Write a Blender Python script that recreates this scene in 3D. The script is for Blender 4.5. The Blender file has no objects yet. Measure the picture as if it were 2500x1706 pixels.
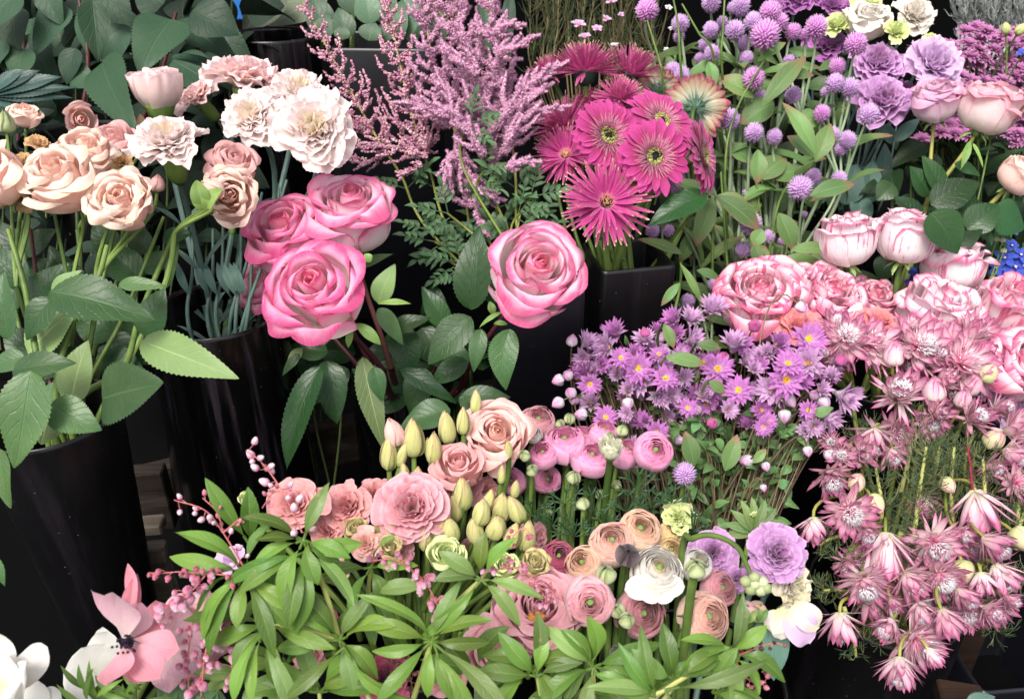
import bpy, math
import numpy as np
from mathutils import Vector

# ------------------------------------------------------------------ camera, world, light
SC = bpy.context.scene
COL = SC.collection
W0, H0, FPX = 2500.0, 1706.0, 2080.0
PITCH = math.radians(30.0)
CAM = np.array([0.0, 0.0, 1.5])
FWD = np.array([0.0, math.cos(PITCH), -math.sin(PITCH)])
UPV = np.array([0.0, math.sin(PITCH), math.cos(PITCH)])
RGT = np.array([1.0, 0.0, 0.0])
cd = bpy.data.cameras.new("camera")
cam = bpy.data.objects.new("camera", cd)
COL.objects.link(cam)
cam.location = CAM
cam.rotation_euler = (math.radians(90) - PITCH, 0, 0)
cd.sensor_width = 36.0
cd.lens = 36.0 * FPX / W0
cd.clip_start = 0.02
cd.clip_end = 200
SC.camera = cam
cd.dof.use_dof = True
cd.dof.focus_distance = 0.74
cd.dof.aperture_fstop = 13.0

SUN_EL, SUN_AZ = math.radians(56), math.radians(205)      # sun high, behind the viewer's left shoulder
world = bpy.data.worlds.new("World")
SC.world = world
world.use_nodes = True
wn = world.node_tree
sky = wn.nodes.new("ShaderNodeTexSky")
sky.sky_type = 'NISHITA'
sky.sun_disc = False
sky.sun_elevation = SUN_EL
sky.sun_rotation = SUN_AZ
sky.air_density = 1.0
sky.dust_density = 5.0
sky.ozone_density = 0.6
bg = wn.nodes["Background"]
bg.inputs[1].default_value = 0.15
hsv = wn.nodes.new("ShaderNodeHueSaturation")
hsv.inputs['Saturation'].default_value = 0.45            # thin overcast: whiter than a clear sky
wn.links.new(sky.outputs[0], hsv.inputs['Color'])
wn.links.new(hsv.outputs[0], bg.inputs[0])
sd = bpy.data.lights.new("sun", 'SUN')
sd.energy = 1.6
sd.angle = math.radians(24)
sd.color = (1.0, 0.965, 0.92)
sun = bpy.data.objects.new("sun", sd)
COL.objects.link(sun)
sdir = Vector((math.cos(SUN_EL) * math.sin(SUN_AZ), math.cos(SUN_EL) * math.cos(SUN_AZ), math.sin(SUN_EL)))
sun.rotation_euler = (-sdir).to_track_quat('-Z', 'Y').to_euler()
SC.view_settings.view_transform = 'Standard'
SC.view_settings.look = 'None'
SC.view_settings.exposure = 0.80
SC.view_settings.gamma = 1.0
SC.cycles.max_bounces = 8
SC.cycles.diffuse_bounces = 4
SC.cycles.glossy_bounces = 3
SC.cycles.transmission_bounces = 6

# ------------------------------------------------------------------ frame helpers
def P(px, py, d):
    return CAM + d * (FWD + RGT * ((px - W0 / 2) / FPX) + UPV * ((H0 / 2 - py) / FPX))

def A(ax, ay, back=False):
    """unit axis from its picture-plane right / up components, the rest towards the viewer"""
    n = math.hypot(ax, ay)
    if n > 0.999:
        ax, ay = ax / n * 0.999, ay / n * 0.999
    az = math.sqrt(max(0.0, 1 - ax * ax - ay * ay))
    if back: az = -az
    v = RGT * ax + UPV * ay - FWD * az
    return v / np.linalg.norm(v)

def nrm(v):
    v = np.asarray(v, float)
    return v / (np.linalg.norm(v) + 1e-12)

def frame(axis, spin=0.0):
    z = nrm(axis)
    h = np.array([1.0, 0, 0]) if abs(z[0]) < 0.8 else np.array([0, 1.0, 0])
    x = nrm(np.cross(h, z)); y = np.cross(z, x)
    c, s = math.cos(spin), math.sin(spin)
    return np.stack([x * c + y * s, -x * s + y * c, z], axis=1)

def bez(p0, p1, p2, p3, n):
    t = np.linspace(0, 1, n)[:, None]
    return (1-t)**3*p0 + 3*(1-t)**2*t*p1 + 3*(1-t)*t*t*p2 + t**3*p3

def smooth_path(pts, n):
    pts = np.asarray(pts, float)
    m = len(pts)
    ext = np.vstack([2*pts[0]-pts[1], pts, 2*pts[-1]-pts[-2]])
    out = []
    for t in np.linspace(0, m - 1, n):
        i = min(int(t), m - 2); f = t - i
        a, b, c, d = ext[i:i+4]
        out.append(0.5*((2*b) + (-a+c)*f + (2*a-5*b+4*c-d)*f*f + (-a+3*b-3*c+d)*f**3))
    return np.array(out)

# ------------------------------------------------------------------ mesh builder
BUILT = []
class MB:
    def __init__(self):
        self.v, self.q, self.t, self.quv, self.tuv, self.r = [], [], [], [], [], []
        self.n = 0
    def grids(self, Pt, rnd=None, closed=False, uv=None):
        """Pt (K,nu,nv,3) sheets; u across, v along"""
        K, nu, nv, _ = Pt.shape
        if rnd is None: rnd = np.zeros(K)
        self.v.append(Pt.reshape(-1, 3)); self.r.append(np.repeat(rnd, nu * nv))
        i = np.arange(nu * nv).reshape(nu, nv)
        a, b, c, d = i[:-1, :-1], i[1:, :-1], i[1:, 1:], i[:-1, 1:]
        q = np.stack([a, b, c, d], -1).reshape(-1, 4)
        U, V = np.meshgrid(np.linspace(0, 1, nu), np.linspace(0, 1, nv), indexing='ij')
        if uv is not None: U, V = uv
        uvf = np.stack([U.ravel(), V.ravel()], -1)
        quv = uvf[q]
        off = (np.arange(K) * nu * nv)[:, None, None] + self.n
        self.q.append((q[None] + off).reshape(-1, 4))
        self.quv.append(np.broadcast_to(quv[None], (K,) + quv.shape).reshape(-1, 4, 2))
        self.n += K * nu * nv
        return self
    def tube(self, path, rad, seg=6, rnd=0.0, caps=True):
        path = np.asarray(path, float); m = len(path)
        rad = np.broadcast_to(np.asarray(rad, float), (m,))
        t = np.gradient(path, axis=0); t /= (np.linalg.norm(t, axis=1)[:, None] + 1e-12)
        ref = nrm(np.cross(t[0], [0.31, 0.87, 0.4]))
        ring = np.zeros((m, seg + 1, 3))
        ang = np.linspace(0, 2*np.pi, seg + 1)
        for i in range(m):
            ref = ref - t[i] * np.dot(ref, t[i]); ref = nrm(ref)
            b = np.cross(t[i], ref)
            ring[i] = path[i] + rad[i] * (np.cos(ang)[:, None] * ref + np.sin(ang)[:, None] * b)
        self.grids(ring.transpose(1, 0, 2)[None], np.array([rnd]))
        return self
    def tris(self, verts, faces, rnd):
        """verts (K,n,3) copies of one small shape with faces (m,3); v coordinate 0 at first verts"""
        K, n, _ = verts.shape
        self.v.append(verts.reshape(-1, 3)); self.r.append(np.repeat(rnd, n))
        off = (np.arange(K) * n)[:, None, None] + self.n
        self.t.append((faces[None] + off).reshape(-1, 3))
        uvv = np.stack([np.full(n, .5), np.r_[np.zeros(n-1), 1.0]], -1)
        self.tuv.append(np.broadcast_to(uvv[faces][None], (K, len(faces), 3, 2)).reshape(-1, 3, 2))
        self.n += K * n
        return self
    def spikes(self, p, d, ln, rad, rnd=None, sides=3):
        K = len(p)
        if rnd is None: rnd = np.random.default_rng(1).random(K)
        d = d / (np.linalg.norm(d, axis=1)[:, None] + 1e-12)
        h = np.where(np.abs(d[:, :1]) < .8, np.array([[1., 0, 0]]), np.array([[0, 1., 0]]))
        x = np.cross(h, d); x /= np.linalg.norm(x, axis=1)[:, None]
        y = np.cross(d, x)
        ln = np.broadcast_to(ln, (K,))[:, None]; rad = np.broadcast_to(rad, (K,))[:, None]
        vs = [p + rad * (math.cos(2*math.pi*k/sides) * x + math.sin(2*math.pi*k/sides) * y) for k in range(sides)]
        vs.append(p + d * ln)
        f = np.array([[k, (k+1) % sides, sides] for k in range(sides)])
        return self.tris(np.stack(vs, 1), f, rnd)
    def blobs(self, p, rad, rnd=None, stretch=None, d=None):
        """small faceted beads (smooth shaded), stretched along d"""
        K = len(p)
        if rnd is None: rnd = np.random.default_rng(2).random(K)
        rad = np.broadcast_to(rad, (K,))
        b, f = BLOB
        V = np.broadcast_to(b[None], (K,) + b.shape) * rad[:, None, None]
        if d is not None:
            F = np.stack([frame(x) for x in d])
            V = V.copy(); V[:, :, 2] *= stretch
            V = np.einsum('kij,knj->kni', F, V)
        return self.tris(V + p[:, None, :], f, rnd)
    def build(self, name, mat, parent=None, origin=None, smooth=True):
        V = np.vstack(self.v)
        o = np.zeros(3) if origin is None else np.asarray(origin)
        V = V - o
        Q = np.vstack(self.q) if self.q else np.zeros((0, 4), int)
        T = np.vstack(self.t) if self.t else np.zeros((0, 3), int)
        me = bpy.data.meshes.new(name)
        nl = Q.size + T.size; nf = len(Q) + len(T)
        me.vertices.add(len(V)); me.vertices.foreach_set("co", V.astype(np.float32).ravel())
        me.loops.add(nl); me.loops.foreach_set("vertex_index", np.r_[Q.ravel(), T.ravel()].astype(np.int32))
        me.polygons.add(nf)
        st = np.r_[np.arange(len(Q)) * 4, Q.size + np.arange(len(T)) * 3].astype(np.int32)
        me.polygons.foreach_set("loop_start", st)
        me.polygons.foreach_set("use_smooth", np.full(nf, smooth))
        uvl = me.uv_layers.new(name="UVMap")
        uv = np.concatenate([np.concatenate(self.quv).reshape(-1, 2) if self.quv else np.zeros((0, 2)),
                             np.concatenate(self.tuv).reshape(-1, 2) if self.tuv else np.zeros((0, 2))])
        uvl.data.foreach_set("uv", uv.astype(np.float32).ravel())
        at = me.attributes.new("rnd", 'FLOAT', 'POINT')
        at.data.foreach_set("value", np.concatenate(self.r).astype(np.float32))
        me.update(calc_edges=True)
        if mat is not None: me.materials.append(mat)
        ob = bpy.data.objects.new(name, me)
        COL.objects.link(ob)
        if parent is not None: ob.parent = parent
        BUILT.append(ob)
        if parent is None and origin is not None: ob.location = o
        return ob

def _ico():
    g = (1 + 5**.5) / 2
    v = np.array([(-1, g, 0), (1, g, 0), (-1, -g, 0), (1, -g, 0), (0, -1, g), (0, 1, g), (0, -1, -g), (0, 1, -g), (g, 0, -1), (g, 0, 1), (-g, 0, -1), (-g, 0, 1)], float)
    v /= np.linalg.norm(v[0])
    f = np.array([(0,11,5),(0,5,1),(0,1,7),(0,7,10),(0,10,11),(1,5,9),(5,11,4),(11,10,2),(10,7,6),(7,1,8),(3,9,4),(3,4,2),(3,2,6),(3,6,8),(3,8,9),(4,9,5),(2,4,11),(6,2,10),(8,6,7),(9,8,1)])
    return v, f
BLOB = _ico()

# ------------------------------------------------------------------ petals
def _cr(knots, t):
    """Catmull-Rom weights matrix for m knots evaluated at t in 0..1 -> (len(t), m)"""
    m = knots; Wm = np.zeros((len(t), m))
    for k, x in enumerate(t):
        s = x * (m - 1); i = min(int(s), m - 2); f = s - i
        w = [0.5*(-f+2*f*f-f**3), 0.5*(2-5*f*f+3*f**3), 0.5*(f+4*f*f-3*f**3), 0.5*(-f*f+f**3)]
        for j, ww in zip((i-1, i, i+1, i+2), w):
            if j < 0: Wm[k, 0] += 2*ww; Wm[k, 1] -= ww
            elif j > m - 1: Wm[k, m-1] += 2*ww; Wm[k, m-2] -= ww
            else: Wm[k, j] += ww
    return Wm

def petals(prof, th, Wd, c, nu=9, nv=9, ruf=0.0, rf=3.0, tipr=.3, tipp=3.0, base=.3, narrow=.2, wmax=.62, curl=0.0,
           serr=0.0, sk=9, twist=0.0, side=0.0, seed=0, crinkle=0.0, wrap=False):
    """prof (K,m,2) radius/height knots of each petal's mid line; th (K,) azimuth; Wd (K,) half width; c (K,) cross curvature radius"""
    rg = np.random.default_rng(seed)
    K, m, _ = prof.shape
    th = np.broadcast_to(th, (K,)); Wd = np.broadcast_to(Wd, (K,)); c = np.broadcast_to(c, (K,))
    NF = 33
    fine = np.einsum('fm,kmd->kfd', _cr(m, np.linspace(0, 1, NF)), prof)
    tg = np.gradient(fine, axis=1); tg /= (np.linalg.norm(tg, axis=2)[..., None] + 1e-9)
    Ls = np.sum(np.linalg.norm(np.diff(fine, axis=1), axis=2), axis=1)
    u = np.linspace(-1, 1, nu); v = np.linspace(0, 1, nv)
    lim = 1 - tipr * np.abs(u) ** tipp
    if serr: lim = lim * (1 - serr * (np.arange(nu) % 2))
    ve = v[None, :] * lim[:, None]
    s = ve * (NF - 1); i0 = np.clip(s.astype(int), 0, NF - 2); f = (s - i0)[None, ..., None]
    rz = fine[:, i0] * (1 - f) + fine[:, i0 + 1] * f
    tt = tg[:, i0] * (1 - f) + tg[:, i0 + 1] * f
    nn = np.stack([-tt[..., 1], tt[..., 0]], -1)
    wsh = base + (1 - base) * np.sin(np.pi/2 * np.clip(ve / wmax, 0, 1)) ** 1.0
    wsh = wsh * (1 - narrow * np.clip((ve - wmax) / (1 - wmax + 1e-6), 0, 1) ** 2)
    sarc = u[None, :, None] * wsh[None] * Wd[:, None, None]
    cc = c[:, None, None]
    if wrap:
        wk = (wrap * (.92 + .5 * rg.random((K, 1, 1)) ** 1.6)) if wrap < .975 else wrap
        cc = np.maximum(rz[..., 0] * wk, cc * .25)
        ang = np.clip(sarc / np.maximum(cc, c[:, None, None] * .8), -2.9, 2.9)
        tang = cc * np.sin(ang); wr = cc * (1 - np.cos(ang)); lift = np.zeros_like(ang)
    else:
        ang = np.clip(sarc / cc, -2.9, 2.9)
        tang = cc * np.sin(ang); wr = 0
        lift = cc * (1 - np.cos(ang))
    ph = rg.random((K, 1, 1)) * 6.28; ph2 = rg.random((K, 1, 1)) * 6.28; am = .6 + .8 * rg.random((K, 1, 1))
    U = u[None, :, None]; VE = ve[None]
    if ruf:
        lift = lift + am * ruf * Ls[:, None, None] * VE**2.2 * (np.sin(rf*np.pi*U + ph + 2*VE) + .45*np.sin(2.1*rf*np.pi*U + ph2))
    if crinkle:
        lift = lift + crinkle * Ls[:, None, None] * (np.sin(7*U + 5*VE*3 + ph) * np.sin(9*VE + ph2 + 3*U)) * VE
    if curl is not None:
        lift = lift - np.broadcast_to(curl, (K,))[:, None, None] * Wd[:, None, None] * np.abs(U)**3 * VE**2
    q = rz + nn * lift[..., None]
    if wrap: q[..., 0] -= wr
    tang = tang + side * Ls[:, None, None] * VE**2 * np.sin(ph2)
    a = th[:, None, None] + twist * VE
    er = np.stack([np.cos(a), np.sin(a)], -1) * np.ones(q.shape[:-1] + (1,))
    et = np.stack([-np.sin(a), np.cos(a)], -1) * np.ones(q.shape[:-1] + (1,))
    xy = er * q[..., :1] + et * tang[..., None]
    return np.concatenate([xy, q[..., 1:]], -1)

def place(Pt, pos, axis, scale=1.0, spin=0.0):
    F = frame(axis, spin)
    return pos + scale * (Pt @ F.T)

def lerpk(knots, t):
    """knots: list of (t, array) -> blended arrays for each t (K,)"""
    ts = np.array([k[0] for k in knots]); arr = np.array([k[1] for k in knots], float)
    out = []
    for x in t:
        i = int(np.clip(np.searchsorted(ts, x) - 1, 0, len(ts) - 2))
        f = np.clip((x - ts[i]) / (ts[i+1] - ts[i]), 0, 1)
        out.append(arr[i] * (1 - f) + arr[i+1] * f)
    return np.array(out)

GA = 2.399963

def fl_rose(seed, N=25, op=.5, ruf=.03, rf=1.3, tipr=.34, nu=15, nv=13, crinkle=.014, serr=0, side=.05, wscale=1.0, tall=1.3):
    """unit rose: radius about 1"""
    rg = np.random.default_rng(seed)
    t = np.linspace(0, 1, N)
    o = op
    kn = [(0.0, [(.02, .25), (.04, .5), (.06, .72), (.07, .88), (.05, .98), (.02, 1.02)]),
          (0.25, [(.04, .15), (.18, .36), (.25, .62), (.27, .86), (.25, 1.0), (.21, 1.07)]),
          (0.5, [(.05, .05), (.34, .18), (.50, .46), (.52, .76), (.50, 1.0), (.54 + .12*o, 1.08)]),
          (0.78, [(.05, .0), (.44, .05), (.72, .30), (.78, .62), (.76 + .08*o, .92), (.88 + .20*o, 1.0 - .10*o)]),
          (1.0, [(.05, -.02), (.50, .0), (.88, .22), (.97, .50), (.95 + .08*o, .78 - .04*o), (1.08 + .16*o, .86 - .24*o)])]
    prof = lerpk(kn, t)
    jit = rg.normal(0, 1, (N, 1, 1)) * .035 * (0.3 + t[:, None, None])
    prof = prof * (1 + jit)
    lip = rg.random(N) * (t > .3)
    prof[:, -1, 0] += lip * .14; prof[:, -1, 1] -= lip * .16 * (1 + o)
    prof[:, -2, 1] += rg.normal(0, .04, N); prof[:, -1, 1] += rg.normal(0, .05, N)
    prof[..., 1] *= tall
    th = np.arange(N) * GA + rg.normal(0, .22, N)
    belly = np.interp(t, [0, .25, .55, .8, 1], [.06, .26, .5, .76, .95])
    Wd = np.interp(t, [0, .25, .6, 1], [.14, .48, .74, .96]) * wscale
    c = np.maximum(belly * 1.0, .06)
    curl = np.interp(t, [0, .4, 1], [0, .08, .34]) * rg.random(N) ** .8
    G = petals(prof, th, Wd, c, nu=nu, nv=nv, ruf=ruf, rf=rf, tipr=tipr, tipp=2.6, base=.32, narrow=.14, curl=curl, seed=seed, crinkle=crinkle, serr=serr, side=side, wrap=.96)
    return G, np.clip(t + rg.normal(0, .05, N), 0, 1)

def fl_ranunculus(seed, N=36, nu=15, nv=11, opn=.0, eye=.16):
    rg = np.random.default_rng(seed)
    t = (np.arange(N) + .3) / N
    rho = .13 + .87 * t
    tipf = np.clip(.72 + .10 * t + .35 * opn * t + rg.normal(0, .035, N), .5, 1.25)
    rt = rho * tipf
    zt = 1.42 - .42 * rt ** 2 - .16 * np.exp(-(rt / .22) ** 2) - .25 * opn * t + rg.normal(0, .022, N)
    z = lambda a, b: a + b * (1 - t)
    prof = np.stack([np.stack([.04 + 0*t, 0*t], -1), np.stack([.62*rho, z(.08, .2)], -1), np.stack([.98*rho, z(.42, .2)], -1),
                     np.stack([1.0*rho, z(.82, .1)], -1), np.stack([(.93 + .05*opn)*rho, (zt + .82)/2 + .10], -1), np.stack([rt, zt], -1)], 1)
    th = np.arange(N) * GA + rg.normal(0, .2, N)
    G = petals(prof, th, rho * np.interp(t, [0, 1], [1.5, 1.05]), rho, nu=nu, nv=nv, ruf=.016, rf=2.0, tipr=.16, tipp=2.6, base=.3, narrow=.1, seed=seed, crinkle=.008, wrap=.965)
    return G, t

def fl_ruffle(seed, N=42, nu=23, nv=11, dome=.5, ruf=.07, rf=2.0, serr=.02, flat=.1):
    """carnation / lisianthus / peony-like ruffled head"""
    rg = np.random.default_rng(seed)
    t = (np.arange(N) + .5) / N
    kn = [(0.0, [(.03, 0), (.06, .2), (.08, .4), (.10, .6), (.12, .72 + .2*dome)]),
          (0.4, [(.03, 0), (.08, .2), (.18, .42), (.32, .62), (.46, .66 + .2*dome)]),
          (0.75, [(.03, 0), (.10, .18), (.32, .36), (.6, .48), (.82, .44 + .1*dome)]),
          (1.0, [(.03, 0), (.12, .16), (.45, .26), (.8, .27), (1.02, .12 + flat)])]
    prof = lerpk(kn, t)
    prof = prof * (1 + rg.normal(0, .07, (N, 1, 1)))
    th = np.arange(N) * GA + rg.normal(0, .3, N)
    Wd = np.interp(t, [0, 1], [.26, .56])
    G = petals(prof, th, Wd, np.full(N, .6), nu=nu, nv=nv, ruf=ruf, rf=rf, tipr=.22, tipp=2.4, base=.10, narrow=.05, wmax=.85, seed=seed, crinkle=.02, serr=serr, side=.12, curl=.1)
    return G, t

def fl_strap(seed, rings, nu=5, nv=7):
    """rings: (n, r0, z0, L, elev_deg, droop_deg, halfwidth, tipr, elev_jit)"""
    rg = np.random.default_rng(seed)
    out = []
    for (n, r0, z0, L, el, dr, hw, tipr, ej) in rings:
        e = np.radians(el + rg.normal(0, ej, n)); l = L * (1 + rg.normal(0, .06, n))
        ks = []
        r = np.full(n, r0); z = np.full(n, z0); pts = [(r.copy(), z.copy())]
        for k in range(5):
            a = e - np.radians(dr) * k / 4
            r = r + l/5*np.cos(a); z = z + l/5*np.sin(a); pts.append((r.copy(), z.copy()))
        prof = np.stack([np.stack(p, -1) for p in pts], 1)
        th = (np.arange(n) + rg.normal(0, .22, n)) * 2*np.pi/n + rg.random()*3
        G = petals(prof, th, hw * (1 + rg.normal(0, .08, n)), np.full(n, hw * 1.6), nu=nu, nv=nv, tipr=tipr, tipp=2.0, base=.45, narrow=.25, wmax=.6, seed=seed+n, side=.08)
        out.append(G)
    return out

def fl_bud(seed, N=8, long=2.0, twist=.6, open_=.0, nu=9, nv=10, ruf=.01, cup=False):
    rg = np.random.default_rng(seed)
    t = np.linspace(0, 1, N)
    kn = [(0.0, [(.05, 0), (.5, .15*long), (.62, .42*long), (.42, .75*long), (.14 + .1*open_, .98*long), (.05 + .3*open_, 1.04*long)]),
          (1.0, [(.1, 0), (.75, .10*long), (.98, .34*long), (.78, .68*long), (.34 + .3*open_, .9*long), (.16 + .8*open_, .98*long)])]
    if cup:
        kn = [(0.0, [(.1, 0), (.2, .4), (.3, .9), (.34, 1.3), (.3, 1.5), (.24, 1.58)]),
              (1.0, [(.2, .0), (.55, .2), (.86, .62), (.98, 1.08), (1.0, 1.42), (1.02, 1.58)])]
    prof = lerpk(kn, t)
    if cup: prof = prof * (1 + rg.normal(0, .04, (N, 1, 1)))
    th = np.arange(N) * GA + rg.normal(0, .1, N)
    G = petals(prof, th, np.interp(t, [0, 1], [.6, .85]), np.interp(t, [0, 1], [.5, .8]), nu=nu, nv=nv, tipr=.16 if cup else .45, tipp=1.6, base=.3, narrow=.1 if cup else .35, wmax=.5, twist=twist, seed=seed, ruf=ruf, rf=2.2, wrap=.95)
    return G, t

# ------------------------------------------------------------------ leaves
def leaf_grid(p0, p1, width, nor, bend=.1, fold=.15, wave=.02, serr=0.0, shape='ovate', nu=9, nv=18, seed=0, drop=0.0, sidebend=0.0):
    rg = np.random.default_rng(seed)
    p0 = np.asarray(p0, float); p1 = np.asarray(p1, float)
    d = p1 - p0; L = np.linalg.norm(d); d = d / L
    nor = np.asarray(nor, float); nor = nrm(nor - d * np.dot(nor, d)); sd_ = np.cross(d, nor)
    v = np.linspace(0, 1, nv)
    if shape == 'ovate': w = np.sin(np.pi * v ** .75) ** .85 * (1 - .25 * v)
    elif shape == 'heart': w = np.sin(np.pi * np.clip(v, 0, 1) ** .52) ** .75
    elif shape == 'lance': w = np.sin(np.pi * v ** .95) ** .9
    elif shape == 'obov': w = np.sin(np.pi * v ** 1.35) ** .9
    else: w = np.sin(np.pi * v) ** .5
    w = w / w.max() + .02
    if serr:
        w = w * (1 - serr * (np.arange(nv) % 2))
    mid = p0 + d * (v * L)[:, None] + nor * ((4*v*(1-v) * bend - drop * v**2) * L)[:, None] + sd_ * (4*v*(1-v) * sidebend * L)[:, None]
    tg = np.gradient(mid, axis=0); tg /= np.linalg.norm(tg, axis=1)[:, None]
    nl = np.cross(sd_[None], tg) * 1.0
    nl /= np.linalg.norm(nl, axis=1)[:, None]
    if np.dot(nl[0], nor) < 0: nl = -nl
    u = np.linspace(-1, 1, nu)
    ph = rg.random() * 6
    hw = width / 2
    off = np.abs(u)[:, None] * w[None] * hw
    G = mid[None] + sd_ * (u[:, None] * w[None] * hw * math.cos(min(fold, 1.2)))[..., None] \
        + nl[None] * (off * math.sin(fold) + wave * L * np.sin(9*v + ph)[None] * (u**2 * np.sign(u))[:, None]
                      - .25 * fold * off * np.abs(u)[:, None])[..., None]
    if serr: G[:, 1::2] -= d * 0.0
    return G[None]
# ------------------------------------------------------------------ materials
def lin(h):
    h = h.lstrip('#')
    c = [int(h[i:i+2], 16) / 255 for i in (0, 2, 4)]
    return tuple(x / 12.92 if x <= .04045 else ((x + .055) / 1.055) ** 2.4 for x in c) + (1.0,)

class NT:
    def __init__(self, name):
        self.m = bpy.data.materials.new(name); self.m.use_nodes = True
        self.t = self.m.node_tree; self.t.nodes.clear()
        self.out = self.t.nodes.new("ShaderNodeOutputMaterial")
    def n(self, typ, **kw):
        nd = self.t.nodes.new("ShaderNode" + typ)
        for k, v in kw.items(): setattr(nd, k, v)
        return nd
    def l(self, a, b): self.t.links.new(a, b)
    def setin(self, sock, x):
        if isinstance(x, bpy.types.NodeSocket): self.l(x, sock)
        else: sock.default_value = x
    def math(self, op, a, b=None, c=None, clamp=False):
        nd = self.n("Math", operation=op, use_clamp=clamp)
        self.setin(nd.inputs[0], a)
        if b is not None: self.setin(nd.inputs[1], b)
        if c is not None: self.setin(nd.inputs[2], c)
        return nd.outputs[0]
    def mix(self, f, a, b, mode='MIX'):
        nd = self.n("Mix", data_type='RGBA', blend_type=mode)
        self.setin(nd.inputs[0], f); self.setin(nd.inputs[6], a); self.setin(nd.inputs[7], b)
        return nd.outputs[2]
    def sstep(self, x, a, b):
        nd = self.n("MapRange", interpolation_type='SMOOTHSTEP')
        self.setin(nd.inputs[0], x); nd.inputs[1].default_value = a; nd.inputs[2].default_value = b
        return nd.outputs[0]
    def ramp(self, x, stops):
        nd = self.n("ValToRGB"); cr = nd.color_ramp
        while len(cr.elements) < len(stops): cr.elements.new(.5)
        for e, (p, h) in zip(cr.elements, stops): e.position = p; e.color = lin(h)
        self.l(x, nd.inputs[0]); return nd.outputs[0]
    def noise(self, vec, scale, detail=3.0, rough=.5):
        nd = self.n("TexNoise"); nd.inputs['Scale'].default_value = scale
        nd.inputs['Detail'].default_value = detail; nd.inputs['Roughness'].default_value = rough
        if vec is not None: self.l(vec, nd.inputs['Vector'])
        return nd.outputs[0]
    def comb(self, x, y, z):
        nd = self.n("CombineXYZ")
        for s, q in zip(nd.inputs, (x, y, z)): self.setin(s, q)
        return nd.outputs[0]
    def finish(self, color, rough=.5, spec=.3, trans=.0, tcol=None, bump=None, bstr=.3, bdist=.001, sheen=0, coat=0):
        p = self.n("BsdfPrincipled")
        self.setin(p.inputs['Base Color'], color); self.setin(p.inputs['Roughness'], rough)
        p.inputs['Specular IOR Level'].default_value = spec
        p.inputs['Coat Weight'].default_value = coat
        if sheen: p.inputs['Sheen Weight'].default_value = sheen
        nrmo = None
        if bump is not None:
            b = self.n("Bump"); b.inputs['Strength'].default_value = bstr; b.inputs['Distance'].default_value = bdist
            self.l(bump, b.inputs['Height']); nrmo = b.outputs[0]; self.l(nrmo, p.inputs['Normal'])
        sh = p.outputs[0]
        if trans:
            tr = self.n("BsdfTranslucent"); self.setin(tr.inputs[0], tcol if tcol is not None else color)
            mx = self.n("MixShader"); mx.inputs[0].default_value = trans
            self.l(sh, mx.inputs[1]); self.l(tr.outputs[0], mx.inputs[2]); sh = mx.outputs[0]
        self.l(sh, self.out.inputs[0])
        return self.m

def uvr(N):
    uv = N.n("UVMap"); s = N.n("SeparateXYZ"); N.l(uv.outputs[0], s.inputs[0])
    at = N.n("Attribute", attribute_name="rnd")
    return s.outputs[0], s.outputs[1], at.outputs['Fac']

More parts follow.
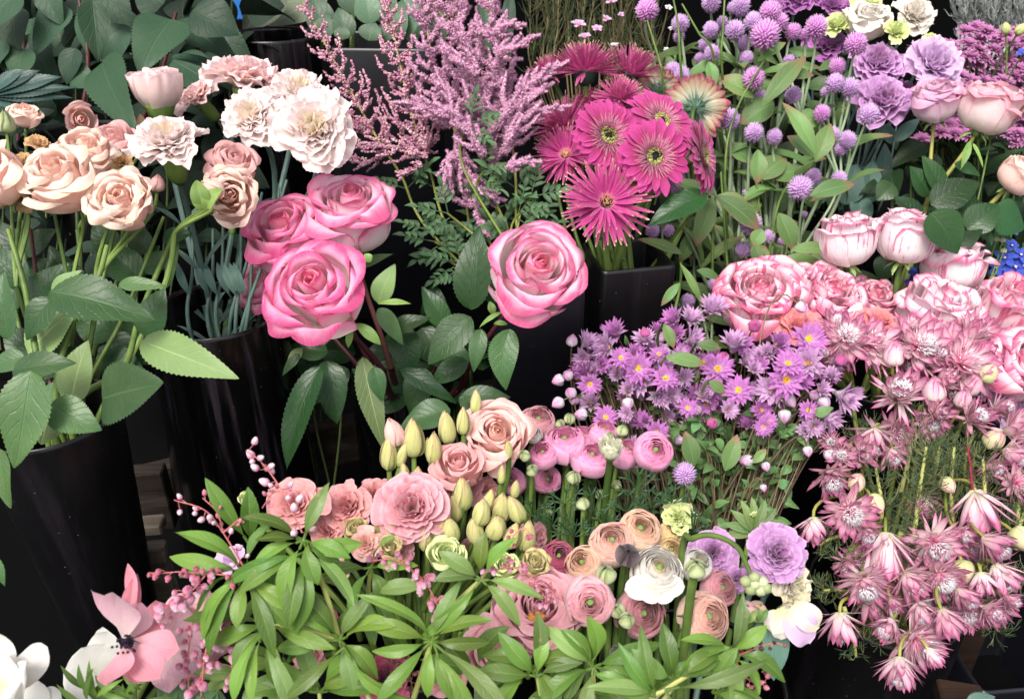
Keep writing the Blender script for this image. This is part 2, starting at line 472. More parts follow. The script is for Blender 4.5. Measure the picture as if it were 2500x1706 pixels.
MATS = {}
def petal(name, ramp, edge=None, estr=.6, e0=.75, stripe=None, sthr=(.52, .6), spot=None, trans=.28, rough=.55, inner=None, imix=(.0, .5), vary=.16, blotch=None, bth=(.6, .72), bump=.35):
    """ramp base->tip; edge colour at the rim; inner = colour of the innermost petals (rnd near 0)"""
    if name in MATS: return MATS[name]
    N = NT(name); u, v, r = uvr(N)
    au = N.math('ABSOLUTE', N.math('MULTIPLY_ADD', u, 2.0, -1.0))
    ro = N.math('MULTIPLY', r, 37.0)
    geo = N.n("NewGeometry")
    vein = N.noise(N.comb(N.math('MULTIPLY_ADD', u, 34.0, ro), N.math('MULTIPLY', v, 2.2), ro), 1.0, 3.0, .6)
    patch = N.noise(N.comb(N.math('MULTIPLY_ADD', u, 2.5, ro), N.math('MULTIPLY', v, 2.5), ro), 1.6, 3.0)
    vv = N.math('ADD', v, N.math('MULTIPLY_ADD', patch, .34, -.17))
    vv = N.math('ADD', vv, N.math('MULTIPLY_ADD', vein, .16, -.08), clamp=True)
    c = N.ramp(vv, ramp)
    if inner:
        c = N.mix(N.math('SUBTRACT', 1.0, N.sstep(r, imix[0], imix[1])), c, lin(inner))
    if blotch:
        bl = N.noise(geo.outputs['Position'], 55.0, 4.0, .6)
        c = N.mix(N.math('MULTIPLY', N.sstep(bl, *bth), .7), c, lin(blotch))
    if stripe:
        sn = N.noise(N.comb(N.math('MULTIPLY_ADD', u, 7.0, ro), N.math('MULTIPLY', v, 1.1), ro), 1.5, 4.0, .62)
        sm = N.math('MULTIPLY', N.sstep(sn, *sthr), N.sstep(v, .05, .6))
        c = N.mix(sm, c, lin(stripe))
    if edge:
        e = N.math('MAXIMUM', N.math('MULTIPLY', N.math('POWER', au, 2.0), N.sstep(v, .2, .7)), v)
        e = N.math('ADD', e, N.math('MULTIPLY_ADD', patch, .24, -.12))
        c = N.mix(N.math('MULTIPLY', N.sstep(e, e0, 1.0), estr), c, lin(edge))
    hs = N.n("HueSaturation")
    N.l(N.math('MULTIPLY_ADD', N.noise(N.comb(ro, ro, ro), 3.0, 0.0), vary*2, 1 - vary), hs.inputs['Value'])
    N.l(c, hs.inputs['Color'])
    N.l(N.math('MULTIPLY_ADD', vein, -.4, 1.1), hs.inputs['Saturation'])
    wr = N.noise(N.comb(N.math('MULTIPLY_ADD', u, 9.0, ro), N.math('MULTIPLY', v, 6.0), ro), 1.6, 5.0, .65)
    hb = N.math('ADD', N.math('MULTIPLY', vein, .55), N.math('MULTIPLY', wr, .9))
    MATS[name] = N.finish(hs.outputs[0], rough=rough + .08, spec=.16, trans=min(trans * 1.22, .42), bump=hb, bstr=bump * 1.3, bdist=.0013, sheen=.2)
    return MATS[name]

def leafm(name, top, under, vein='#8fa070', rough=.42, veins=8.0, vstr=.35, trans=.16, spot=None, coat=.0, tipc=None, spec=.4, edge=None):
    if name in MATS: return MATS[name]
    N = NT(name); u, v, r = uvr(N)
    au = N.math('ABSOLUTE', N.math('MULTIPLY_ADD', u, 2.0, -1.0))
    geo = N.n("NewGeometry")
    ro = N.math('MULTIPLY', r, 23.0)
    big = N.noise(geo.outputs['Position'], 26.0, 4.0, .6)
    fine = N.noise(geo.outputs['Position'], 190.0, 3.0, .6)
    c = N.mix(big, lin(top), N.mix(.55, lin(top), lin(under)))
    hs = N.n("HueSaturation"); N.l(c, hs.inputs['Color'])
    N.l(N.math('MULTIPLY_ADD', r, .85, .58), hs.inputs['Value'])
    N.l(N.math('MULTIPLY_ADD', N.noise(N.comb(ro, 3.0, ro), 2.0, 0.0), .10, .45), hs.inputs['Hue'])
    c = hs.outputs[0]
    if tipc:
        c = N.mix(N.math('MULTIPLY', N.sstep(N.math('MULTIPLY_ADD', big, .5, v), .95, 1.25), .8), c, lin(tipc))
    if edge:
        c = N.mix(N.math('MULTIPLY', N.sstep(N.math('MULTIPLY_ADD', big, .3, au), 1.0, 1.2), .7), c, lin(edge))
    bf = geo.outputs['Backfacing']
    c = N.mix(bf, c, lin(under))
    mid = N.math('SUBTRACT', 1.0, N.sstep(au, .015, .075))
    ph = N.math('FRACT', N.math('ADD', N.math('SUBTRACT', N.math('MULTIPLY', v, veins), N.math('MULTIPLY', N.math('POWER', au, .8), 2.1)), N.math('MULTIPLY_ADD', N.noise(N.comb(N.math('MULTIPLY_ADD', u, 3.0, ro), N.math('MULTIPLY', v, 3.0), ro), 1.5, 2.0), .9, 0.0)))
    tri = N.math('ABSOLUTE', N.math('SUBTRACT', ph, .5))
    sv = N.math('SUBTRACT', 1.0, N.sstep(tri, .02, .11))
    c = N.mix(N.math('MULTIPLY', N.math('MAXIMUM', mid, N.math('MULTIPLY', sv, .3)), vstr), c, lin(vein))
    if spot:
        c = N.mix(N.math('MULTIPLY', N.sstep(N.noise(geo.outputs['Position'], 120.0, 4.0, .7), .60, .72), .6), c, lin(spot))
    h = N.math('ADD', N.math('MULTIPLY', N.math('MAXIMUM', mid, N.math('MULTIPLY', sv, .5)), -.8), N.math('MULTIPLY', fine, .6))
    rg_ = N.math('MULTIPLY_ADD', fine, .25, rough - .12)
    MATS[name] = N.finish(c, rough=rg_, spec=spec, trans=trans, bump=h, bstr=.5, bdist=.0009, coat=coat)
    return MATS[name]

def simple(name, stops, rough=.5, spec=.3, trans=0, nscale=120, bstr=.3, coat=0, use='rnd', mixn=.3):
    """colour from ramp over per-element random value + noise"""
    if name in MATS: return MATS[name]
    N = NT(name); u, v, r = uvr(N)
    geo = N.n("NewGeometry"); nz = N.noise(geo.outputs['Position'], nscale, 3.0)
    x = {'rnd': r, 'v': v}[use]
    x = N.math('ADD', x, N.math('MULTIPLY_ADD', nz, mixn, -mixn/2), clamp=True)
    c = N.ramp(x, stops)
    MATS[name] = N.finish(c, rough=rough, spec=spec, trans=trans, bump=nz, bstr=bstr, bdist=.0008, coat=coat)
    return MATS[name]

def stemm(name, a, b, rough=.45): return simple(name, [(0.2, a), (.8, b)], rough=rough, nscale=70, mixn=.9, trans=.0)

def wood_mat(name, a, b, c3):
    N = NT(name); tc = N.n("TexCoord")
    mp = N.n("Mapping"); mp.inputs['Scale'].default_value = (3.0, 60.0, 60.0); N.l(tc.outputs['Object'], mp.inputs[0])
    g = N.noise(mp.outputs[0], 1.4, 6.0, .65)
    mp2 = N.n("Mapping"); mp2.inputs['Scale'].default_value = (2.0, 16.0, 16.0); N.l(tc.outputs['Object'], mp2.inputs[0])
    g2 = N.noise(mp2.outputs[0], 1.0, 3.0)
    x = N.math('ADD', N.math('MULTIPLY', g, .7), N.math('MULTIPLY', g2, .3))
    c = N.ramp(x, [(.35, a), (.5, b), (.68, c3)])
    return N.finish(c, rough=.85, spec=.2, bump=g, bstr=.8, bdist=.002)

def vase_mat(name, base, rough, streak=0.0, dust=.0):
    N = NT(name); tc = N.n("TexCoord")
    mp = N.n("Mapping"); mp.inputs['Scale'].default_value = (60.0, 60.0, 3.0); N.l(tc.outputs['Object'], mp.inputs[0])
    s = N.noise(mp.outputs[0], 1.0, 4.0, .6)
    sp = N.noise(tc.outputs['Object'], 420.0, 2.0, .5)
    sm = N.noise(tc.outputs['Object'], 14.0, 4.0, .6)
    c = N.mix(N.math('MULTIPLY', N.sstep(s, .52, .72), streak), lin(base), lin('#39313a'))
    c = N.mix(N.math('MULTIPLY', N.sstep(sp, .74, .8), dust), c, lin('#a8a29c'))
    r = N.math('MULTIPLY_ADD', sm, .28, rough - .1)
    r = N.math('ADD', r, N.math('MULTIPLY', N.sstep(s, .5, .7), streak * .25))
    return N.finish(c, rough=r, spec=.5, bump=sm, bstr=.06, bdist=.004)

M_STEM = stemm('stem_green', '#3a5022', '#6c8440')
M_STEMD = stemm('stem_dark', '#31452a', '#5b6b3c')
M_STEMB = stemm('stem_blue_green', '#415850', '#647e74')
M_STEMR = stemm('stem_maroon', '#3e1c22', '#5e3430')
M_STEMY = stemm('stem_yellow_green', '#8d9a50', '#b9b673')
M_STEMP = stemm('stem_pink', '#a8525c', '#c98076')
M_WIRY = stemm('stem_wiry', '#47352c', '#72674a')
M_STEMO = stemm('stem_olive', '#6a7a34', '#93914c')
M_LROSE = leafm('rose_leaf', '#1f4424', '#6d8a52', vein='#5c8450', rough=.36, veins=7, spot=None, vstr=.22, spec=.3)
M_LROSEP = leafm('rose_leaf_pale', '#64804a', '#8a9e66', vein='#b4c48a', rough=.5, veins=9)
M_LDARK = leafm('rose_leaf_dark', '#15341a', '#456434', vein='#345a30', rough=.32, veins=7, vstr=.2, spec=.28)
M_LVIB = leafm('broad_leaf', '#294330', '#435843', vein='#4c6c4e', rough=.42, veins=5, vstr=.18, trans=.1, spec=.17)
M_LGOM = leafm('gomphrena_leaf', '#4c6b34', '#78935a', vein='#8aa566', rough=.5, veins=6, tipc='#8a5a4e', edge='#86604e')
M_LPIE = leafm('pieris_leaf', '#567c30', '#829c46', vein='#a8c072', rough=.37, veins=10, vstr=.38, trans=.32)
M_LPIES = leafm('pieris_leaf_speckled', '#627f40', '#7f9654', vein='#a8bc80', rough=.42, veins=10, trans=.24, spot='#a89862')
M_LAST = leafm('astilbe_leaf', '#3c5a3a', '#5d7a50', vein='#78946a', rough=.5, veins=6)
M_LLIS = leafm('lisianthus_leaf', '#45655a', '#6b8c80', vein='#86a597', rough=.55, veins=4, vstr=.25)
M_LRHO = leafm('paper_daisy_leaf', '#4b6d3c', '#718f5a', vein='#7f9c66', rough=.5, veins=4)
M_SEP = leafm('sepal', '#5f8438', '#8da660', vein='#94ad66', rough=.5, veins=3, vstr=.2)
M_CAL = simple('calyx', [(0, '#4a6b2e'), (1, '#7f9d50')], rough=.45, nscale=60, use='v')

# petals
M_CREAM = petal('cream_petal', [(0, '#ece4ba'), (.35, '#f9e0d2'), (.75, '#fad6cb'), (1, '#f9e4d2')], edge='#f3dab8', estr=.6, e0=.88, inner='#f8c4b2', imix=(0, .45), blotch='#d8b48a', bth=(.66, .78), vary=.06, trans=.36)
M_CREAMG = petal('withered_petal', [(0, '#c8cc86'), (.5, '#e6c89c'), (1, '#dba878')], edge='#c9a35c', estr=.7, e0=.7, blotch='#a8743c', bth=(.5, .66))
M_BLUSHP = petal('blush_bud_petal', [(0, '#e4dcb4'), (.5, '#f2cac4'), (1, '#e8b0ae')], edge='#dc9c98', estr=.4, trans=.34)
M_CARN = petal('carnation_petal', [(0, '#e2e2c2'), (.4, '#f2e6dd'), (1, '#f4e6e2')], edge='#f2d6d8', estr=.5, e0=.87, inner='#f6ead0', imix=(0, .38), trans=.36, vary=.05, bump=.15)
M_CARNP = petal('carnation_petal_pink', [(0, '#e4e4c4'), (.4, '#f8e2dc'), (1, '#f8dcda')], edge='#f0c4c8', estr=.5, e0=.84, trans=.36, vary=.05, bump=.15)
M_PINK = petal('pink_rose_petal', [(0, '#f8f0de'), (.56, '#fae6e6'), (.78, '#f6aacb'), (1, '#e45698')], edge='#d63080', estr=.88, e0=.84, blotch='#d84a88', bth=(.7, .8), inner='#f07496', imix=(.02, .42), vary=.06, trans=.34)
M_PINKL = petal('light_pink_rose_petal', [(0, '#f9f2e2'), (.6, '#fbeeee'), (.82, '#f8c0d6'), (1, '#ea70a4')], edge='#dc4488', estr=.85, e0=.86, inner='#f488a4', imix=(.0, .42), vary=.06, trans=.34)
M_STRIPE = petal('striped_rose_petal', [(0, '#f0ead8'), (.5, '#f6ecee'), (1, '#f6dce6')], edge='#cc2c70', estr=.9, e0=.87, stripe='#d6508c', sthr=(.54, .66), vary=.06)
M_STRIPD = petal('striped_rose_petal_deep', [(0, '#f8f0e4'), (.5, '#f9e8ea'), (1, '#f4bed0')], edge='#cc2c70', estr=.88, e0=.84, stripe='#dc5c8e', sthr=(.50, .62), inner='#f09cb0', imix=(0, .4), vary=.07)
M_CORAL = petal('coral_petal', [(0, '#f4d0bc'), (.5, '#f0a8a0'), (1, '#e37880')], edge='#ee9c9c', estr=.4, stripe='#f3c6b4', sthr=(.6, .68))
M_PLAV = petal('lavender_rose_petal', [(0, '#eeead2'), (.4, '#f0dce2'), (.8, '#e6bcd2'), (1, '#dc9cc0')], edge='#cf84ae', estr=.5, e0=.87, inner='#e0aac8', vary=.05, trans=.32)
M_PBLUSH = petal('blush_rose_petal', [(0, '#f0ead4'), (.4, '#f6e8e2'), (.8, '#f3ccd2'), (1, '#eaa2b4')], edge='#e08ca4', estr=.6, e0=.87, inner='#eebfce', vary=.05, trans=.34)
M_LILAC = petal('lilac_petal', [(0, '#d3c9b0'), (.4, '#cf9ace'), (1, '#c488c6')], edge='#e2bede', estr=.6, e0=.86, inner='#bb74b4', vary=.12)
M_LILACL = petal('pale_lilac_petal', [(0, '#d9d4b4'), (.4, '#dfbce0'), (1, '#d9b0dc')], edge='#ead4e8', estr=.6, e0=.86, vary=.1)
M_LILACC = petal('lilac_cream_petal', [(0, '#dcdcac'), (.5, '#e3d2dc'), (1, '#e2dcb6')], edge='#e0dcae', estr=.6, e0=.8, vary=.1)
M_PURP = petal('purple_petal', [(0, '#bc9ab0'), (.4, '#b869b4'), (1, '#ae5aac')], edge='#cb92cc', estr=.5, e0=.88, vary=.14)
M_WLIS = petal('white_lisianthus_petal', [(0, '#cfd88c'), (.45, '#e8e2cc'), (1, '#eadfdc')], edge='#e9ead0', estr=.5, e0=.85, vary=.08)
M_LIME = petal('lime_petal', [(0, '#a9bd50'), (.5, '#cfdc84'), (1, '#dde6a0')], edge='#e8ecb8', estr=.5, e0=.86, vary=.1)
M_LISP = petal('salmon_petal', [(0, '#e4d8b0'), (.35, '#efb8b0'), (1, '#e59c9e')], edge='#f0bcbc', estr=.6, e0=.85, inner='#dd8a8c', imix=(0, .35), vary=.1, trans=.32)
M_LISR = petal('rosy_petal', [(0, '#e4d8b4'), (.35, '#edb4b8'), (1, '#e39aa8')], edge='#f3c8d0', estr=.6, e0=.85, vary=.1, trans=.32)
M_PEACH = petal('peach_rose_petal', [(0, '#f4e6c4'), (.4, '#fad8cc'), (1, '#f7c6be')], edge='#f4b8b0', estr=.5, e0=.87, inner='#f6cab6', vary=.05, trans=.34)
M_BUDY = petal('yellow_bud_petal', [(0, '#95a74c'), (.35, '#cdd07c'), (.8, '#dcd48c'), (1, '#d8b884')], edge='#d89a88', estr=.55, e0=.86, stripe='#a3b458', sthr=(.56, .66), vary=.1)
M_RANP = petal('pink_ranunculus_petal', [(0, '#ecd4cc'), (.4, '#f5badb'), (1, '#f3a4cc')], edge='#dc6ca4', estr=.55, e0=.94, inner='#dd8c98', imix=(0, .3), vary=.05, trans=.34)
M_RANB = petal('blush_ranunculus_petal', [(0, '#ecdcd2'), (.5, '#f4d2d4'), (1, '#efb4be')], edge='#da7890', estr=.6, e0=.94, inner='#cbb878', imix=(0, .2), vary=.05, trans=.34)
M_RANPE = petal('peach_ranunculus_petal', [(0, '#f0e2c0'), (.5, '#f5dec6'), (1, '#f1ccae')], edge='#dd9c86', estr=.6, e0=.945, inner='#cfc070', imix=(0, .28), vary=.05, trans=.34)
M_RANPS = petal('streaked_ranunculus_petal', [(0, '#f0e0ca'), (.5, '#f5dfcc'), (1, '#f0c6b4')], edge='#d98880', estr=.6, e0=.94, stripe='#dd8e96', sthr=(.62, .7), vary=.05, trans=.34)
M_RANW = petal('white_ranunculus_petal', [(0, '#d6d8aa'), (.4, '#e8e4d8'), (1, '#ebe6e0')], edge='#dcd2c2', estr=.5, e0=.93, inner='#e2d092', imix=(0, .35), vary=.05, trans=.34)
M_RANY = petal('cream_ranunculus_petal', [(0, '#d9d08c'), (.5, '#ecd99c'), (1, '#eccf94')], edge='#e0b884', estr=.5, e0=.9, vary=.07)
M_RANH = petal('hot_pink_ranunculus_petal', [(0, '#dc9cac'), (.4, '#d25f88'), (1, '#c03a6c')], edge='#d9688e', estr=.5, e0=.9, inner='#8a1c44', imix=(0, .35), vary=.08)
M_RAND = petal('dusty_ranunculus_petal', [(0, '#e0c0b4'), (.5, '#e6aeb2'), (1, '#dd9aa4')], edge='#c06a7c', estr=.6, e0=.92, vary=.08)
M_HOT = petal('gerbera_petal', [(0, '#a4005a'), (.5, '#b00068'), (1, '#c4188a')], trans=.22, vary=.12)
M_HOTI = petal('gerbera_inner_petal', [(0, '#7c0044'), (.6, '#9c0658'), (1, '#dc94ac')], trans=.12, vary=.15)
M_SPID = petal('spider_gerbera_petal', [(0, '#e080c4'), (.18, '#c4148a'), (.92, '#c81888'), (1, '#d9cc98')], trans=.28, vary=.12)
M_GBACK = petal('gerbera_underside_petal', [(0, '#98a48c'), (.4, '#b4b494'), (.8, '#a88c64'), (1, '#9c3e54')], edge='#963450', estr=.9, e0=.76, stripe='#b0707a', sthr=(.52, .62), trans=.1)
M_DISC = simple('gerbera_disc', [(0, '#5a6a2c'), (.5, '#a9a85c'), (1, '#d0c98a')], use='rnd', nscale=300)
M_DISCD = simple('gerbera_eye', [(0, '#170a10'), (1, '#33161f')], rough=.8)
M_DISCR = simple('spider_disc', [(0, '#a8345c'), (.6, '#c77f74'), (1, '#d9cf86')])
M_GCAL = simple('gerbera_calyx', [(0, '#2f4a3c'), (1, '#5e7c66')], rough=.6)
M_GOM = simple('gomphrena_bract', [(0, '#a672b2'), (.5, '#cda4d6'), (1, '#e6d0ec')], use='v', nscale=90, mixn=.35, trans=.25, rough=.6)
M_GOMP = simple('gomphrena_bract_pink', [(0, '#b060ae'), (.5, '#d694d0'), (1, '#e8c4e6')], use='v', nscale=90, mixn=.35, trans=.25, rough=.6)
M_DAI = petal('paper_daisy_petal', [(0, '#e8dcea'), (.35, '#d99ed6'), (1, '#c870c4')], edge='#bc58b4', estr=.4, e0=.86, trans=.35, vary=.12)
M_DAIL = petal('paper_daisy_petal_pale', [(0, '#eeeaf0'), (.5, '#e6cae4'), (1, '#d8a4d4')], edge='#c87cc6', estr=.35, e0=.87, trans=.35, vary=.1)
M_DCAL = petal('paper_daisy_bract', [(0, '#a8a49c'), (.4, '#cfcad0'), (1, '#d8b4d4')], edge='#cf8cc8', estr=.5, e0=.8, trans=.25, vary=.15)
M_DBUD = petal('paper_daisy_bud', [(0, '#b4b0a4'), (.45, '#d9d2da'), (1, '#cf6cb4')], edge='#c85aa8', estr=.6, e0=.82, trans=.2, vary=.1)
M_DBUDP = petal('paper_daisy_bud_pink', [(0, '#c4a4b0'), (.35, '#c85aa6'), (1, '#b8307c')], trans=.2, vary=.12)
M_DEYE = simple('daisy_eye', [(0, '#c98412'), (.6, '#e2ad1c'), (1, '#efc94c')], nscale=400)
M_SER = petal('serruria_bract', [(0, '#e0e0b0'), (.35, '#f4e6e0'), (.68, '#f0bfd0'), (1, '#c65a90')], edge='#bf4a84', estr=.7, e0=.8, trans=.3, vary=.08)
M_SERD = petal('serruria_bract_dusty', [(0, '#d0c4a4'), (.35, '#e6bcc2'), (.7, '#d990ac'), (1, '#ac4c7c')], edge='#a4447a', estr=.65, e0=.78, trans=.26, vary=.12)
M_SERG = petal('serruria_bract_green', [(0, '#a9b45c'), (.5, '#d9d89c'), (.85, '#e0c0ac'), (1, '#c05a74')], edge='#c05a78', estr=.6, e0=.74, trans=.22, vary=.1)
M_FLUFF = simple('serruria_fluff', [(0, '#c44e7c'), (.45, '#dc90aa'), (1, '#f0dce4')], use='v', nscale=80, mixn=.3, trans=.2)
M_TUFT = simple('serruria_tuft', [(0, '#b4a4b0'), (.4, '#ddd6dc'), (1, '#f2f0f2')], use='rnd', nscale=200, trans=.25)
M_NEED = simple('needle_leaf', [(0, '#44563a'), (.6, '#5e7450'), (1, '#8a8a5c')], trans=.1)
M_NEEDD = simple('needle_leaf_dark', [(0, '#2c3a26'), (.6, '#4a5630'), (1, '#6a5a3c')])
M_ASTP = simple('astilbe_floret', [(0, '#c27eaa'), (.5, '#e4aacc'), (1, '#f2d2e0')], trans=.28)
M_ASTB = simple('astilbe_bud', [(0, '#a8647e'), (.5, '#cc94ae'), (1, '#dcbcba')], trans=.2)
M_PIEB = petal('pieris_bell', [(0, '#b44870'), (.35, '#e2a0bc'), (.7, '#f6e4ec'), (1, '#eccad6')], trans=.3, vary=.12)
M_PIEBD = petal('pieris_bell_pink', [(0, '#9c3454'), (.5, '#cf6680'), (1, '#dd8c98')], trans=.15, vary=.15)
M_PIEDRY = simple('pieris_dry_bud', [(0, '#3c2824'), (1, '#7c4c46')])
M_ANEM = petal('anemone_petal', [(0, '#ecd0cc'), (.25, '#eeaab8'), (.7, '#ec94a6'), (1, '#e88498')], edge='#f0b0bc', estr=.4, e0=.9, trans=.35, vary=.06, bump=.6)
M_ANEMP = petal('anemone_petal_pale', [(0, '#e8d4cc'), (.5, '#e9bcc8'), (1, '#e2a6b8')], edge='#eccbd4', estr=.5, e0=.88, trans=.35, vary=.08, bump=.6)
M_WHITE = petal('white_petal', [(0, '#dcd4a8'), (.3, '#e2dfd8'), (1, '#e6e4e0')], trans=.3, vary=.05)
M_WHITEG = petal('grey_white_petal', [(0, '#d4d2c0'), (.5, '#dcdad2'), (1, '#e0ded8')], trans=.3, vary=.06)
M_DARKC = simple('anemone_stamens', [(0, '#120a1c'), (1, '#32203c')], rough=.7)
M_RBUDG = petal('ranunculus_bud_sepal', [(0, '#8da267'), (.5, '#b9c48e'), (1, '#8f9a60')], edge='#5d6a3e', estr=.8, e0=.6, trans=.1)
M_RBUDD = petal('ranunculus_bud_dark', [(0, '#6a5458'), (.5, '#7a6266'), (1, '#3a2c32')], edge='#1e181c', estr=.9, e0=.45, trans=.05)
M_RBUDW = petal('ranunculus_bud_white', [(0, '#b4bc8c'), (.5, '#e0e0c8'), (1, '#dcdcbc')], trans=.2)
M_MUM = petal('mum_petal', [(0, '#7c2860'), (.4, '#a84e92'), (1, '#c87cb4')], trans=.25, vary=.15)
M_MUMC = simple('mum_centre', [(0, '#6c2044'), (1, '#9c4a74')])
M_BLUE = petal('delphinium_petal', [(0, '#2c3cc0'), (.5, '#1c48c8'), (1, '#1a3cb4')], edge='#2a62d8', estr=.5, trans=.25, vary=.15)
M_SILV = simple('silver_spray', [(0, '#6e7472'), (.5, '#9aa09c'), (1, '#c2c4be')], trans=.1)
M_WAXP = petal('waxflower_petal', [(0, '#a86ca4'), (.4, '#d0a4cc'), (1, '#d9b4d4')], trans=.25)
M_WAXW = petal('waxflower_petal_white', [(0, '#c4c4a8'), (.5, '#e8e8e4'), (1, '#eceaea')], trans=.25)
M_SEEDH = simple('seed_head', [(0, '#7f8a5c'), (1, '#b9bf98')])
M_BLACKG = vase_mat('vase_black_gloss', '#050506', .14, streak=.6, dust=.6)
M_BLACKM = vase_mat('vase_black_satin', '#0a090b', .30, streak=.15, dust=.8)
M_NAVY = vase_mat('vase_charcoal', '#0d0e14', .32, streak=.04, dust=.5)
M_WOODD = wood_mat('weathered_wood_dark', '#17120f', '#2a231e', '#453b33')
M_WOODG = wood_mat('weathered_wood_grey', '#3a332b', '#5c5348', '#7f776a')
M_WOODB = wood_mat('brown_wood', '#1a100a', '#291b13', '#3a281d')
# ------------------------------------------------------------------ things, labels
REG = []
RG = np.random.default_rng(11)
SEED = [100]
def sd_next():
    SEED[0] += 1
    return SEED[0]

def thing(name, label, cat, loc, px=None, py=None, group=None):
    """Empty at the thing's base; label finished at the end from where it stands when px is given"""
    o = bpy.data.objects.new(name, None)
    o.empty_display_size = .02
    COL.objects.link(o)
    o.location = loc
    o['label'] = label; o['category'] = cat
    if group: o['group'] = group
    if px is not None: REG.append((o, label, px, py))
    return o, np.asarray(loc, float)

def lathe(prof, pos, axis, seg=20, rnd=0.0):
    prof = np.asarray(prof, float)
    a = np.linspace(0, 2*np.pi, seg + 1)
    G = np.stack([np.cos(a)[:, None] * prof[None, :, 0], np.sin(a)[:, None] * prof[None, :, 0], np.ones(seg + 1)[:, None] * prof[None, :, 1]], -1)
    return place(G, pos, axis)[None]

# unit flower generators: name -> (fn(seed) -> [(part, matkey, grids, rnd)], centre height)
def head(e, o, *a, **k):
    """one flower head: its bloom is a part of e, the calyx, eye and the like are sub-parts of the bloom"""
    BUILT.clear()
    r = _head(e, o, *a, **k)
    new = [c for c in BUILT if c.parent is e]
    first = new[0]
    for c in new[1:]: c.parent = first
    BUILT.clear()
    return r

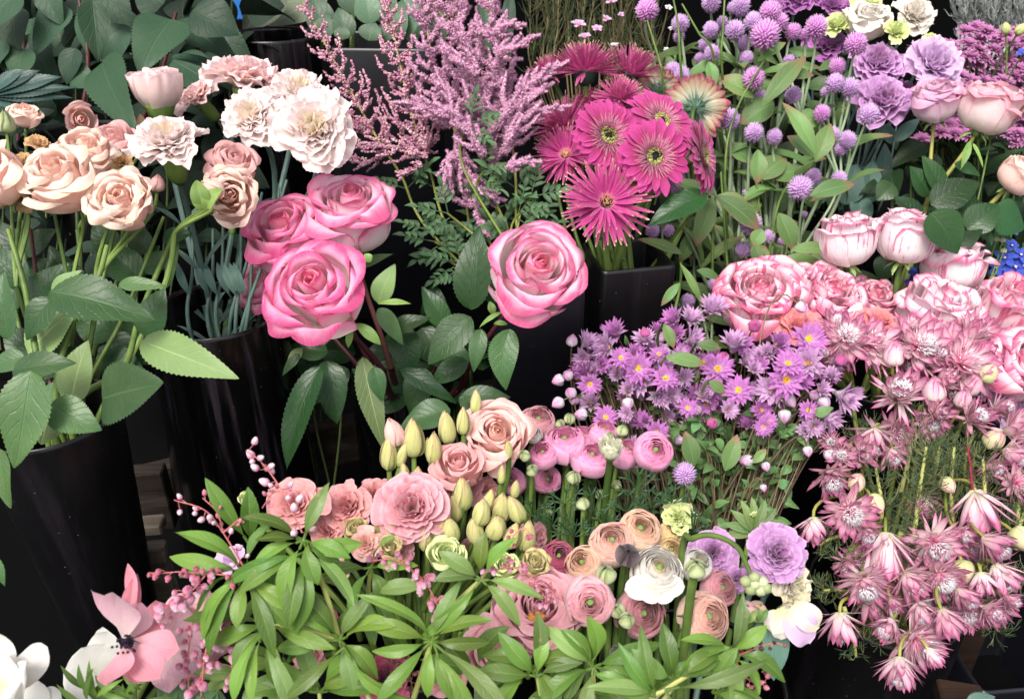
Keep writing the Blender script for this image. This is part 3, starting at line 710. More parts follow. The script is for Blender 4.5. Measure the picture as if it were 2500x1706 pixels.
def _head(e, o, kind, px, py, d, D, ax, ay, mat, back=False, seed=None, mat2=None, opt=None):
    """one flower head under e; returns the point where its stem starts and its axis"""
    seed = seed or sd_next(); opt = opt or {}
    R = D / 2.0 / FPX * d
    axis = A(ax, ay, back)
    zc = {'rose': .62, 'ran': .72, 'ruf': .34, 'bud': .9, 'gerb': .1, 'spid': .25, 'daisy': .25, 'dside': .45, 'dbud': .9, 'serr': .35, 'sbud': .8,
          'mum': .15, 'del': .1, 'wax': .1, 'gom': .0, 'rbud': .8, 'ball': 0., 'cbud': .75}[kind]
    C = P(px, py, d); b = C - axis * R * zc
    spin = (seed * 1.7) % 6.28
    mb = MB()
    if kind == 'rose':
        G, t = fl_rose(seed, **opt); mb.grids(place(G, b, axis, R, spin), t)
        mb.build('bloom', mat, e, o)
        G = fl_strap(seed, [(5, .05, 0, .62, -5, 60, .13, .9, 12)], nu=5, nv=8)[0]
        MB().grids(place(G, b - axis*R*.02, axis, R, spin), RG.random(5)).build('calyx', M_SEP, e, o)
        mb = MB().grids(lathe([(.001, -.22*R), (.10*R, -.2*R), (.15*R, -.1*R), (.13*R, .02*R), (.05*R, .05*R)], b, axis, 12)); mb.build('rose_hip', M_CAL, e, o)
        return b - axis * R * .2, axis
    if kind == 'ran':
        G, t = fl_ranunculus(seed, **opt); mb.grids(place(G, b, axis, R, spin), t)
        n = 60; ph = RG.random(n)*6.28; rr = RG.random(n)**.5 * .10
        mb.build('bloom', mat, e, o)
        cp = np.stack([rr*np.cos(ph), rr*np.sin(ph), np.full(n, 1.24)], -1)
        MB().blobs(place(cp, b, axis, R, spin), R*.035).build('eye', M_SEP, e, o)
        G = fl_strap(seed, [(5, .05, 0, .7, 0, -55, .2, .5, 8)], nu=5, nv=6)[0]
        MB().grids(place(G, b - axis*R*.04, axis, R, spin), RG.random(5)).build('calyx', M_SEP, e, o)
        return b, axis
    if kind == 'ruf':
        calyx = opt.pop('calyx', 0)
        G, t = fl_ruffle(seed, **opt); mb.grids(place(G, b, axis, R, spin), t)
        mb.build('bloom', mat, e, o)
        if calyx:
            L = R * .8
            MB().grids(lathe([(.001, -.75*R), (.13*R, -.74*R), (.22*R, -.6*R), (.26*R, -.3*R), (.24*R, .0), (.27*R, .14*R), (.22*R, .12*R)], b, axis, 16)).build('calyx', M_CAL, e, o)
            return b - axis * R * .74, axis
        G = fl_strap(seed, [(5, .03, -.02, .5, 10, 20, .05, .9, 12)], nu=3, nv=6)[0]
        MB().grids(place(G, b, axis, R, spin), RG.random(5)).build('calyx', M_SEP, e, o)
        return b, axis
    if kind in ('bud', 'sbud', 'dbud', 'rbud', 'cbud'):
        o2 = dict(bud=dict(N=6, long=2.3, twist=.9), sbud=dict(N=12, long=2.3, twist=.1), dbud=dict(N=16, long=2.1, twist=0, nu=5, nv=7),
                  rbud=dict(N=6, long=1.75, twist=.0), cbud=dict(N=34, long=1.5, twist=.1, open_=1.0, ruf=.07, nu=19, cup=True))[kind]
        o2.update(opt)
        G, t = fl_bud(seed, **o2); mb.grids(place(G, b, axis, R, spin), t)
        mb.build('bud' if kind != 'cbud' else 'bloom', mat, e, o)
        if kind in ('bud', 'cbud'):
            if kind == 'cbud':
                MB().grids(lathe([(.001, -.6*R), (.2*R, -.58*R), (.42*R, -.3*R), (.62*R, .2*R), (.74*R, .62*R), (.6*R, .5*R)], b, axis, 16)).build('calyx', M_CAL, e, o)
                return b - axis * R * .55, axis
            G = fl_strap(seed, [(5, .25, 0, 1.5, 62, -22, .12, .9, 8)], nu=3, nv=7)[0]
            MB().grids(place(G, b - axis*R*.05, axis, R, spin), RG.random(5)).build('calyx', M_SEP, e, o)
        return b + axis * R * .02, axis
    if kind == 'gerb':
        rs = fl_strap(seed, [(25, .25, .0, .80, 4, 14, .14, .22, 3), (25, .25, .03, .76, 9, 12, .135, .22, 3)], nu=5, nv=8)
        for G in rs: mb.grids(place(G, b, axis, R, spin), RG.random(len(G)))
        mb.build('petals', mat, e, o)
        m2 = MB()
        for G in fl_strap(seed+1, [(44, .24, .04, .42, 22, 10, .028, .6, 5), (44, .23, .05, .34, 32, 10, .026, .6, 5), (40, .22, .06, .26, 42, 10, .024, .6, 5), (40, .21, .06, .18, 55, 10, .022, .6, 5)], nu=3, nv=4):
            m2.grids(place(G, b, axis, R, spin), RG.random(len(G)))
        m2.build('inner_petals', mat2 or M_HOTI, e, o)
        n = 150; ph = np.arange(n)*GA; rr = .09 + .16*np.sqrt(RG.random(n))
        cp = np.stack([rr*np.cos(ph), rr*np.sin(ph), .05 + .05*RG.random(n)], -1)
        dr = np.stack([-.3*np.cos(ph), -.3*np.sin(ph), np.ones(n)], -1)
        m3 = MB().spikes(place(cp, b, axis, R, spin), dr @ frame(axis, spin).T, R*.09, R*.016); m3.build('disc', M_DISC, e, o)
        MB().grids(lathe([(.001, .09*R), (.06*R, .1*R), (.11*R, .075*R), (.14*R, .03*R)], b, axis, 14)).build('eye', M_DISCD, e, o)
        mg = MB()
        for G in fl_strap(seed+7, [(22, .1, -.14, .52, 8, -10, .05, .85, 5), (20, .08, -.2, .4, 12, -10, .05, .85, 5), (18, .08, -.24, .26, 14, 0, .05, .85, 5)], nu=3, nv=5):
            mg.grids(place(G, b, axis, R, spin), RG.random(len(G)))
        mg.build('bracts', M_GCAL, e, o)
        MB().grids(lathe([(.001, -.28*R), (.08*R, -.27*R), (.18*R, -.16*R), (.26*R, -.07*R), (.3*R, -.02*R)], b, axis, 14)).build('calyx', M_GCAL, e, o)
        return b - axis * R * .26, axis
    if kind == 'gback':
        pass
    if kind == 'spid':
        op = opt.get('open', 0)
        rings = [(34, .2, .0, .98, 4+op, 4, .05, .5, 9), (34, .18, .03, .9, 20+op, -6, .048, .5, 10), (30, .16, .05, .78, 38+op, -10, .045, .5, 10)]
        if opt.get('full', 1): rings += [(28, .12, .06, .72, 56, 0, .045, .5, 9), (24, .08, .07, .7, 74, 0, .045, .5, 8)]
        for G in fl_strap(seed, rings, nu=4, nv=8):
            mb.grids(place(G, b, axis, R, spin), RG.random(len(G)))
        mb.build('petals', mat, e, o)
        n = 170; ph = np.arange(n)*GA; rr = .24*np.sqrt(RG.random(n))
        cp = np.stack([rr*np.cos(ph), rr*np.sin(ph), .06 - rr*.1], -1)
        dr = np.stack([.5*np.cos(ph)*rr*4, .5*np.sin(ph)*rr*4, np.ones(n)], -1)
        MB().spikes(place(cp, b, axis, R, spin), dr @ frame(axis, spin).T, R*.12, R*.016, rnd=1 - rr/.24).build('disc', M_DISCR, e, o)
        MB().grids(lathe([(.001, -.34*R), (.08*R, -.33*R), (.24*R, -.22*R), (.3*R, -.06*R), (.28*R, .06*R)], b, axis, 14)).build('calyx', M_GCAL, e, o)
        return b - axis * R * .32, axis
    if kind == 'daisy':
        for G in fl_strap(seed, [(17, .1, .0, .9, 16, 12, .17, .45, 6), (15, .1, .04, .78, 32, 10, .17, .45, 6), (13, .1, .06, .6, 46, 10, .15, .5, 6)], nu=3, nv=6):
            mb.grids(place(G, b, axis, R, spin), RG.random(len(G)))
        mb.build('petals', mat, e, o)
        n = 70; ph = np.arange(n)*GA; rr = .25*np.sqrt(RG.random(n))
        cp = np.stack([rr*np.cos(ph), rr*np.sin(ph), .16 - rr*.25], -1)
        MB().blobs(place(cp, b, axis, R, spin), R*.045).build('eye', M_DEYE, e, o)
        G = fl_strap(seed, [(12, .05, -.12, .5, 32, 0, .1, .6, 6)], nu=3, nv=4)[0]
        MB().grids(place(G, b, axis, R, spin), RG.random(12)).build('calyx', M_DCAL, e, o)
        return b - axis * R * .1, axis
    if kind == 'dside':
        el = opt.get('el', 44)
        for G in fl_strap(seed, [(18, .12, .15, .98, el, 24, .17, .45, 7), (16, .1, .2, .95, el+14, 18, .17, .45, 7), (12, .08, .2, .8, el+26, 10, .16, .5, 7)], nu=3, nv=6):
            mb.grids(place(G, b, axis, R, spin), RG.random(len(G)))
        mb.build('petals', mat, e, o)
        m2 = MB()
        for G in fl_strap(seed+5, [(14, .04, -.08, .72, el+12, 26, .13, .5, 6), (12, .04, -.14, .45, el+16, 20, .12, .5, 6)], nu=3, nv=5):
            m2.grids(place(G, b, axis, R, spin), RG.random(len(G)))
        m2.build('calyx', M_DCAL, e, o)
        n = 40; ph = np.arange(n)*GA; rr = .2*np.sqrt(RG.random(n))
        cp = np.stack([rr*np.cos(ph), rr*np.sin(ph), .4 - rr*.25], -1)
        MB().blobs(place(cp, b, axis, R, spin), R*.05).build('eye', M_DEYE, e, o)
        return b - axis * R * .1, axis
    if kind == 'serr':
        op = opt.get('open', 0.)
        e0 = 68 - 44*op
        for G in fl_strap(seed, [(9, .14, -.08, 1.1, e0-30, 10, .16, .9, 16), (8, .12, -.05, 1.35, e0-16, -16, .30, .8, 13), (9, .1, .0, 1.3, e0-4, -18, .32, .8, 11), (8, .08, .05, 1.15, e0+8, -16, .28, .8, 10), (12, .1, .0, 1.3, e0-8, 14, .08, .9, 20)], nu=5, nv=8):
            mb.grids(place(G, b, axis, R, spin), RG.random(len(G)))
        mb.build('bracts', mat, e, o)
        n = int(90 + 150*abs(op)); ph = np.arange(n)*GA; el = np.radians(90 - (30 + 50*max(op, 0))*np.sqrt(RG.random(n)))
        dr = np.stack([np.cos(el)*np.cos(ph), np.cos(el)*np.sin(ph), np.sin(el)], -1)
        p0 = dr * .12 + np.array([0, 0, .1]); ln = .75 + .2*RG.random(n)
        m2 = MB().spikes(place(p0, b, axis, R, spin), dr @ frame(axis, spin).T, R*ln, R*.026)
        m2.build('stamens', M_FLUFF, e, o)
        nn = 130 if opt.get('tuft', 1) else 16
        ph = np.arange(nn)*GA; q = np.sqrt(RG.random(nn)) * (.30 + .1*op)
        cp = np.stack([q*np.cos(ph), q*np.sin(ph), (1.08 - .08*op) - q*.7 + .05*RG.random(nn)], -1)
        MB().spikes(place(cp, b, axis, R, spin), (cp*np.array([1.6, 1.6, 1])) @ frame(axis, spin).T, R*.2, R*.035).build('tuft', M_TUFT, e, o)
        return b - axis * R * .05, axis
    if kind == 'mum':
        for G in fl_strap(seed, [(15, .08, .0, .9, 8, 12, .15, .4, 6), (13, .06, .05, .72, 26, 10, .13, .4, 6), (10, .05, .07, .5, 46, 10, .12, .4, 6)], nu=3, nv=5):
            mb.grids(place(G, b, axis, R, spin), RG.random(len(G)))
        mb.build('bloom', mat, e, o)
        return b - axis*R*.05, axis
    if kind == 'del':
        for G in fl_strap(seed, [(5, .05, .0, .95, 12, 22, .36, .35, 5), (4, .04, .05, .4, 50, 0, .15, .3, 5)], nu=7, nv=8):
            mb.grids(place(G, b, axis, R, spin), RG.random(len(G)))
        mb.build('bloom', mat, e, o)
        n = 14; ph = np.arange(n)*GA; rr = .1*RG.random(n)
        MB().blobs(place(np.stack([rr*np.cos(ph), rr*np.sin(ph), .2 + 0*rr], -1), b, axis, R, spin), R*.06).build('eye', mat2 or M_TUFT, e, o)
        return b, axis
    if kind == 'wax':
        G = fl_strap(seed, [(5, .12, .02, .8, 12, 0, .33, .3, 5)], nu=7, nv=6)[0]
        mb.grids(place(G, b, axis, R, spin), RG.random(5)); mb.build('bloom', mat, e, o)
        MB().grids(lathe([(.001, -.4*R), (.16*R, -.3*R), (.26*R, .0), (.24*R, .06*R), (.1*R, .02*R), (.001, .0)], b, axis, 10)).build('eye', M_PIEBD, e, o)
        return b, axis
    if kind == 'gom':
        n = int(170 if D > 34 else 110)
        i = np.arange(n) + .5; cz = 1 - 2*i/n; ph = i*GA
        rr = np.sqrt(1 - cz*cz)
        dr = np.stack([rr*np.cos(ph), rr*np.sin(ph), cz], -1)
        st = opt.get('tall', 1.05)
        p0 = dr * np.array([.62, .62, .62*st])
        dd = dr + np.array([0, 0, .45]) + RG.normal(0, .16, (n, 3))
        m2 = MB().blobs(np.array([C]), R*.66)
        m2.spikes(place(p0, C, axis, R, spin), dd @ frame(axis, spin).T, R*(.42 + .12*RG.random(n)), R*.15, rnd=RG.random(n), sides=3)
        m2.build('flower_head', mat, e, o)
        G = fl_strap(seed, [(2, .1, -.75*st, .8, 25, 40, .2, .6, 6)], nu=5, nv=6)[0]
        MB().grids(place(G, C, axis, R, spin), RG.random(2)).build('bract', M_LGOM, e, o)
        return C - axis*R*.7, axis

def stem(e, o, p0, ax0, p1, r=.0018, mat=None, up=None, k=.45, name='stem', n=14, r1=None, wob=.0):
    L = np.linalg.norm(p0 - p1)
    u1 = np.array([0, 0, 1.0]) if up is None else nrm(up)
    pth = bez(p0, p0 - nrm(ax0) * L * k, p1 + u1 * L * k, p1, n)
    if wob: pth[1:-1] += RG.normal(0, wob, (n-2, 3))
    mb = MB().tube(pth, np.linspace(r, r1 or r*1.25, n), 7, RG.random())
    if r >= .0026 and mat in (M_STEMR, M_STEMO, M_STEM):
        k_ = RG.integers(1, n - 1, 7); tg = pth[k_] - pth[k_ - 1]; sdv = np.cross(tg, RG.normal(0, 1, (7, 3)))
        sdv /= np.linalg.norm(sdv, axis=1)[:, None]; mb.spikes(pth[k_] + sdv*r*.6, sdv*1.0 + np.array([0, 0, -.35]), r*2.2, r*.55)
    mb.build(name, mat or M_STEM, e, o)
    return pth

def LF(e, o, bx, by, tx, ty, d, w, mat=None, shape='ovate', dd=0.0, nx=0.0, ny=.35, serr=.05, fold=.22, bend=.07, drop=0.0, d0=None, wave=.012, name='leaf', side=0.0, nu=9, nv=None):
    """leaf whose base and tip are seen at given places; w width in picture pixels"""
    p0 = P(bx, by, d if d0 is None else d0); p1 = P(tx, ty, d + dd)
    if nv is None: nv = 44 if serr else 16
    serr = serr * 1.5
    G = leaf_grid(p0, p1, w * d / FPX, A(nx, ny), bend=bend, fold=fold, wave=wave, serr=serr, shape=shape, drop=drop, seed=sd_next(), nu=nu, nv=nv, sidebend=side)
    return MB().grids(G, RG.random(1)).build(name, mat or M_LROSE, e, o)

def leaf_at(e, o, p, dirv, L, w, mat, nor=None, shape='ovate', serr=0, fold=.3, bend=.08, drop=.12, name='leaf', petiole=0.0, nu=7, nv=14, sideb=0.0):
    dirv = nrm(dirv)
    if nor is None: nor = np.array([0, 0, 1.0]) + .35 * A(0, .2) + RG.normal(0, .25, 3)
    G = leaf_grid(p + dirv*petiole, p + dirv*(L+petiole), w, nor, bend=bend, fold=fold, wave=.015, serr=serr, shape=shape, drop=drop, seed=sd_next(), nu=nu, nv=nv, sidebend=sideb)
    mb = MB().grids(G, RG.random(1))
    if petiole: mb.tube(np.array([p, p + dirv*petiole*.5, p + dirv*(petiole*1.05)]), .0009, 5, .5)
    return mb.build(name, mat, e, o)

def stem_leaves(e, o, pth, n, L, w, mat, s0=.15, s1=.9, shape='ovate', serr=0, up=.3, drop=.15, out=1.0, fold=.3, petiole=0.0):
    for k in range(n):
        s = s0 + (s1 - s0) * (k + RG.random()*.8) / n
        i = int(s * (len(pth) - 1)); p = pth[i]
        a = k * GA + RG.random()
        dv = RGT*math.cos(a)*out + np.array([0, 1, 0])*math.sin(a)*.7*out + np.array([0, 0, up]) + (-FWD)*.2
        leaf_at(e, o, p, dv, L*(.7 + .6*RG.random()), w*(.8 + .4*RG.random()), mat, shape=shape, serr=serr, drop=drop, fold=fold, petiole=petiole)

def spray(name, label, cat, heads, base, junction=None, smat=None, r=.0018, group=None, auto=True, k=.4, full=None):
    """a stem carrying one or several heads.  heads: (kind, px, py, d, D, ax, ay, mat, [opts])"""
    mx = np.mean([h[1] for h in heads]); my = np.mean([h[2] for h in heads])
    e, o = thing(name, label, cat, base, *((mx, my) if auto else (None, None)), group=group)
    starts = []
    for h in heads:
        kw = dict(h[8]) if len(h) > 8 else {}
        starts.append(head(e, o, *h[:8], **kw))
    if len(heads) == 1 and junction is None:
        pth = stem(e, o, starts[0][0], starts[0][1], base, r, smat, k=k)
        return e, o, [pth]
    if junction is None:
        J = np.mean([s[0] for s in starts], axis=0) * .72 + base * .28
    else:
        J = junction
    up = nrm(J - base)
    main = stem(e, o, J, np.array([0, 0, 1.]) * .6 + up * .4, base, r*1.15, smat, k=.35)
    ps = [main]
    for s in starts:
        ps.append(stem(e, o, s[0], s[1], J, r*.75, smat, up=(s[0]-J) + np.array([0, 0, .3])*np.linalg.norm(s[0]-J), k=.35, name='side_stem', n=10))
    return e, o, ps

def cyl_vase(label, px, py, d, r, h, mat, name='flower_vase', taper=1.0, cat='vase', th=.0035):
    c = P(px, py, d); base = c - np.array([0, 0, h])
    e, o = thing(name, label, cat, base)
    seg = 72
    prof = [(.001, .0), (r*taper*.97, .0), (r*taper, .003), (r*(taper+1)/2, h*.5), (r, h - .004), (r - .0008, h - .001), (r - th/2, h), (r - th + .0006, h - .001), (r - th, h - .005), (r*(taper+1)/2 - th, h*.5), (r*taper - th, .006), (.001, .006)]
    MB().grids(lathe(prof, base, np.array([0, 0, 1.]), seg)).build('vase_body', mat, e, o)
    return e, c

def box_mb(mb, c, ax, ay, sx, sy, sz, bev=.002):
    """bevelled box centred at c, local x,y axes"""
    az = np.cross(ax, ay)
    bm_v = []
    for Z in (-1, 1):
        pass
    xs = np.array([-1, 1.])
    # six faces inset, plus bevel strips, as grids
    def pt(x, y, z): return c + ax*x + ay*y + az*z
    b = bev
    hx, hy, hz = sx/2, sy/2, sz/2
    import itertools
    F = []
    for s in (-1, 1):
        F.append([pt(s*hx, s*(-hy+b), -hz+b), pt(s*hx, s*(hy-b), -hz+b), pt(s*hx, s*(hy-b), hz-b), pt(s*hx, s*(-hy+b), hz-b)])
        F.append([pt(s*(hx-b), s*hy, -hz+b), pt(s*(-hx+b), s*hy, -hz+b), pt(s*(-hx+b), s*hy, hz-b), pt(s*(hx-b), s*hy, hz-b)])
        F.append([pt(-hx+b, s*(-hy+b), s*hz), pt(hx-b, s*(-hy+b), s*hz), pt(hx-b, s*(hy-b), s*hz), pt(-hx+b, s*(hy-b), s*hz)])
    for sx_, sy_ in itertools.product((-1, 1), (-1, 1)):
        F.append([pt(sx_*hx, sy_*(hy-b), -hz+b), pt(sx_*(hx-b), sy_*hy, -hz+b), pt(sx_*(hx-b), sy_*hy, hz-b), pt(sx_*hx, sy_*(hy-b), hz-b)])
        F.append([pt(sx_*hx, -hy+b, sy_*(hz-b)), pt(sx_*hx, hy-b, sy_*(hz-b)), pt(sx_*(hx-b), hy-b, sy_*hz), pt(sx_*(hx-b), -hy+b, sy_*hz)])
        F.append([pt(-hx+b, sx_*hy, sy_*(hz-b)), pt(hx-b, sx_*hy, sy_*(hz-b)), pt(hx-b, sx_*(hy-b), sy_*hz), pt(-hx+b, sx_*(hy-b), sy_*hz)])
    for f in F:
        f = np.array(f)
        G = np.stack([np.stack([f[0], f[3]]), np.stack([f[1], f[2]])])
        mb.grids(G[None])
    return mb

def sq_vase(label, px, py, d, w, h, rot, mat, dpt=None, name='square_vase'):
    """hollow square vase; rim centre at px,py,d"""
    c = P(px, py, d); base = c - np.array([0, 0, h]); dpt = dpt or w
    e, o = thing(name, label, 'vase', base)
    ca, sa = math.cos(rot), math.sin(rot)
    X = np.array([ca, sa, 0]); Y = np.array([-sa, ca, 0])
    def ring(wx, wy, rad, z, m=6):
        pts = []
        for k, (sx, sy) in enumerate(((1, 1), (-1, 1), (-1, -1), (1, -1))):
            for j in range(m + 1):
                a = k*math.pi/2 + j/m*math.pi/2
                pts.append(base + X*(sx*(wx/2-rad) + rad*math.cos(a)) + Y*(sy*(wy/2-rad) + rad*math.sin(a)) + np.array([0, 0, z]))
        pts.append(pts[0]); return np.array(pts)
    t = .005
    rs = [ring(.002, .002, .001, 0), ring(w-.006, dpt-.006, .004, 0), ring(w, dpt, .006, .004), ring(w, dpt, .006, h-.004), ring(w-.002, dpt-.002, .006, h-.001), ring(w-t, dpt-t, .005, h),
          ring(w-2*t+.002, dpt-2*t+.002, .005, h-.001), ring(w-2*t, dpt-2*t, .004, h-.004), ring(w-2*t, dpt-2*t, .004, .008), ring(.002, .002, .001, .008)]
    ob = MB().grids(np.stack(rs, 1)[None]).build('vase_body', mat, e, o)
    return e, c

def plume(label, path, fluffy, base, Lmax=90, n=24, s0=.12, dens=1.0, mat=None, smat=None, thick=7, spread=1.0, sides=None, azbias=0):
    """astilbe: path list of (px,py,d) top last -> first is the base end"""
    pts = np.array([P(*q) for q in path])
    d = path[len(path)//2][2]; u = d / FPX
    e, o = thing('astilbe', label, 'astilbe', base, path[-2][0], path[-2][1])
    full = smooth_path(np.vstack([base, pts]), 50)
    pp = smooth_path(pts, 60)
    MB().tube(full, np.linspace(4.2*u, 1.6*u, 50), 7, .5).build('stem', smat or M_STEMO, e, o)
    MB().tube(pp[14:] + 1e-4, np.linspace(3.2*u, 1.5*u, 46), 6, .5).build('flower_stalk', M_STEMP, e, o)
    bl_p, bl_r, bl_d = [], [], []
    tw = MB()
    racs = []
    for k in range(n):
        s = s0 + (1 - s0) * (k + .5*RG.random()) / n
        i = min(int(s * 59), 58)
        p = pp[i]; ax = nrm(pp[i+1] - pp[i])
        a = k * GA + RG.random()*.5
        F = frame(ax)
        side = F[:, 0]*math.cos(a) + F[:, 1]*math.sin(a)
        # keep most side branches near the picture plane, as on a bunch pressed between others
        side = nrm(side - FWD*np.dot(side, FWD)*.4)
        L = (Lmax * (1 - s)**.8 + 14) * u * (.75 + .5*RG.random())
        q = np.array([p, p + (ax*.35 + side*spread*.8)*L*.4, p + (ax*.75 + side*spread)*L*.8, p + (ax*1.2 + side*spread*.95)*L])
        racs.append((smooth_path(q, 14), L))
    for sp in (sides or []):
        q = np.array([P(*w) for w in sp]); q = smooth_path(q, 16)
        racs.append((q, np.sum(np.linalg.norm(np.diff(q, axis=0), axis=1))))
    subs = []
    for q, L in racs:
        ns = int(L / u / 13)
        for k in range(ns):
            s_ = (k + .7) / (ns + .7); i = min(int(s_ * (len(q) - 2)), len(q) - 2); t_ = nrm(q[i+1] - q[i])
            F = frame(t_); a = k * GA; sdv = F[:, 0]*math.cos(a) + F[:, 1]*math.sin(a)
            l = (L * .26 * (1 - s_) + 7*u) * (.7 + .6*RG.random())
            subs.append((smooth_path(np.array([q[i], q[i] + (t_*.5 + sdv)*l*.5, q[i] + (t_*1.1 + sdv*.9)*l]), 7), l))
    racs = racs + subs
    thick = thick * .62
    for q, L in racs:
        tw.tube(q, np.linspace(1.3*u, .7*u, len(q)), 4, .5)
        m = int(L / u * dens * (2.3 if fluffy else .62)) + 4
        ss = RG.random(m)
        idx = ss * (len(q) - 1.001); i0 = idx.astype(int); f = (idx - i0)[:, None]
        c = q[i0]*(1-f) + q[i0+1]*f
        off = RG.normal(0, 1, (m, 3)); off /= np.linalg.norm(off, axis=1)[:, None]
        rr = (thick*1.35*u) * (1.2 - ss*.95) * (RG.random(m)**.5)
        bl_p.append(c + off*rr[:, None]); bl_r.append(u*(1.6 + 1.0*RG.random(m)) * (1 if fluffy else 1.35)); bl_d.append(off)
    tw.build('side_stalks', M_STEMP, e, o)
    p = np.vstack(bl_p); r = np.concatenate(bl_r); dd = np.vstack(bl_d)
    mb = MB()
    mat = mat or (M_ASTP if fluffy else M_ASTB)
    mb.blobs(p, r, RG.random(len(p)))
    if fluffy:
        kk = RG.random((len(p)*3, 3)) - .5
        pr = np.repeat(p, 3, 0)
        mb.spikes(pr, kk + np.repeat(dd, 3, 0)*.5, u*6.5, u*.9)
    mb.build('florets', mat, e, o)
    return e, o, full

def ferny(e, o, p, dirv, L, mat):
    """serrate divided leaf: several lance leaflets on a stalk"""
    dirv = nrm(dirv); nor = nrm(-FWD*.6 + np.array([0, 0, .8]) + RG.normal(0, .2, 3))
    sd = nrm(np.cross(dirv, nor)); mb = MB()
    mb.tube(np.array([p, p + dirv*L*.5, p + dirv*L]), .0007, 5, .5)
    for k in range(3):
        for s in (-1, 1):
            b = p + dirv*L*(.35 + .22*k)
            t = b + (dirv*.75 + sd*s)*L*(.38 - .07*k)
            mb.grids(leaf_grid(b, t, L*.20, nor, serr=.28, fold=.35, shape='lance', nu=5, nv=17, seed=k, drop=.1), RG.random(1))
    mb.grids(leaf_grid(p + dirv*L*.9, p + dirv*L*1.4, L*.22, nor, serr=.28, fold=.35, shape='lance', nu=5, nv=17, drop=.1), RG.random(1))
    return mb.build('leaf', mat, e, o)

def whorl(e, o, px, py, d, angs, L=150, w=42, mat=None, up=.2):
    p = P(px, py, d); u = d/FPX
    for a in angs:
        aa = math.radians(a + RG.normal(0, 13)); l = L*(.75 + .5*RG.random())*u
        dv = RGT*math.cos(aa) + UPV*math.sin(aa)*.9 - FWD*(.25 + .25*RG.random()) + np.array([0, 0, up])
        dv = nrm(dv)
        nor = np.array([0, 0, 1.0]) - FWD*.55 + RG.normal(0, .35, 3)
        leaf_at(e, o, p, dv, l*.88, w*u*(.8 + .4*RG.random()), mat or (M_LPIE if RG.random() < .7 else M_LPIES), nor=nor, shape='obov', fold=.28, bend=.06 + .08*RG.random(), drop=.15 + .55*RG.random(), petiole=l*.15, nu=9, nv=16, sideb=RG.normal(0, .05))

def raceme(e, o, pts, mat, n=14, size=13, hang=True, rnd=.5, dens=1.0, stalk=None, spread=12):
    """chain of small bells on a stalk; pts (px,py,d)"""
    q = np.array([P(*w) for w in pts]); u = pts[0][2]/FPX
    q = smooth_path(q, 24)
    mb = MB().tube(q, np.linspace(2.2*u, 1.2*u, 24), 5, .5)
    bl = MB()
    for k in range(n):
        s = (k + .6) / n; p = q[min(int(s*23), 23)]
        off = RGT*RG.normal(0, 1) + UPV*RG.normal(0, 1) - FWD*RG.normal(.2, .8); off = nrm(off)
        b = p + off*spread*u*(.7 + .6*RG.random())
        ax = nrm(off*.6 + (np.array([0, 0, -1.]) if hang else np.array([0, 0, .6])))
        mb.tube(np.array([p, (p+b)/2 + np.array([0, 0, 2*u]), b]), .9*u, 4, .5)
        R = size/2*u*(.75 + .5*RG.random())
        prof = [(.15*R, 0), (.75*R, .25*R), (1.0*R, .8*R), (.8*R, 1.5*R), (.45*R, 2.0*R), (.5*R, 2.15*R), (.2*R, 2.1*R)] if hang else [(.1*R, 0), (.8*R, .3*R), (1.0*R, 1.0*R), (.75*R, 1.9*R), (.35*R, 2.6*R), (.05*R, 2.7*R)]
        bl.grids(lathe(prof, b, ax, 9)[0][None], RG.random(1))
    mb.build('flower_stalk', stalk or M_STEMP, e, o)
    bl.build('bells', mat, e, o)
# ------------------------------------------------------------------ the setting
def struct(name, mb, mat):
    ob = mb.build(name, mat); ob['kind'] = 'structure'; return ob
X_, Y_ = np.array([1., 0, 0]), np.array([0, 1., 0])
FLOORM = simple('floor_concrete', [(0, '#0a090a'), (1, '#121011')], rough=.9, spec=.1, nscale=8)
WALLM = simple('dark_wall', [(0, '#040405'), (1, '#090809')], rough=.95, spec=.08, nscale=20)
struct('floor', box_mb(MB(), np.array([0, 1.2, -.02]), X_, Y_, 8, 6, .04), FLOORM)
struct('back_wall', box_mb(MB(), np.array([0, 1.95, 1.2]), X_, Y_, 6, .05, 2.5), WALLM)
# stand: black trestle with weathered boards
def board(label, c, sx, sy, sz, rot, mat, tilt=0.0):
    e, o = thing('wooden_board', label, 'board', c - np.array([0, 0, sz/2]))
    ca, sa = math.cos(rot), math.sin(rot)
    ax = nrm(np.array([ca, sa, math.sin(tilt)])); ay = np.array([-sa, ca, 0.])
    ob = box_mb(MB(), np.zeros(3), ax, ay, sx, sy, sz, .0015).build('plank', mat, e)
    ob.location = np.array([0, 0, sz/2])
TZ = .84
e_, o_ = thing('display_stand', 'black stepped display stand under the flower vases', 'stand', np.array([0, .8, 0]))
box_mb(MB(), np.array([0, .78, TZ/2 - .03]), X_, Y_, 2.4, .74, TZ - .06).build('lower_step', WALLM, e_, o_)
box_mb(MB(), np.array([0, 1.45, .48]), X_, Y_, 2.8, .58, .96).build('upper_step', WALLM, e_, o_)
board('dark weathered board running behind the drooping leaves of the pink roses', P(790, 1085, .98), .42, .02, .055, math.radians(14), M_WOODD, tilt=.13)
board('short dark board end showing between the two black vases', P(345, 1215, .90), .06, .02, .075, .12, M_WOODD)
board('pale grey board edge low between the two black vases', P(350, 1283, .86), .04, .02, .012, .12, M_WOODG)
board('grey brown board standing below the pale board edge', P(360, 1400, .80), .045, .015, .07, .12, M_WOODG)
board('brown board at the lower right behind the nodding pink heads', P(2308, 1650, .86), .036, .02, .26, .0, M_WOODB)
board('small brown board corner at the bottom right edge', P(2345, 1712, .70), .035, .03, .015, -.2, M_WOODB)

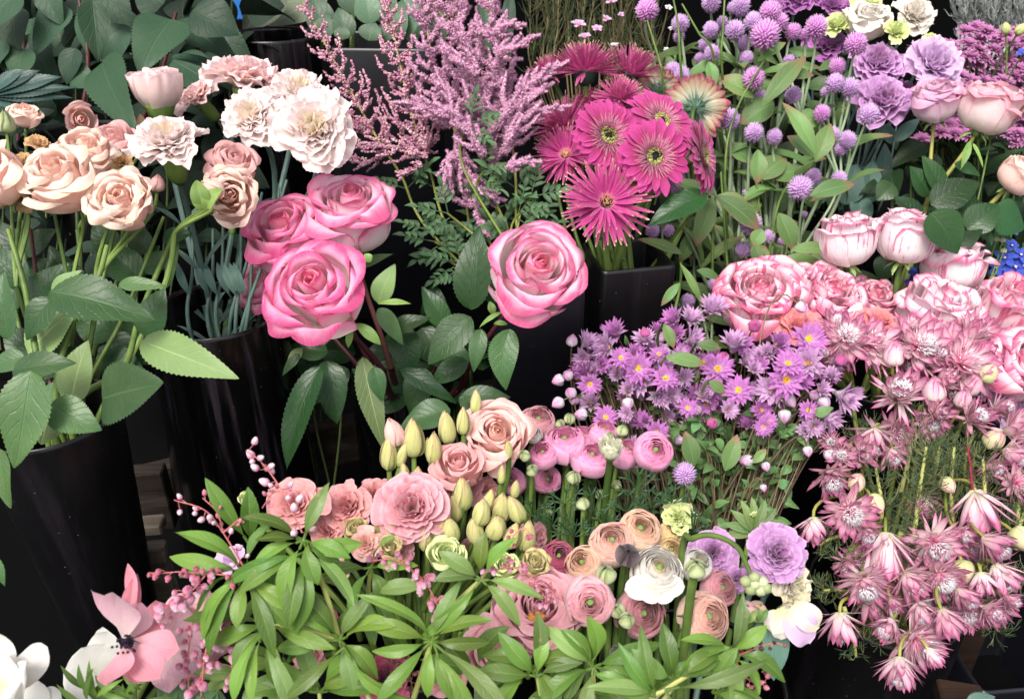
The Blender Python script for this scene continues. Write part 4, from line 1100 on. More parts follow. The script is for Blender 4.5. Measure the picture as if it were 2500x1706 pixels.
# ------------------------------------------------------------------ vases
V1, c1 = cyl_vase('round black vase holding the peach spray roses at left', 115, 1003, .66, .053, .30, M_BLACKM, taper=.60)
V2, c2 = cyl_vase('tall glossy black round vase holding the white carnations', 524, 752, .80, .061, .31, M_BLACKG, taper=1.3)
V3, c3 = sq_vase('square black vase holding the magenta gerberas', 1532, 618, .93, .083, .27, math.radians(12), M_BLACKM)
V4, c4 = cyl_vase('glossy black round vase with bright reflected streaks at the top', 668, 82, 1.12, .058, .36, M_BLACKG)
V5, c5 = sq_vase('tall square charcoal vase behind the astilbe', 945, 96, 1.16, .130, .40, math.radians(-3), M_NAVY)
V6, c6 = sq_vase('square charcoal vase beside the lone pink rose', 1310, 668, .86, .088, .26, math.radians(4), M_NAVY)
V7, c7 = cyl_vase('black round vase holding the mauve and white lisianthus', 2045, 492, 1.14, .052, .24, M_BLACKG)
V8, c8 = cyl_vase('round glossy black vase at the bottom right corner of the pieris', 1690, 1655, .60, .066, .2, M_BLACKG)
V9, c9 = cyl_vase('wide black vase under the nodding pink and white protea heads', 2165, 1440, .79, .070, .24, M_BLACKM)
V10, c10 = cyl_vase('black round vase hidden behind the big pink roses', 985, 900, .93, .058, .22, M_BLACKG)
V11, c11 = cyl_vase('black vase below the pink paper daisies', 1740, 1215, .80, .05, .20, M_BLACKM)
V12, c12 = cyl_vase('black vase of the striped roses at right', 2150, 915, .93, .06, .22, M_BLACKM)
V13, c13 = cyl_vase('black vase low in the centre under the salmon lisianthus', 1010, 1530, .66, .06, .2, M_BLACKM)
V14, c14 = cyl_vase('black vase under the bottom left anemones', 300, 1800, .56, .06, .2, M_BLACKM)
V15, c15 = cyl_vase('black vase of the purple globe flowers', 1850, 720, 1.02, .06, .22, M_BLACKM)
V16, c16 = sq_vase('dark square vase in the lower right corner', 2450, 1560, .80, .11, .22, .1, M_NAVY)
V17, c17 = cyl_vase('black vase under the small purple chrysanthemums', 2400, 560, 1.22, .06, .22, M_BLACKM)
V18, c18 = cyl_vase('black vase behind holding the waxflower and silver spray', 1420, 350, 1.18, .06, .26, M_BLACKM)
V19, c19 = cyl_vase('black vase behind the broad dark leaves at the top left', 200, 330, 1.0, .07, .30, M_BLACKM)
dn = lambda c, z, j=.012: c - np.array([0, 0, z]) + np.array([RG.uniform(-j, j), RG.uniform(-j, j), 0])

# ------------------------------------------------------------------ top left dark leaves
def branch(name, label, cat, stempts, leaves, smat, mat, r=.003, group=None, base=None, auto=False, **kw):
    pts = np.array([P(*q) for q in stempts])
    e, o = thing(name, label, cat, pts[0] if base is None else base, *((stempts[-1][0], stempts[-1][1]) if auto else (None, None)), group=group)
    pth = smooth_path(pts if base is None else np.vstack([base, pts]), 26)
    MB().tube(pth, np.linspace(r, r*.6, 26), 7, .5).build('stem', smat, e, o)
    for L in leaves:
        k2 = dict(kw)
        if len(L) > 6: k2.update(L[6])
        LF(e, o, *L[:6], k2.pop('mat', mat), **k2)
    return e, o, pth
VK = dict(shape='heart', serr=.05, fold=.18, bend=.05, drop=.06, wave=.015, nx=-.1, ny=.25)
branch('leafy_branch', 'dark leafy branch with one large heart shaped leaf above the carnations', 'foliage', [(300, 400, 1.0), (390, 190, .97), (430, 30, .95)],
       [(418, 48, 338, 170, .86, 138, dict(nx=.1, ny=.1, d0=.9)), (470, 25, 582, 82, .90, 118, dict(shape='ovate')), (428, 52, 582, 150, .93, 90, dict(shape='ovate', ny=.6)),
        (420, 140, 548, 168, .94, 46, dict(shape='ovate', ny=.7)), (400, 10, 330, -30, .95, 110), (500, 60, 620, 165, .99, 90, dict(shape='ovate')),
        (420, 150, 530, 215, 1.0, 120, dict(shape='ovate', ny=.5))], M_STEMR, M_LVIB, base=dn(c19, .1), **VK)
branch('leafy_branch', 'dark leafy branch whose broad leaf hangs over the pink rosebud', 'foliage', [(180, 420, .96), (215, 170, .93), (190, -20, .93)],
       [(250, 152, 318, 314, .80, 128, dict(nx=-.15, ny=.1, d0=.86)), (205, 2, 208, 140, .87, 50, dict(shape='ovate', nx=-.6, fold=.4)), (225, 0, 240, 150, .86, 78, dict(shape='ovate', nx=.4, fold=.3)),
        (185, 118, 160, 205, .88, 68, dict(shape='ovate')), (225, 178, 168, 208, .88, 74, dict(shape='ovate', ny=.2)), (160, 12, 82, 130, .93, 100), (150, 100, 30, 60, .98, 95), (60, 120, 40, 200, .93, 90)],
       M_STEMR, M_LVIB, base=dn(c19, .1), **VK)
branch('leafy_branch', 'dark leafy branch at the far top left corner', 'foliage', [(60, 400, 1.0), (60, 150, .97), (50, -30, .96)],
       [(40, 20, 30, 150, .93, 90), (45, -20, -40, 80, .9, 110), (110, -20, 150, 60, .92, 70), (60, 90, 140, 200, .97, 90), (0, 100, -20, 170, .93, 80), (250, -30, 320, 60, .97, 90), (300, 60, 260, 190, .99, 80)],
       M_STEMR, M_LVIB, base=dn(c19, .1), **VK)
e, o, _ = branch('leafy_branch', 'blue green lobed leaf at the left edge over the peach roses', 'foliage', [(-40, 420, .92), (-60, 300, .9), (-40, 235, .9)], [], M_STEMD, M_LVIB)
for (tx, ty, w) in ((60, 170, 36), (100, 172, 36), (155, 188, 40), (188, 215, 36), (178, 240, 34), (90, 262, 40), (30, 250, 36)):
    LF(e, o, -40, 236, tx, ty, .86, w*1.25, leafm('lobed_leaf', '#26403c', '#40584c', vein='#4c6a5c', rough=.4, veins=4), shape='lance', serr=.08, fold=.25, bend=.03)
branch('leafy_branch', 'large olive leaf behind the top round vase', 'foliage', [(650, 120, 1.25), (648, 40, 1.2), (652, -60, 1.2)],
       [(690, -30, 592, 84, 1.20, 110, dict(shape='ovate')), (800, -10, 650, 70, 1.24, 90, dict(shape='ovate'))], M_STEM, leafm('olive_leaf', '#4d5440', '#66705a', rough=.6, veins=5, trans=.05), r=.005, fold=.1, bend=.04, serr=0)
branch('leafy_bunch', 'bundle of smooth dark green leaves in the tall square vase', 'foliage', [(860, 140, 1.18), (860, 60, 1.18), (862, -60, 1.18)],
       [(865, 40, 880, -60, 1.12, 90), (905, 60, 890, -25, 1.10, 66), (850, 95, 825, 20, 1.12, 58), (800, 95, 760, -20, 1.13, 70), (790, 96, 800, 30, 1.12, 50), (900, 100, 915, 55, 1.1, 60), (960, 100, 985, 0, 1.13, 60), (990, 95, 1015, -30, 1.14, 55), (940, 60, 930, -60, 1.14, 70), (835, 98, 838, 62, 1.1, 40), (930, 100, 960, 55, 1.11, 50)],
       M_STEM, leafm('tulip_leaf', '#39553c', '#5b7558', vein='#6b8a64', rough=.45, veins=5), r=.004, shape='ovate', fold=.2, bend=.1, serr=0, ny=.3)
for i, x in enumerate((785, 862, 938)):
    branch('green_stalk_cutting', ('thin', 'thick', 'short')[i] + ' green stem standing among the leaves of the tall square vase', 'stem', [(x, 120, 1.15), (x+4, -20, 1.15), (x+6, -60, 1.15)], [], M_STEM, M_LVIB, r=.003 - .0004*i)
branch('leafy_bunch', 'long narrow dark leaves behind the astilbe top', 'foliage', [(1250, 200, 1.22), (1245, 100, 1.2), (1240, -40, 1.2)],
       [(1240, 115, 1245, -30, 1.16, 34), (1010, 120, 1000, -40, 1.2, 60), (1075, 130, 1060, -20, 1.2, 55), (1190, 150, 1180, -30, 1.2, 45)], M_STEMD, M_LVIB, shape='lance', serr=0)
# bright sign far behind the leaves
mb = box_mb(MB(), P(590, -10, 1.5), X_, Y_, .09, .01, .08)
ob = mb.build('sign_board', simple('blue_paint', [(0, '#2a6ab0'), (1, '#4aa4d4')], rough=.5, nscale=30), None, P(590, -10, 1.5))
ob['label'] = 'patch of a bright blue board seen between the top leaves'; ob['category'] = 'board'

# ------------------------------------------------------------------ peach spray roses (left)
GRS = 'peach spray roses in the left vase'
b1 = lambda: dn(c1, .10, .014)
spray('spray_rose', 'peach spray rose stem with the biggest open bloom of the left vase', 'rose',
      [('rose', 152, 446, .70, 176, -.05, .5, M_CREAM, dict(opt=dict(ruf=.04, crinkle=.02))), ('rose', 215, 378, .75, 125, .25, .6, M_CREAM, dict(opt=dict(ruf=.05, crinkle=.02, N=22))), ('ruf', 92, 352, .74, 66, .2, .6, M_CREAMG, dict(opt=dict(N=20, nu=9)))],
      b1(), P(175, 720, .70), M_STEM, .0018, GRS, auto=False)
spray('spray_rose', 'peach spray rose facing forward beside the biggest open bloom', 'rose',
      [('rose', 302, 500, .69, 148, .12, .32, M_CREAM, dict(opt=dict(ruf=.05, crinkle=.025))), ('bud', 385, 452, .72, 38, .2, .9, M_BLUSHP), ('ruf', 258, 428, .75, 60, 0, .6, M_CREAMG, dict(opt=dict(N=14, nu=9)))],
      b1(), P(232, 690, .685), M_STEM, .0018, GRS, auto=False)
spray('spray_rose', 'peach spray rose cut by the left picture edge with a green bud above', 'rose',
      [('rose', -8, 445, .69, 155, -.35, .45, M_CREAM, dict(opt=dict(ruf=.04, crinkle=.02))), ('bud', 14, 305, .74, 48, .05, .95, M_RBUDG), ('rose', 62, 285, .78, 74, .3, .75, M_CREAM, dict(opt=dict(N=16))), ('ruf', 60, 480, .71, 80, .2, -.2, M_CREAMG, dict(opt=dict(N=16, nu=9))), ('ruf', 48, 400, .73, 70, .1, .5, M_CREAMG, dict(opt=dict(N=18, nu=9)))],
      b1(), P(40, 700, .70), M_STEM, .0018, GRS, auto=False)
spray('spray_rose', 'dusky pink rosebud hanging below the broad dark leaf', 'rose',
      [('rose', 196, 292, .82, 88, .5, -.25, M_BLUSHP, dict(opt=dict(N=12, op=.0))), ('bud', 345, 300, .84, 30, 0, .9, M_CREAMG)], b1(), P(190, 560, .80), M_STEM, .002, GRS, auto=False)
spray('spray_rose', 'pale pink rosebud between the peach roses and the front carnation', 'rose',
      [('rose', 282, 352, .80, 105, .05, .6, M_BLUSHP, dict(opt=dict(N=14, op=.1))), ('ruf', 300, 400, .79, 70, .2, 0, M_CREAMG, dict(opt=dict(N=12, nu=9)))], b1(), P(300, 620, .77), M_STEM, .002, GRS, auto=False)
e, o, ps = spray('spray_rose', 'peach and pink spray rose with green bud right of the front carnation', 'rose',
      [('rose', 572, 408, .74, 120, .35, .55, M_BLUSHP, dict(opt=dict(N=22, ruf=.04))), ('rose', 560, 478, .73, 130, .3, -.1, M_CREAM, dict(opt=dict(N=20, ruf=.06, crinkle=.03))), ('bud', 508, 462, .70, 72, -.3, .55, M_CREAM, dict(opt=dict(long=1.6)))],
      b1(), P(425, 570, .72), M_STEM, .002, GRS, auto=False)
for (bx, by, tx, ty, w) in ((500, 505, 480, 440, 50), (505, 510, 545, 460, 44), (500, 512, 470, 470, 36)):
    LF(e, o, bx, by, tx, ty, .69, w, M_SEP, shape='ovate', fold=.5, bend=.2, serr=0, name='sepal')
# stems and leaves of the left vase
LV = dict(serr=.05, fold=.2, bend=.06)
Lset = [
 ('spray rose stem with a big blue green leaf across the middle of the left vase', [(140, 1010, .68), (165, 820, .68), (235, 690, .67), (262, 600, .68)],
  [(121, 712, 375, 777, .60, 128, dict(ny=.5, drop=.05)), (291, 694, 409, 701, .67, 40), (129, 728, 66, 830, .66, 84, dict(mat=M_LDARK)), (68, 862, 200, 742, .68, 112, dict(mat=M_LROSEP)), (126, 716, 200, 660, .68, 44, dict(mat=M_LROSEP))]),
 ('spray rose stem with a pale serrated leaf pointing right over the vase', [(180, 1000, .66), (300, 900, .68), (345, 760, .71), (430, 560, .74)],
  [(346, 832, 583, 924, .60, 106, dict(mat=M_LROSEP, ny=.2, d0=.63)), (250, 972, 412, 940, .585, 165, dict(shape='heart', ny=.3, drop=-.1, d0=.60)), (356, 822, 402, 704, .70, 92, dict(mat=M_LDARK)), (410, 700, 440, 570, .74, 30), (397, 586, 470, 570, .74, 50, dict(mat=M_LDARK))]),
 ('spray rose stem with leaves curling over the front rim of the left vase', [(120, 1030, .66), (95, 900, .66), (60, 700, .68), (20, 560, .69)],
  [(76, 905, 36, 1142, .57, 130, dict(nx=.1, ny=.3, shape='ovate', side=-.04)), (30, 905, 188, 887, .60, 82, dict(ny=.5)), (125, 985, 248, 1050, .585, 96, dict(ny=.45, side=.05)), (174, 982, 216, 830, .64, 96, dict(mat=M_LROSEP)), (122, 1010, 100, 1085, .60, 84, dict(mat=M_LROSEP, nx=.3)), (0, 1095, 27, 1240, .58, 66, dict(nx=-.3)), (60, 870, -30, 905, .61, 60), (20, 830, 10, 660, .68, 64), (-10, 1360, 12, 1430, .56, 30)]),
 ('dark leafy spray rose stem among the stems of the left vase', [(110, 980, .70), (70, 800, .73), (60, 620, .75)],
  [(70, 760, 180, 640, .72, 100, dict(mat=M_LDARK)), (60, 700, -30, 600, .73, 90, dict(mat=M_LDARK)), (100, 880, 10, 800, .70, 90, dict(mat=M_LDARK)), (90, 900, 210, 860, .70, 90, dict(mat=M_LDARK)), (60, 620, 140, 560, .75, 70, dict(mat=M_LDARK)), (100, 960, 210, 990, .68, 80), (60, 640, 0, 540, .76, 70, dict(mat=M_LDARK))]),
 ('second dark leafy spray rose stem near the carnation stems', [(210, 980, .72), (300, 800, .76), (360, 620, .78)],
  [(350, 660, 440, 620, .77, 60, dict(mat=M_LDARK)), (340, 680, 250, 600, .77, 90, dict(mat=M_LDARK)), (300, 790, 400, 780, .75, 90, dict(mat=M_LDARK)), (280, 820, 180, 760, .74, 100, dict(mat=M_LDARK)), (250, 880, 350, 900, .72, 90, dict(mat=M_LDARK)), (360, 620, 320, 540, .78, 60, dict(mat=M_LDARK)), (230, 920, 140, 870, .72, 90, dict(mat=M_LDARK))]),
 ('leafy spray rose stem in the shade at the back of the left vase', [(200, 960, .74), (250, 800, .78), (300, 640, .80)],
  [(210, 760, 120, 600, .78, 96, dict(mat=M_LDARK)), (300, 700, 390, 600, .79, 80, dict(mat=M_LDARK)), (260, 820, 330, 900, .74, 90, dict(mat=M_LDARK)), (280, 620, 230, 540, .8, 70, dict(mat=M_LDARK)), (180, 700, 60, 640, .79, 90, dict(mat=M_LDARK)), (60, 640, -20, 560, .78, 80, dict(mat=M_LDARK)), (320, 690, 300, 600, .8, 60), (230, 900, 110, 880, .74, 90, dict(mat=M_LDARK)), (330, 860, 420, 840, .76, 90, dict(mat=M_LDARK)), (40, 760, -20, 700, .72, 70)]),
]
for lab, sp, lv in Lset:
    branch('rose_branch', lab, 'rose stem', sp, lv, M_STEM, M_LROSE, r=.0034, base=b1(), **LV)
for i, (x0, y0, x1, y1, w) in enumerate(((75, 560, 130, 980, 'reddish'), (280, 560, 165, 1000, 'thin green'), (0, 600, 95, 960, 'bright green'), (400, 530, 200, 980, 'olive'))):
    pts = [(x1, y1, .70), ((x0+x1)/2, (y0+y1)/2+20, .715), (x0, y0, .74)]
    branch('rose_cutting', w + ' bare rose stem rising from the left vase', 'stem', pts, [], M_STEMR if i == 0 else M_STEM, M_LROSE, r=.0026, base=b1())

# ------------------------------------------------------------------ carnations
GC = 'white carnations in the glossy black vase'
CK = dict(opt=dict(calyx=1, N=46, nu=21, ruf=.075, rf=2.7, serr=.05, dome=.5))
def ck(**k):
    q = dict(calyx=1, N=50, nu=25, ruf=.085, rf=1.8, serr=.02, dome=.5); q.update(k); return dict(opt=q)
cars = [
 ('white carnation facing up in front with its green calyx showing', 'ruf', 412, 350, .72, 208, .02, .72, M_CARN, ck(dome=.55)),
 ('largest white carnation at the right of its bunch facing forward', 'ruf', 768, 318, .74, 218, .12, .22, M_CARN, ck()),
 ('cream centred white carnation between the two largest', 'ruf', 616, 292, .80, 176, -.1, .4, M_CARN, ck()),
 ('blush carnation at the top of the bunch seen from its side', 'ruf', 594, 192, .86, 205, .12, .9, M_CARNP, ck(dome=.3)),
 ('half closed blush carnation bud with a green cup at the left of the bunch', 'cbud', 384, 228, .84, 118, .0, .9, M_CARNP, {}),
 ('pale carnation tilting left behind the closed one', 'ruf', 482, 240, .90, 130, -.5, .6, M_CARNP, ck(dome=.2)),
 ('white carnation behind the largest one', 'ruf', 728, 232, .86, 175, .3, .6, M_CARN, ck())]
cst = [(500, 800), (600, 790), (560, 800), (580, 780), (470, 800), (540, 790), (620, 780)]
for i, c in enumerate(cars):
    lab = c[0]; h = list(c[1:9]); kw = c[9]
    base = dn(c2, .12, .02)
    e, o, ps = spray('carnation', lab, 'carnation', [tuple(h) + (kw,)], base, None, M_STEMB, .0026, GC, auto=False, k=.3)
    pth = ps[0]
    for s in (5, 9):
        p = pth[s]; t = nrm(pth[s] - pth[s+1])
        MB().blobs(np.array([p]), .0042, stretch=1.6, d=[t]).build('stem_node', M_CAL, e, o)
        for sgn in (-1, 1):
            leaf_at(e, o, p, t*.9 + RGT*sgn*.55 - FWD*.2, .034 + .02*RG.random(), .005, leafm('carnation_leaf', '#47645a', '#63837a', vein='#6c8c80', rough=.5, veins=1), shape='lance', drop=.35)
for i, (x, y, x2) in enumerate(((640, 470, 560), (520, 560, 510), (590, 540, 575), (470, 520, 462), (620, 500, 600), (545, 540, 530), (700, 440, 590))):
    branch('carnation_cutting', ('thin', 'noded', 'slanting', 'left hand', 'dark', 'short leaved', 'outermost slanting')[i] + ' blue green carnation stem without bloom in view', 'stem',
           [(x2, 800, .80), ((x+x2)/2+4, (y+800)/2, .80), (x, y, .81)], [(x2, 720, x2 - 30, 640, .79, 20, dict(shape='lance', serr=0, bend=.2))], M_STEMB, leafm('carnation_leaf', '#47645a', '#63837a'), r=.0022, base=dn(c2, .12, .02))

# ------------------------------------------------------------------ big pink roses
b10 = lambda: dn(c10, .08, .02)
RK = dict(opt=dict(N=28, nu=17, nv=15, ruf=.02, crinkle=.012, op=.45))
e, o, ps = spray('rose', 'lowest of the three clustered big pink roses', 'rose', [('rose', 785, 722, .72, 236, -.12, .42, M_PINK, dict(seed=13, **RK))], b10(), P(935, 905, .80), M_STEMR, .0032, 'big pink roses', auto=False)
for L in [(782, 894, 700, 1146, .70, 88, dict(nx=-.3)), (797, 880, 822, 1034, .72, 84, dict(nx=.2)), (732, 864, 690, 917, .72, 26), (738, 850, 700, 900, .73, 30, dict(mat=M_LROSEP)), (884, 872, 937, 1097, .74, 66, dict(mat=M_LROSEP)), (914, 896, 933, 980, .72, 48)]:
    k2 = dict(serr=.05, fold=.3, bend=.08, mat=M_LDARK); k2.update(L[6] if len(L) > 6 else {})
    LF(e, o, *L[:6], k2.pop('mat'), **k2)
for (bx, by, tx, ty, w) in ((870, 790, 930, 842, 30), (922, 742, 1005, 742, 16), (860, 800, 850, 850, 18), (905, 640, 890, 620, 24)):
    LF(e, o, bx, by, tx, ty, .72, w, M_SEP, shape='lance', serr=0, bend=.15, name='sepal')
e, o, ps = spray('rose', 'big pink rose at the upper right of the clustered three', 'rose', [('rose', 862, 535, .79, 222, .05, .72, M_PINKL, dict(seed=27, **RK))], b10(), P(955, 900, .84), M_STEMR, .003, 'big pink roses', auto=False)
for L in [(922, 740, 965, 645, .80, 60, dict(mat=M_LROSEP)), (956, 803, 1052, 777, .80, 46), (925, 752, 984, 842, .79, 46, dict(mat=M_LROSE)), (975, 800, 1010, 915, .82, 84), (978, 902, 1115, 985, .79, 46), (860, 660, 960, 620, .84, 30, dict(mat=M_LROSEP)), (900, 900, 1000, 960, .86, 80), (960, 980, 860, 900, .87, 80)]:
    k2 = dict(serr=.05, fold=.25, bend=.08, mat=M_LDARK); k2.update(L[6] if len(L) > 6 else {})
    LF(e, o, *L[:6], k2.pop('mat'), **k2)
spray('rose', 'big pink rose at the upper left of the clustered three behind a carnation stem', 'rose', [('rose', 712, 582, .79, 205, -.22, .55, M_PINK, dict(seed=41, **RK))], b10(), P(900, 880, .86), M_STEMR, .003, 'big pink roses', auto=False)
spray('rose', 'pale pink rose mostly hidden behind the clustered three', 'rose', [('rose', 655, 700, .84, 140, -.4, .3, M_PINKL, dict(seed=44))], b10(), P(880, 900, .88), M_STEMR, .003, 'big pink roses', auto=False)
e, o, ps = spray('rose', 'lone big pink rose in front of the charcoal vase', 'rose', [('rose', 1302, 672, .74, 236, .22, .28, M_PINKL, dict(seed=52, **RK))], b10(), P(1135, 915, .84), M_STEMR, .003, 'big pink roses', auto=False)
for L in [(1149, 773, 1046, 890, .78, 90, dict(mat=M_LROSE)), (1149, 756, 1171, 552, .82, 98, dict(nx=-.1)), (1175, 803, 1156, 908, .77, 46, dict(mat=M_LROSE)), (1243, 803, 1236, 952, .76, 76, dict(mat=M_LROSE, side=.08)), (1130, 966, 1247, 970, .78, 52, dict(mat=M_LROSE)),
          (1099, 998, 978, 1045, .74, 82, dict(mat=M_LROSE, ny=.5)), (1140, 880, 1050, 940, .82, 60), (1120, 970, 1250, 1030, .8, 66), (1030, 800, 1080, 900, .86, 90), (1180, 660, 1215, 770, .84, 44)]:
    k2 = dict(serr=.05, fold=.22, bend=.08, mat=M_LDARK); k2.update(L[6] if len(L) > 6 else {})
    LF(e, o, *L[:6], k2.pop('mat'), **k2)
for (bx, by, tx, ty, w) in ((1205, 770, 1195, 735, 20), (1205, 790, 1240, 792, 14), (1230, 760, 1170, 800, 12)):
    LF(e, o, bx, by, tx, ty, .77, w, M_SEP, shape='lance', serr=0, bend=.2, name='sepal')
e, o, _ = branch('rose_branch', 'leafy rose stem between the clustered three and the lone pink rose', 'rose stem', [(1010, 960, .88), (1060, 900, .87), (1090, 800, .87)],
       [(1090, 800, 1030, 700, .86, 60), (1060, 880, 970, 860, .86, 70), (1040, 900, 1000, 1010, .82, 80), (1080, 850, 1160, 900, .86, 60), (850, 900, 790, 960, .85, 60), (800, 860, 700, 850, .86, 60), (1000, 960, 880, 1000, .86, 80)], M_STEMR, M_LDARK, base=b10(), serr=.05)

# ------------------------------------------------------------------ astilbe
ba = lambda: dn(c6, .06, .02)
D0 = .98
for lab, path, fl, n, Lm, sides, kw in [
 ('sparse brown pink astilbe leaning far left', [(1045, 560, D0), (980, 430, D0), (925, 345, D0), (860, 230, D0), (800, 120, D0), (735, -5, D0)], 0, 30, 70, [[(905, 330, D0), (860, 300, D0), (840, 250, D0)], [(940, 380, D0), (880, 400, D0), (850, 370, D0)]], dict(thick=7, s0=.35, dens=1.5)),
 ('astilbe with mauve plume low on the left of its bunch', [(1105, 580, D0), (1050, 420, D0), (1020, 330, D0), (990, 220, D0), (965, 100, D0), (945, -10, D0)], 0, 30, 80, [[(1040, 380, .95), (960, 360, .95), (850, 360, .95)], [(1030, 400, .95), (990, 420, .95), (970, 430, .95)]], dict(thick=8, s0=.28, dens=2.)),
 ('fluffy mauve astilbe in the middle left of its bunch', [(1160, 590, .97), (1130, 420, .97), (1100, 280, .97), (1065, 180, .97), (1040, 60, .97), (1030, -20, .97)], 1, 26, 85, [[(1110, 300, .94), (1040, 260, .94), (960, 250, .94)], [(1120, 340, .94), (1095, 440, .94), (1083, 490, .94)]], dict(thick=9, s0=.3, dens=1.3)),
 ('tallest fluffy lilac pink astilbe in the centre', [(1250, 590, .93), (1205, 470, .93), (1195, 300, .93), (1165, 180, .93), (1120, 50, .93), (1088, -70, .93)], 1, 30, 120, [[(1180, 380, .9), (1130, 300, .9), (1060, 250, .9)], [(1170, 180, .9), (1100, 140, .9), (1085, 110, .9)]], dict(thick=10, s0=.3, dens=1.5)),
 ('astilbe reaching right towards the gerberas', [(1262, 560, .92), (1258, 420, .92), (1235, 250, .92), (1212, 120, .92), (1195, 10, .92), (1190, -60, .92)], 1, 22, 60, [[(1240, 355, .89), (1290, 280, .89), (1395, 258, .89)], [(1240, 340, .89), (1290, 240, .89), (1352, 203, .89)], [(1225, 300, .89), (1300, 200, .89), (1388, 150, .89)], [(1240, 410, .89), (1270, 395, .89), (1322, 395, .89)], [(1215, 130, .89), (1260, 110, .89), (1320, 85, .89)], [(1205, 80, .89), (1240, 60, .89), (1285, 62, .89)]], dict(thick=9, s0=.3, dens=1.4)),
 ('pale pink budded astilbe rising behind the tallest one', [(1220, 560, 1.0), (1215, 400, 1.0), (1180, 240, 1.0), (1130, 120, 1.0), (1060, 10, 1.0), (1040, -50, 1.0)], 0, 26, 80, [], dict(thick=8, s0=.3, dens=1.8)),
 ('short drooping astilbe plume above the lone rose', [(1200, 600, .95), (1165, 520, .95), (1140, 440, .95), (1110, 360, .95)], 1, 14, 50, [[(1160, 520, .93), (1180, 560, .93), (1200, 580, .93)], [(1100, 380, .93), (1085, 440, .93), (1085, 480, .93)], [(1120, 380, .93), (1180, 470, .93), (1235, 490, .93)]], dict(thick=8, s0=.3, dens=1.3))]:
    e, o, full = plume(lab, path, fl, ba(), Lmax=Lm, n=n, sides=sides, **kw)
    e['label'] = lab; REG.pop()
    for s in (8, 14):
        for sg in (-1, 1):
            ferny(e, o, full[s], RGT*sg + np.array([0, 0, .5]) - FWD*.3 + RG.normal(0, .3, 3), .030 + .012*RG.random(), M_LAST)
for i, (x, y, s) in enumerate(((1060, 590, -1), (1100, 640, -1), (1090, 520, -1), (1290, 560, 1), (1270, 520, 1), (1180, 420, 1), (1150, 300, 1), (1120, 640, -1), (1300, 480, 1))):
    e, o = thing('astilbe_sprig', 'serrated astilbe leaf', 'foliage', ba(), x, y)
    stem(e, o, P(x, y, .9), A(s*.5, .3), o, .0012, M_STEMO)
    ferny(e, o, P(x, y, .9), RGT*s*.9 + UPV*.15 - FWD*.2, .032, M_LAST); ferny(e, o, P(x - s*8, y + 12, .9), RGT*s*.7 - UPV*.5 - FWD*.2, .028, M_LAST)
    ferny(e, o, P(x - s*4, y, .91), RGT*s*.2 + UPV*.8 - FWD*.2, .03, M_LAST)

# ------------------------------------------------------------------ gerberas
bg_ = lambda: dn(c3, .10, .02)
GG = 'magenta gerberas in the square black vase'
for lab, h in [
 ('magenta gerbera with dark eye at the left of the disc flowers', ('gerb', 1488, 330, .86, 182, .38, .12, M_HOT)),
 ('magenta gerbera with dark eye facing forward, lowest of the disc flowers', ('gerb', 1600, 382, .84, 186, .28, .05, M_HOT)),
 ('magenta gerbera tucked behind the two front disc flowers', ('gerb', 1618, 292, .90, 176, .35, .38, M_HOT)),
 ('magenta gerbera in profile turned to the right', ('gerb', 1722, 382, .86, 178, .86, .12, M_HOT)),
 ('magenta gerbera half hidden at the back of the disc flowers', ('gerb', 1510, 270, .94, 130, .2, .6, M_HOT)),
 ('spidery magenta gerbera facing forward at the bottom of the bunch', ('spid', 1483, 487, .84, 208, .0, .12, M_SPID, dict(opt=dict(open=-4, full=0)))),
 ('spidery magenta gerbera at the top seen from the side', ('spid', 1427, 150, .96, 200, -.05, .93, M_SPID)),
 ('spidery magenta gerbera at the top right of the bunch', ('spid', 1548, 160, .98, 188, .35, .85, M_SPID)),
 ('green tipped spidery gerbera at the top left behind the astilbe', ('spid', 1335, 172, .98, 140, -.5, .8, M_SPID)),
 ('spidery magenta gerbera tilted up behind the disc flowers', ('spid', 1515, 225, .93, 130, .0, .75, M_SPID)),
 ('spidery magenta gerbera facing left beside the astilbe', ('spid', 1378, 368, .92, 155, -.25, .35, M_SPID, dict(opt=dict(full=0)))),
 ('spidery magenta gerbera leaning far left under the astilbe', ('spid', 1368, 292, .96, 165, -.6, .6, M_SPID)),
 ('spidery magenta gerbera between the side ones and the disc flowers', ('spid', 1440, 250, .97, 120, -.3, .7, M_SPID))]:
    spray('gerbera', lab, 'gerbera', [h], bg_(), None, M_STEM, .0036, GG, auto=False, k=.3)
spray('gerbera', 'gerbera seen from behind with striped green and cream petals', 'gerbera', [('gerb', 1700, 262, .95, 150, .35, .35, M_GBACK, dict(back=True))], bg_(), P(1690, 470, .98), M_STEM, .003, auto=False)
spray('gerbera', 'smaller gerbera seen from behind above the disc flowers', 'gerbera', [('gerb', 1604, 218, .98, 110, .1, .6, M_GBACK, dict(back=True))], bg_(), P(1600, 420, 1.0), M_STEM, .003, auto=False)
e, o, _ = branch('gerbera_sprig', 'long dark leaf lying right of the gerbera stems', 'foliage', [(1600, 640, .95), (1690, 520, .9), (1726, 473, .88)], [(1726, 475, 1584, 552, .86, 76, dict(serr=0, ny=.5))], M_STEM, M_LDARK, base=bg_(), r=.002)
for i, x in enumerate((1352, 1372, 1395, 1420, 1440)):
    branch('gerbera_cutting', ('outermost', 'second', 'middle', 'fourth', 'thickest')[i] + ' slender gerbera stem at the left of the square vase', 'stem', [(x + 60, 640, .95), (x + 20, 520, .95), (x, 400, .96)], [], M_STEM, M_LDARK, r=.0026 + .0004*(i == 4), base=bg_())

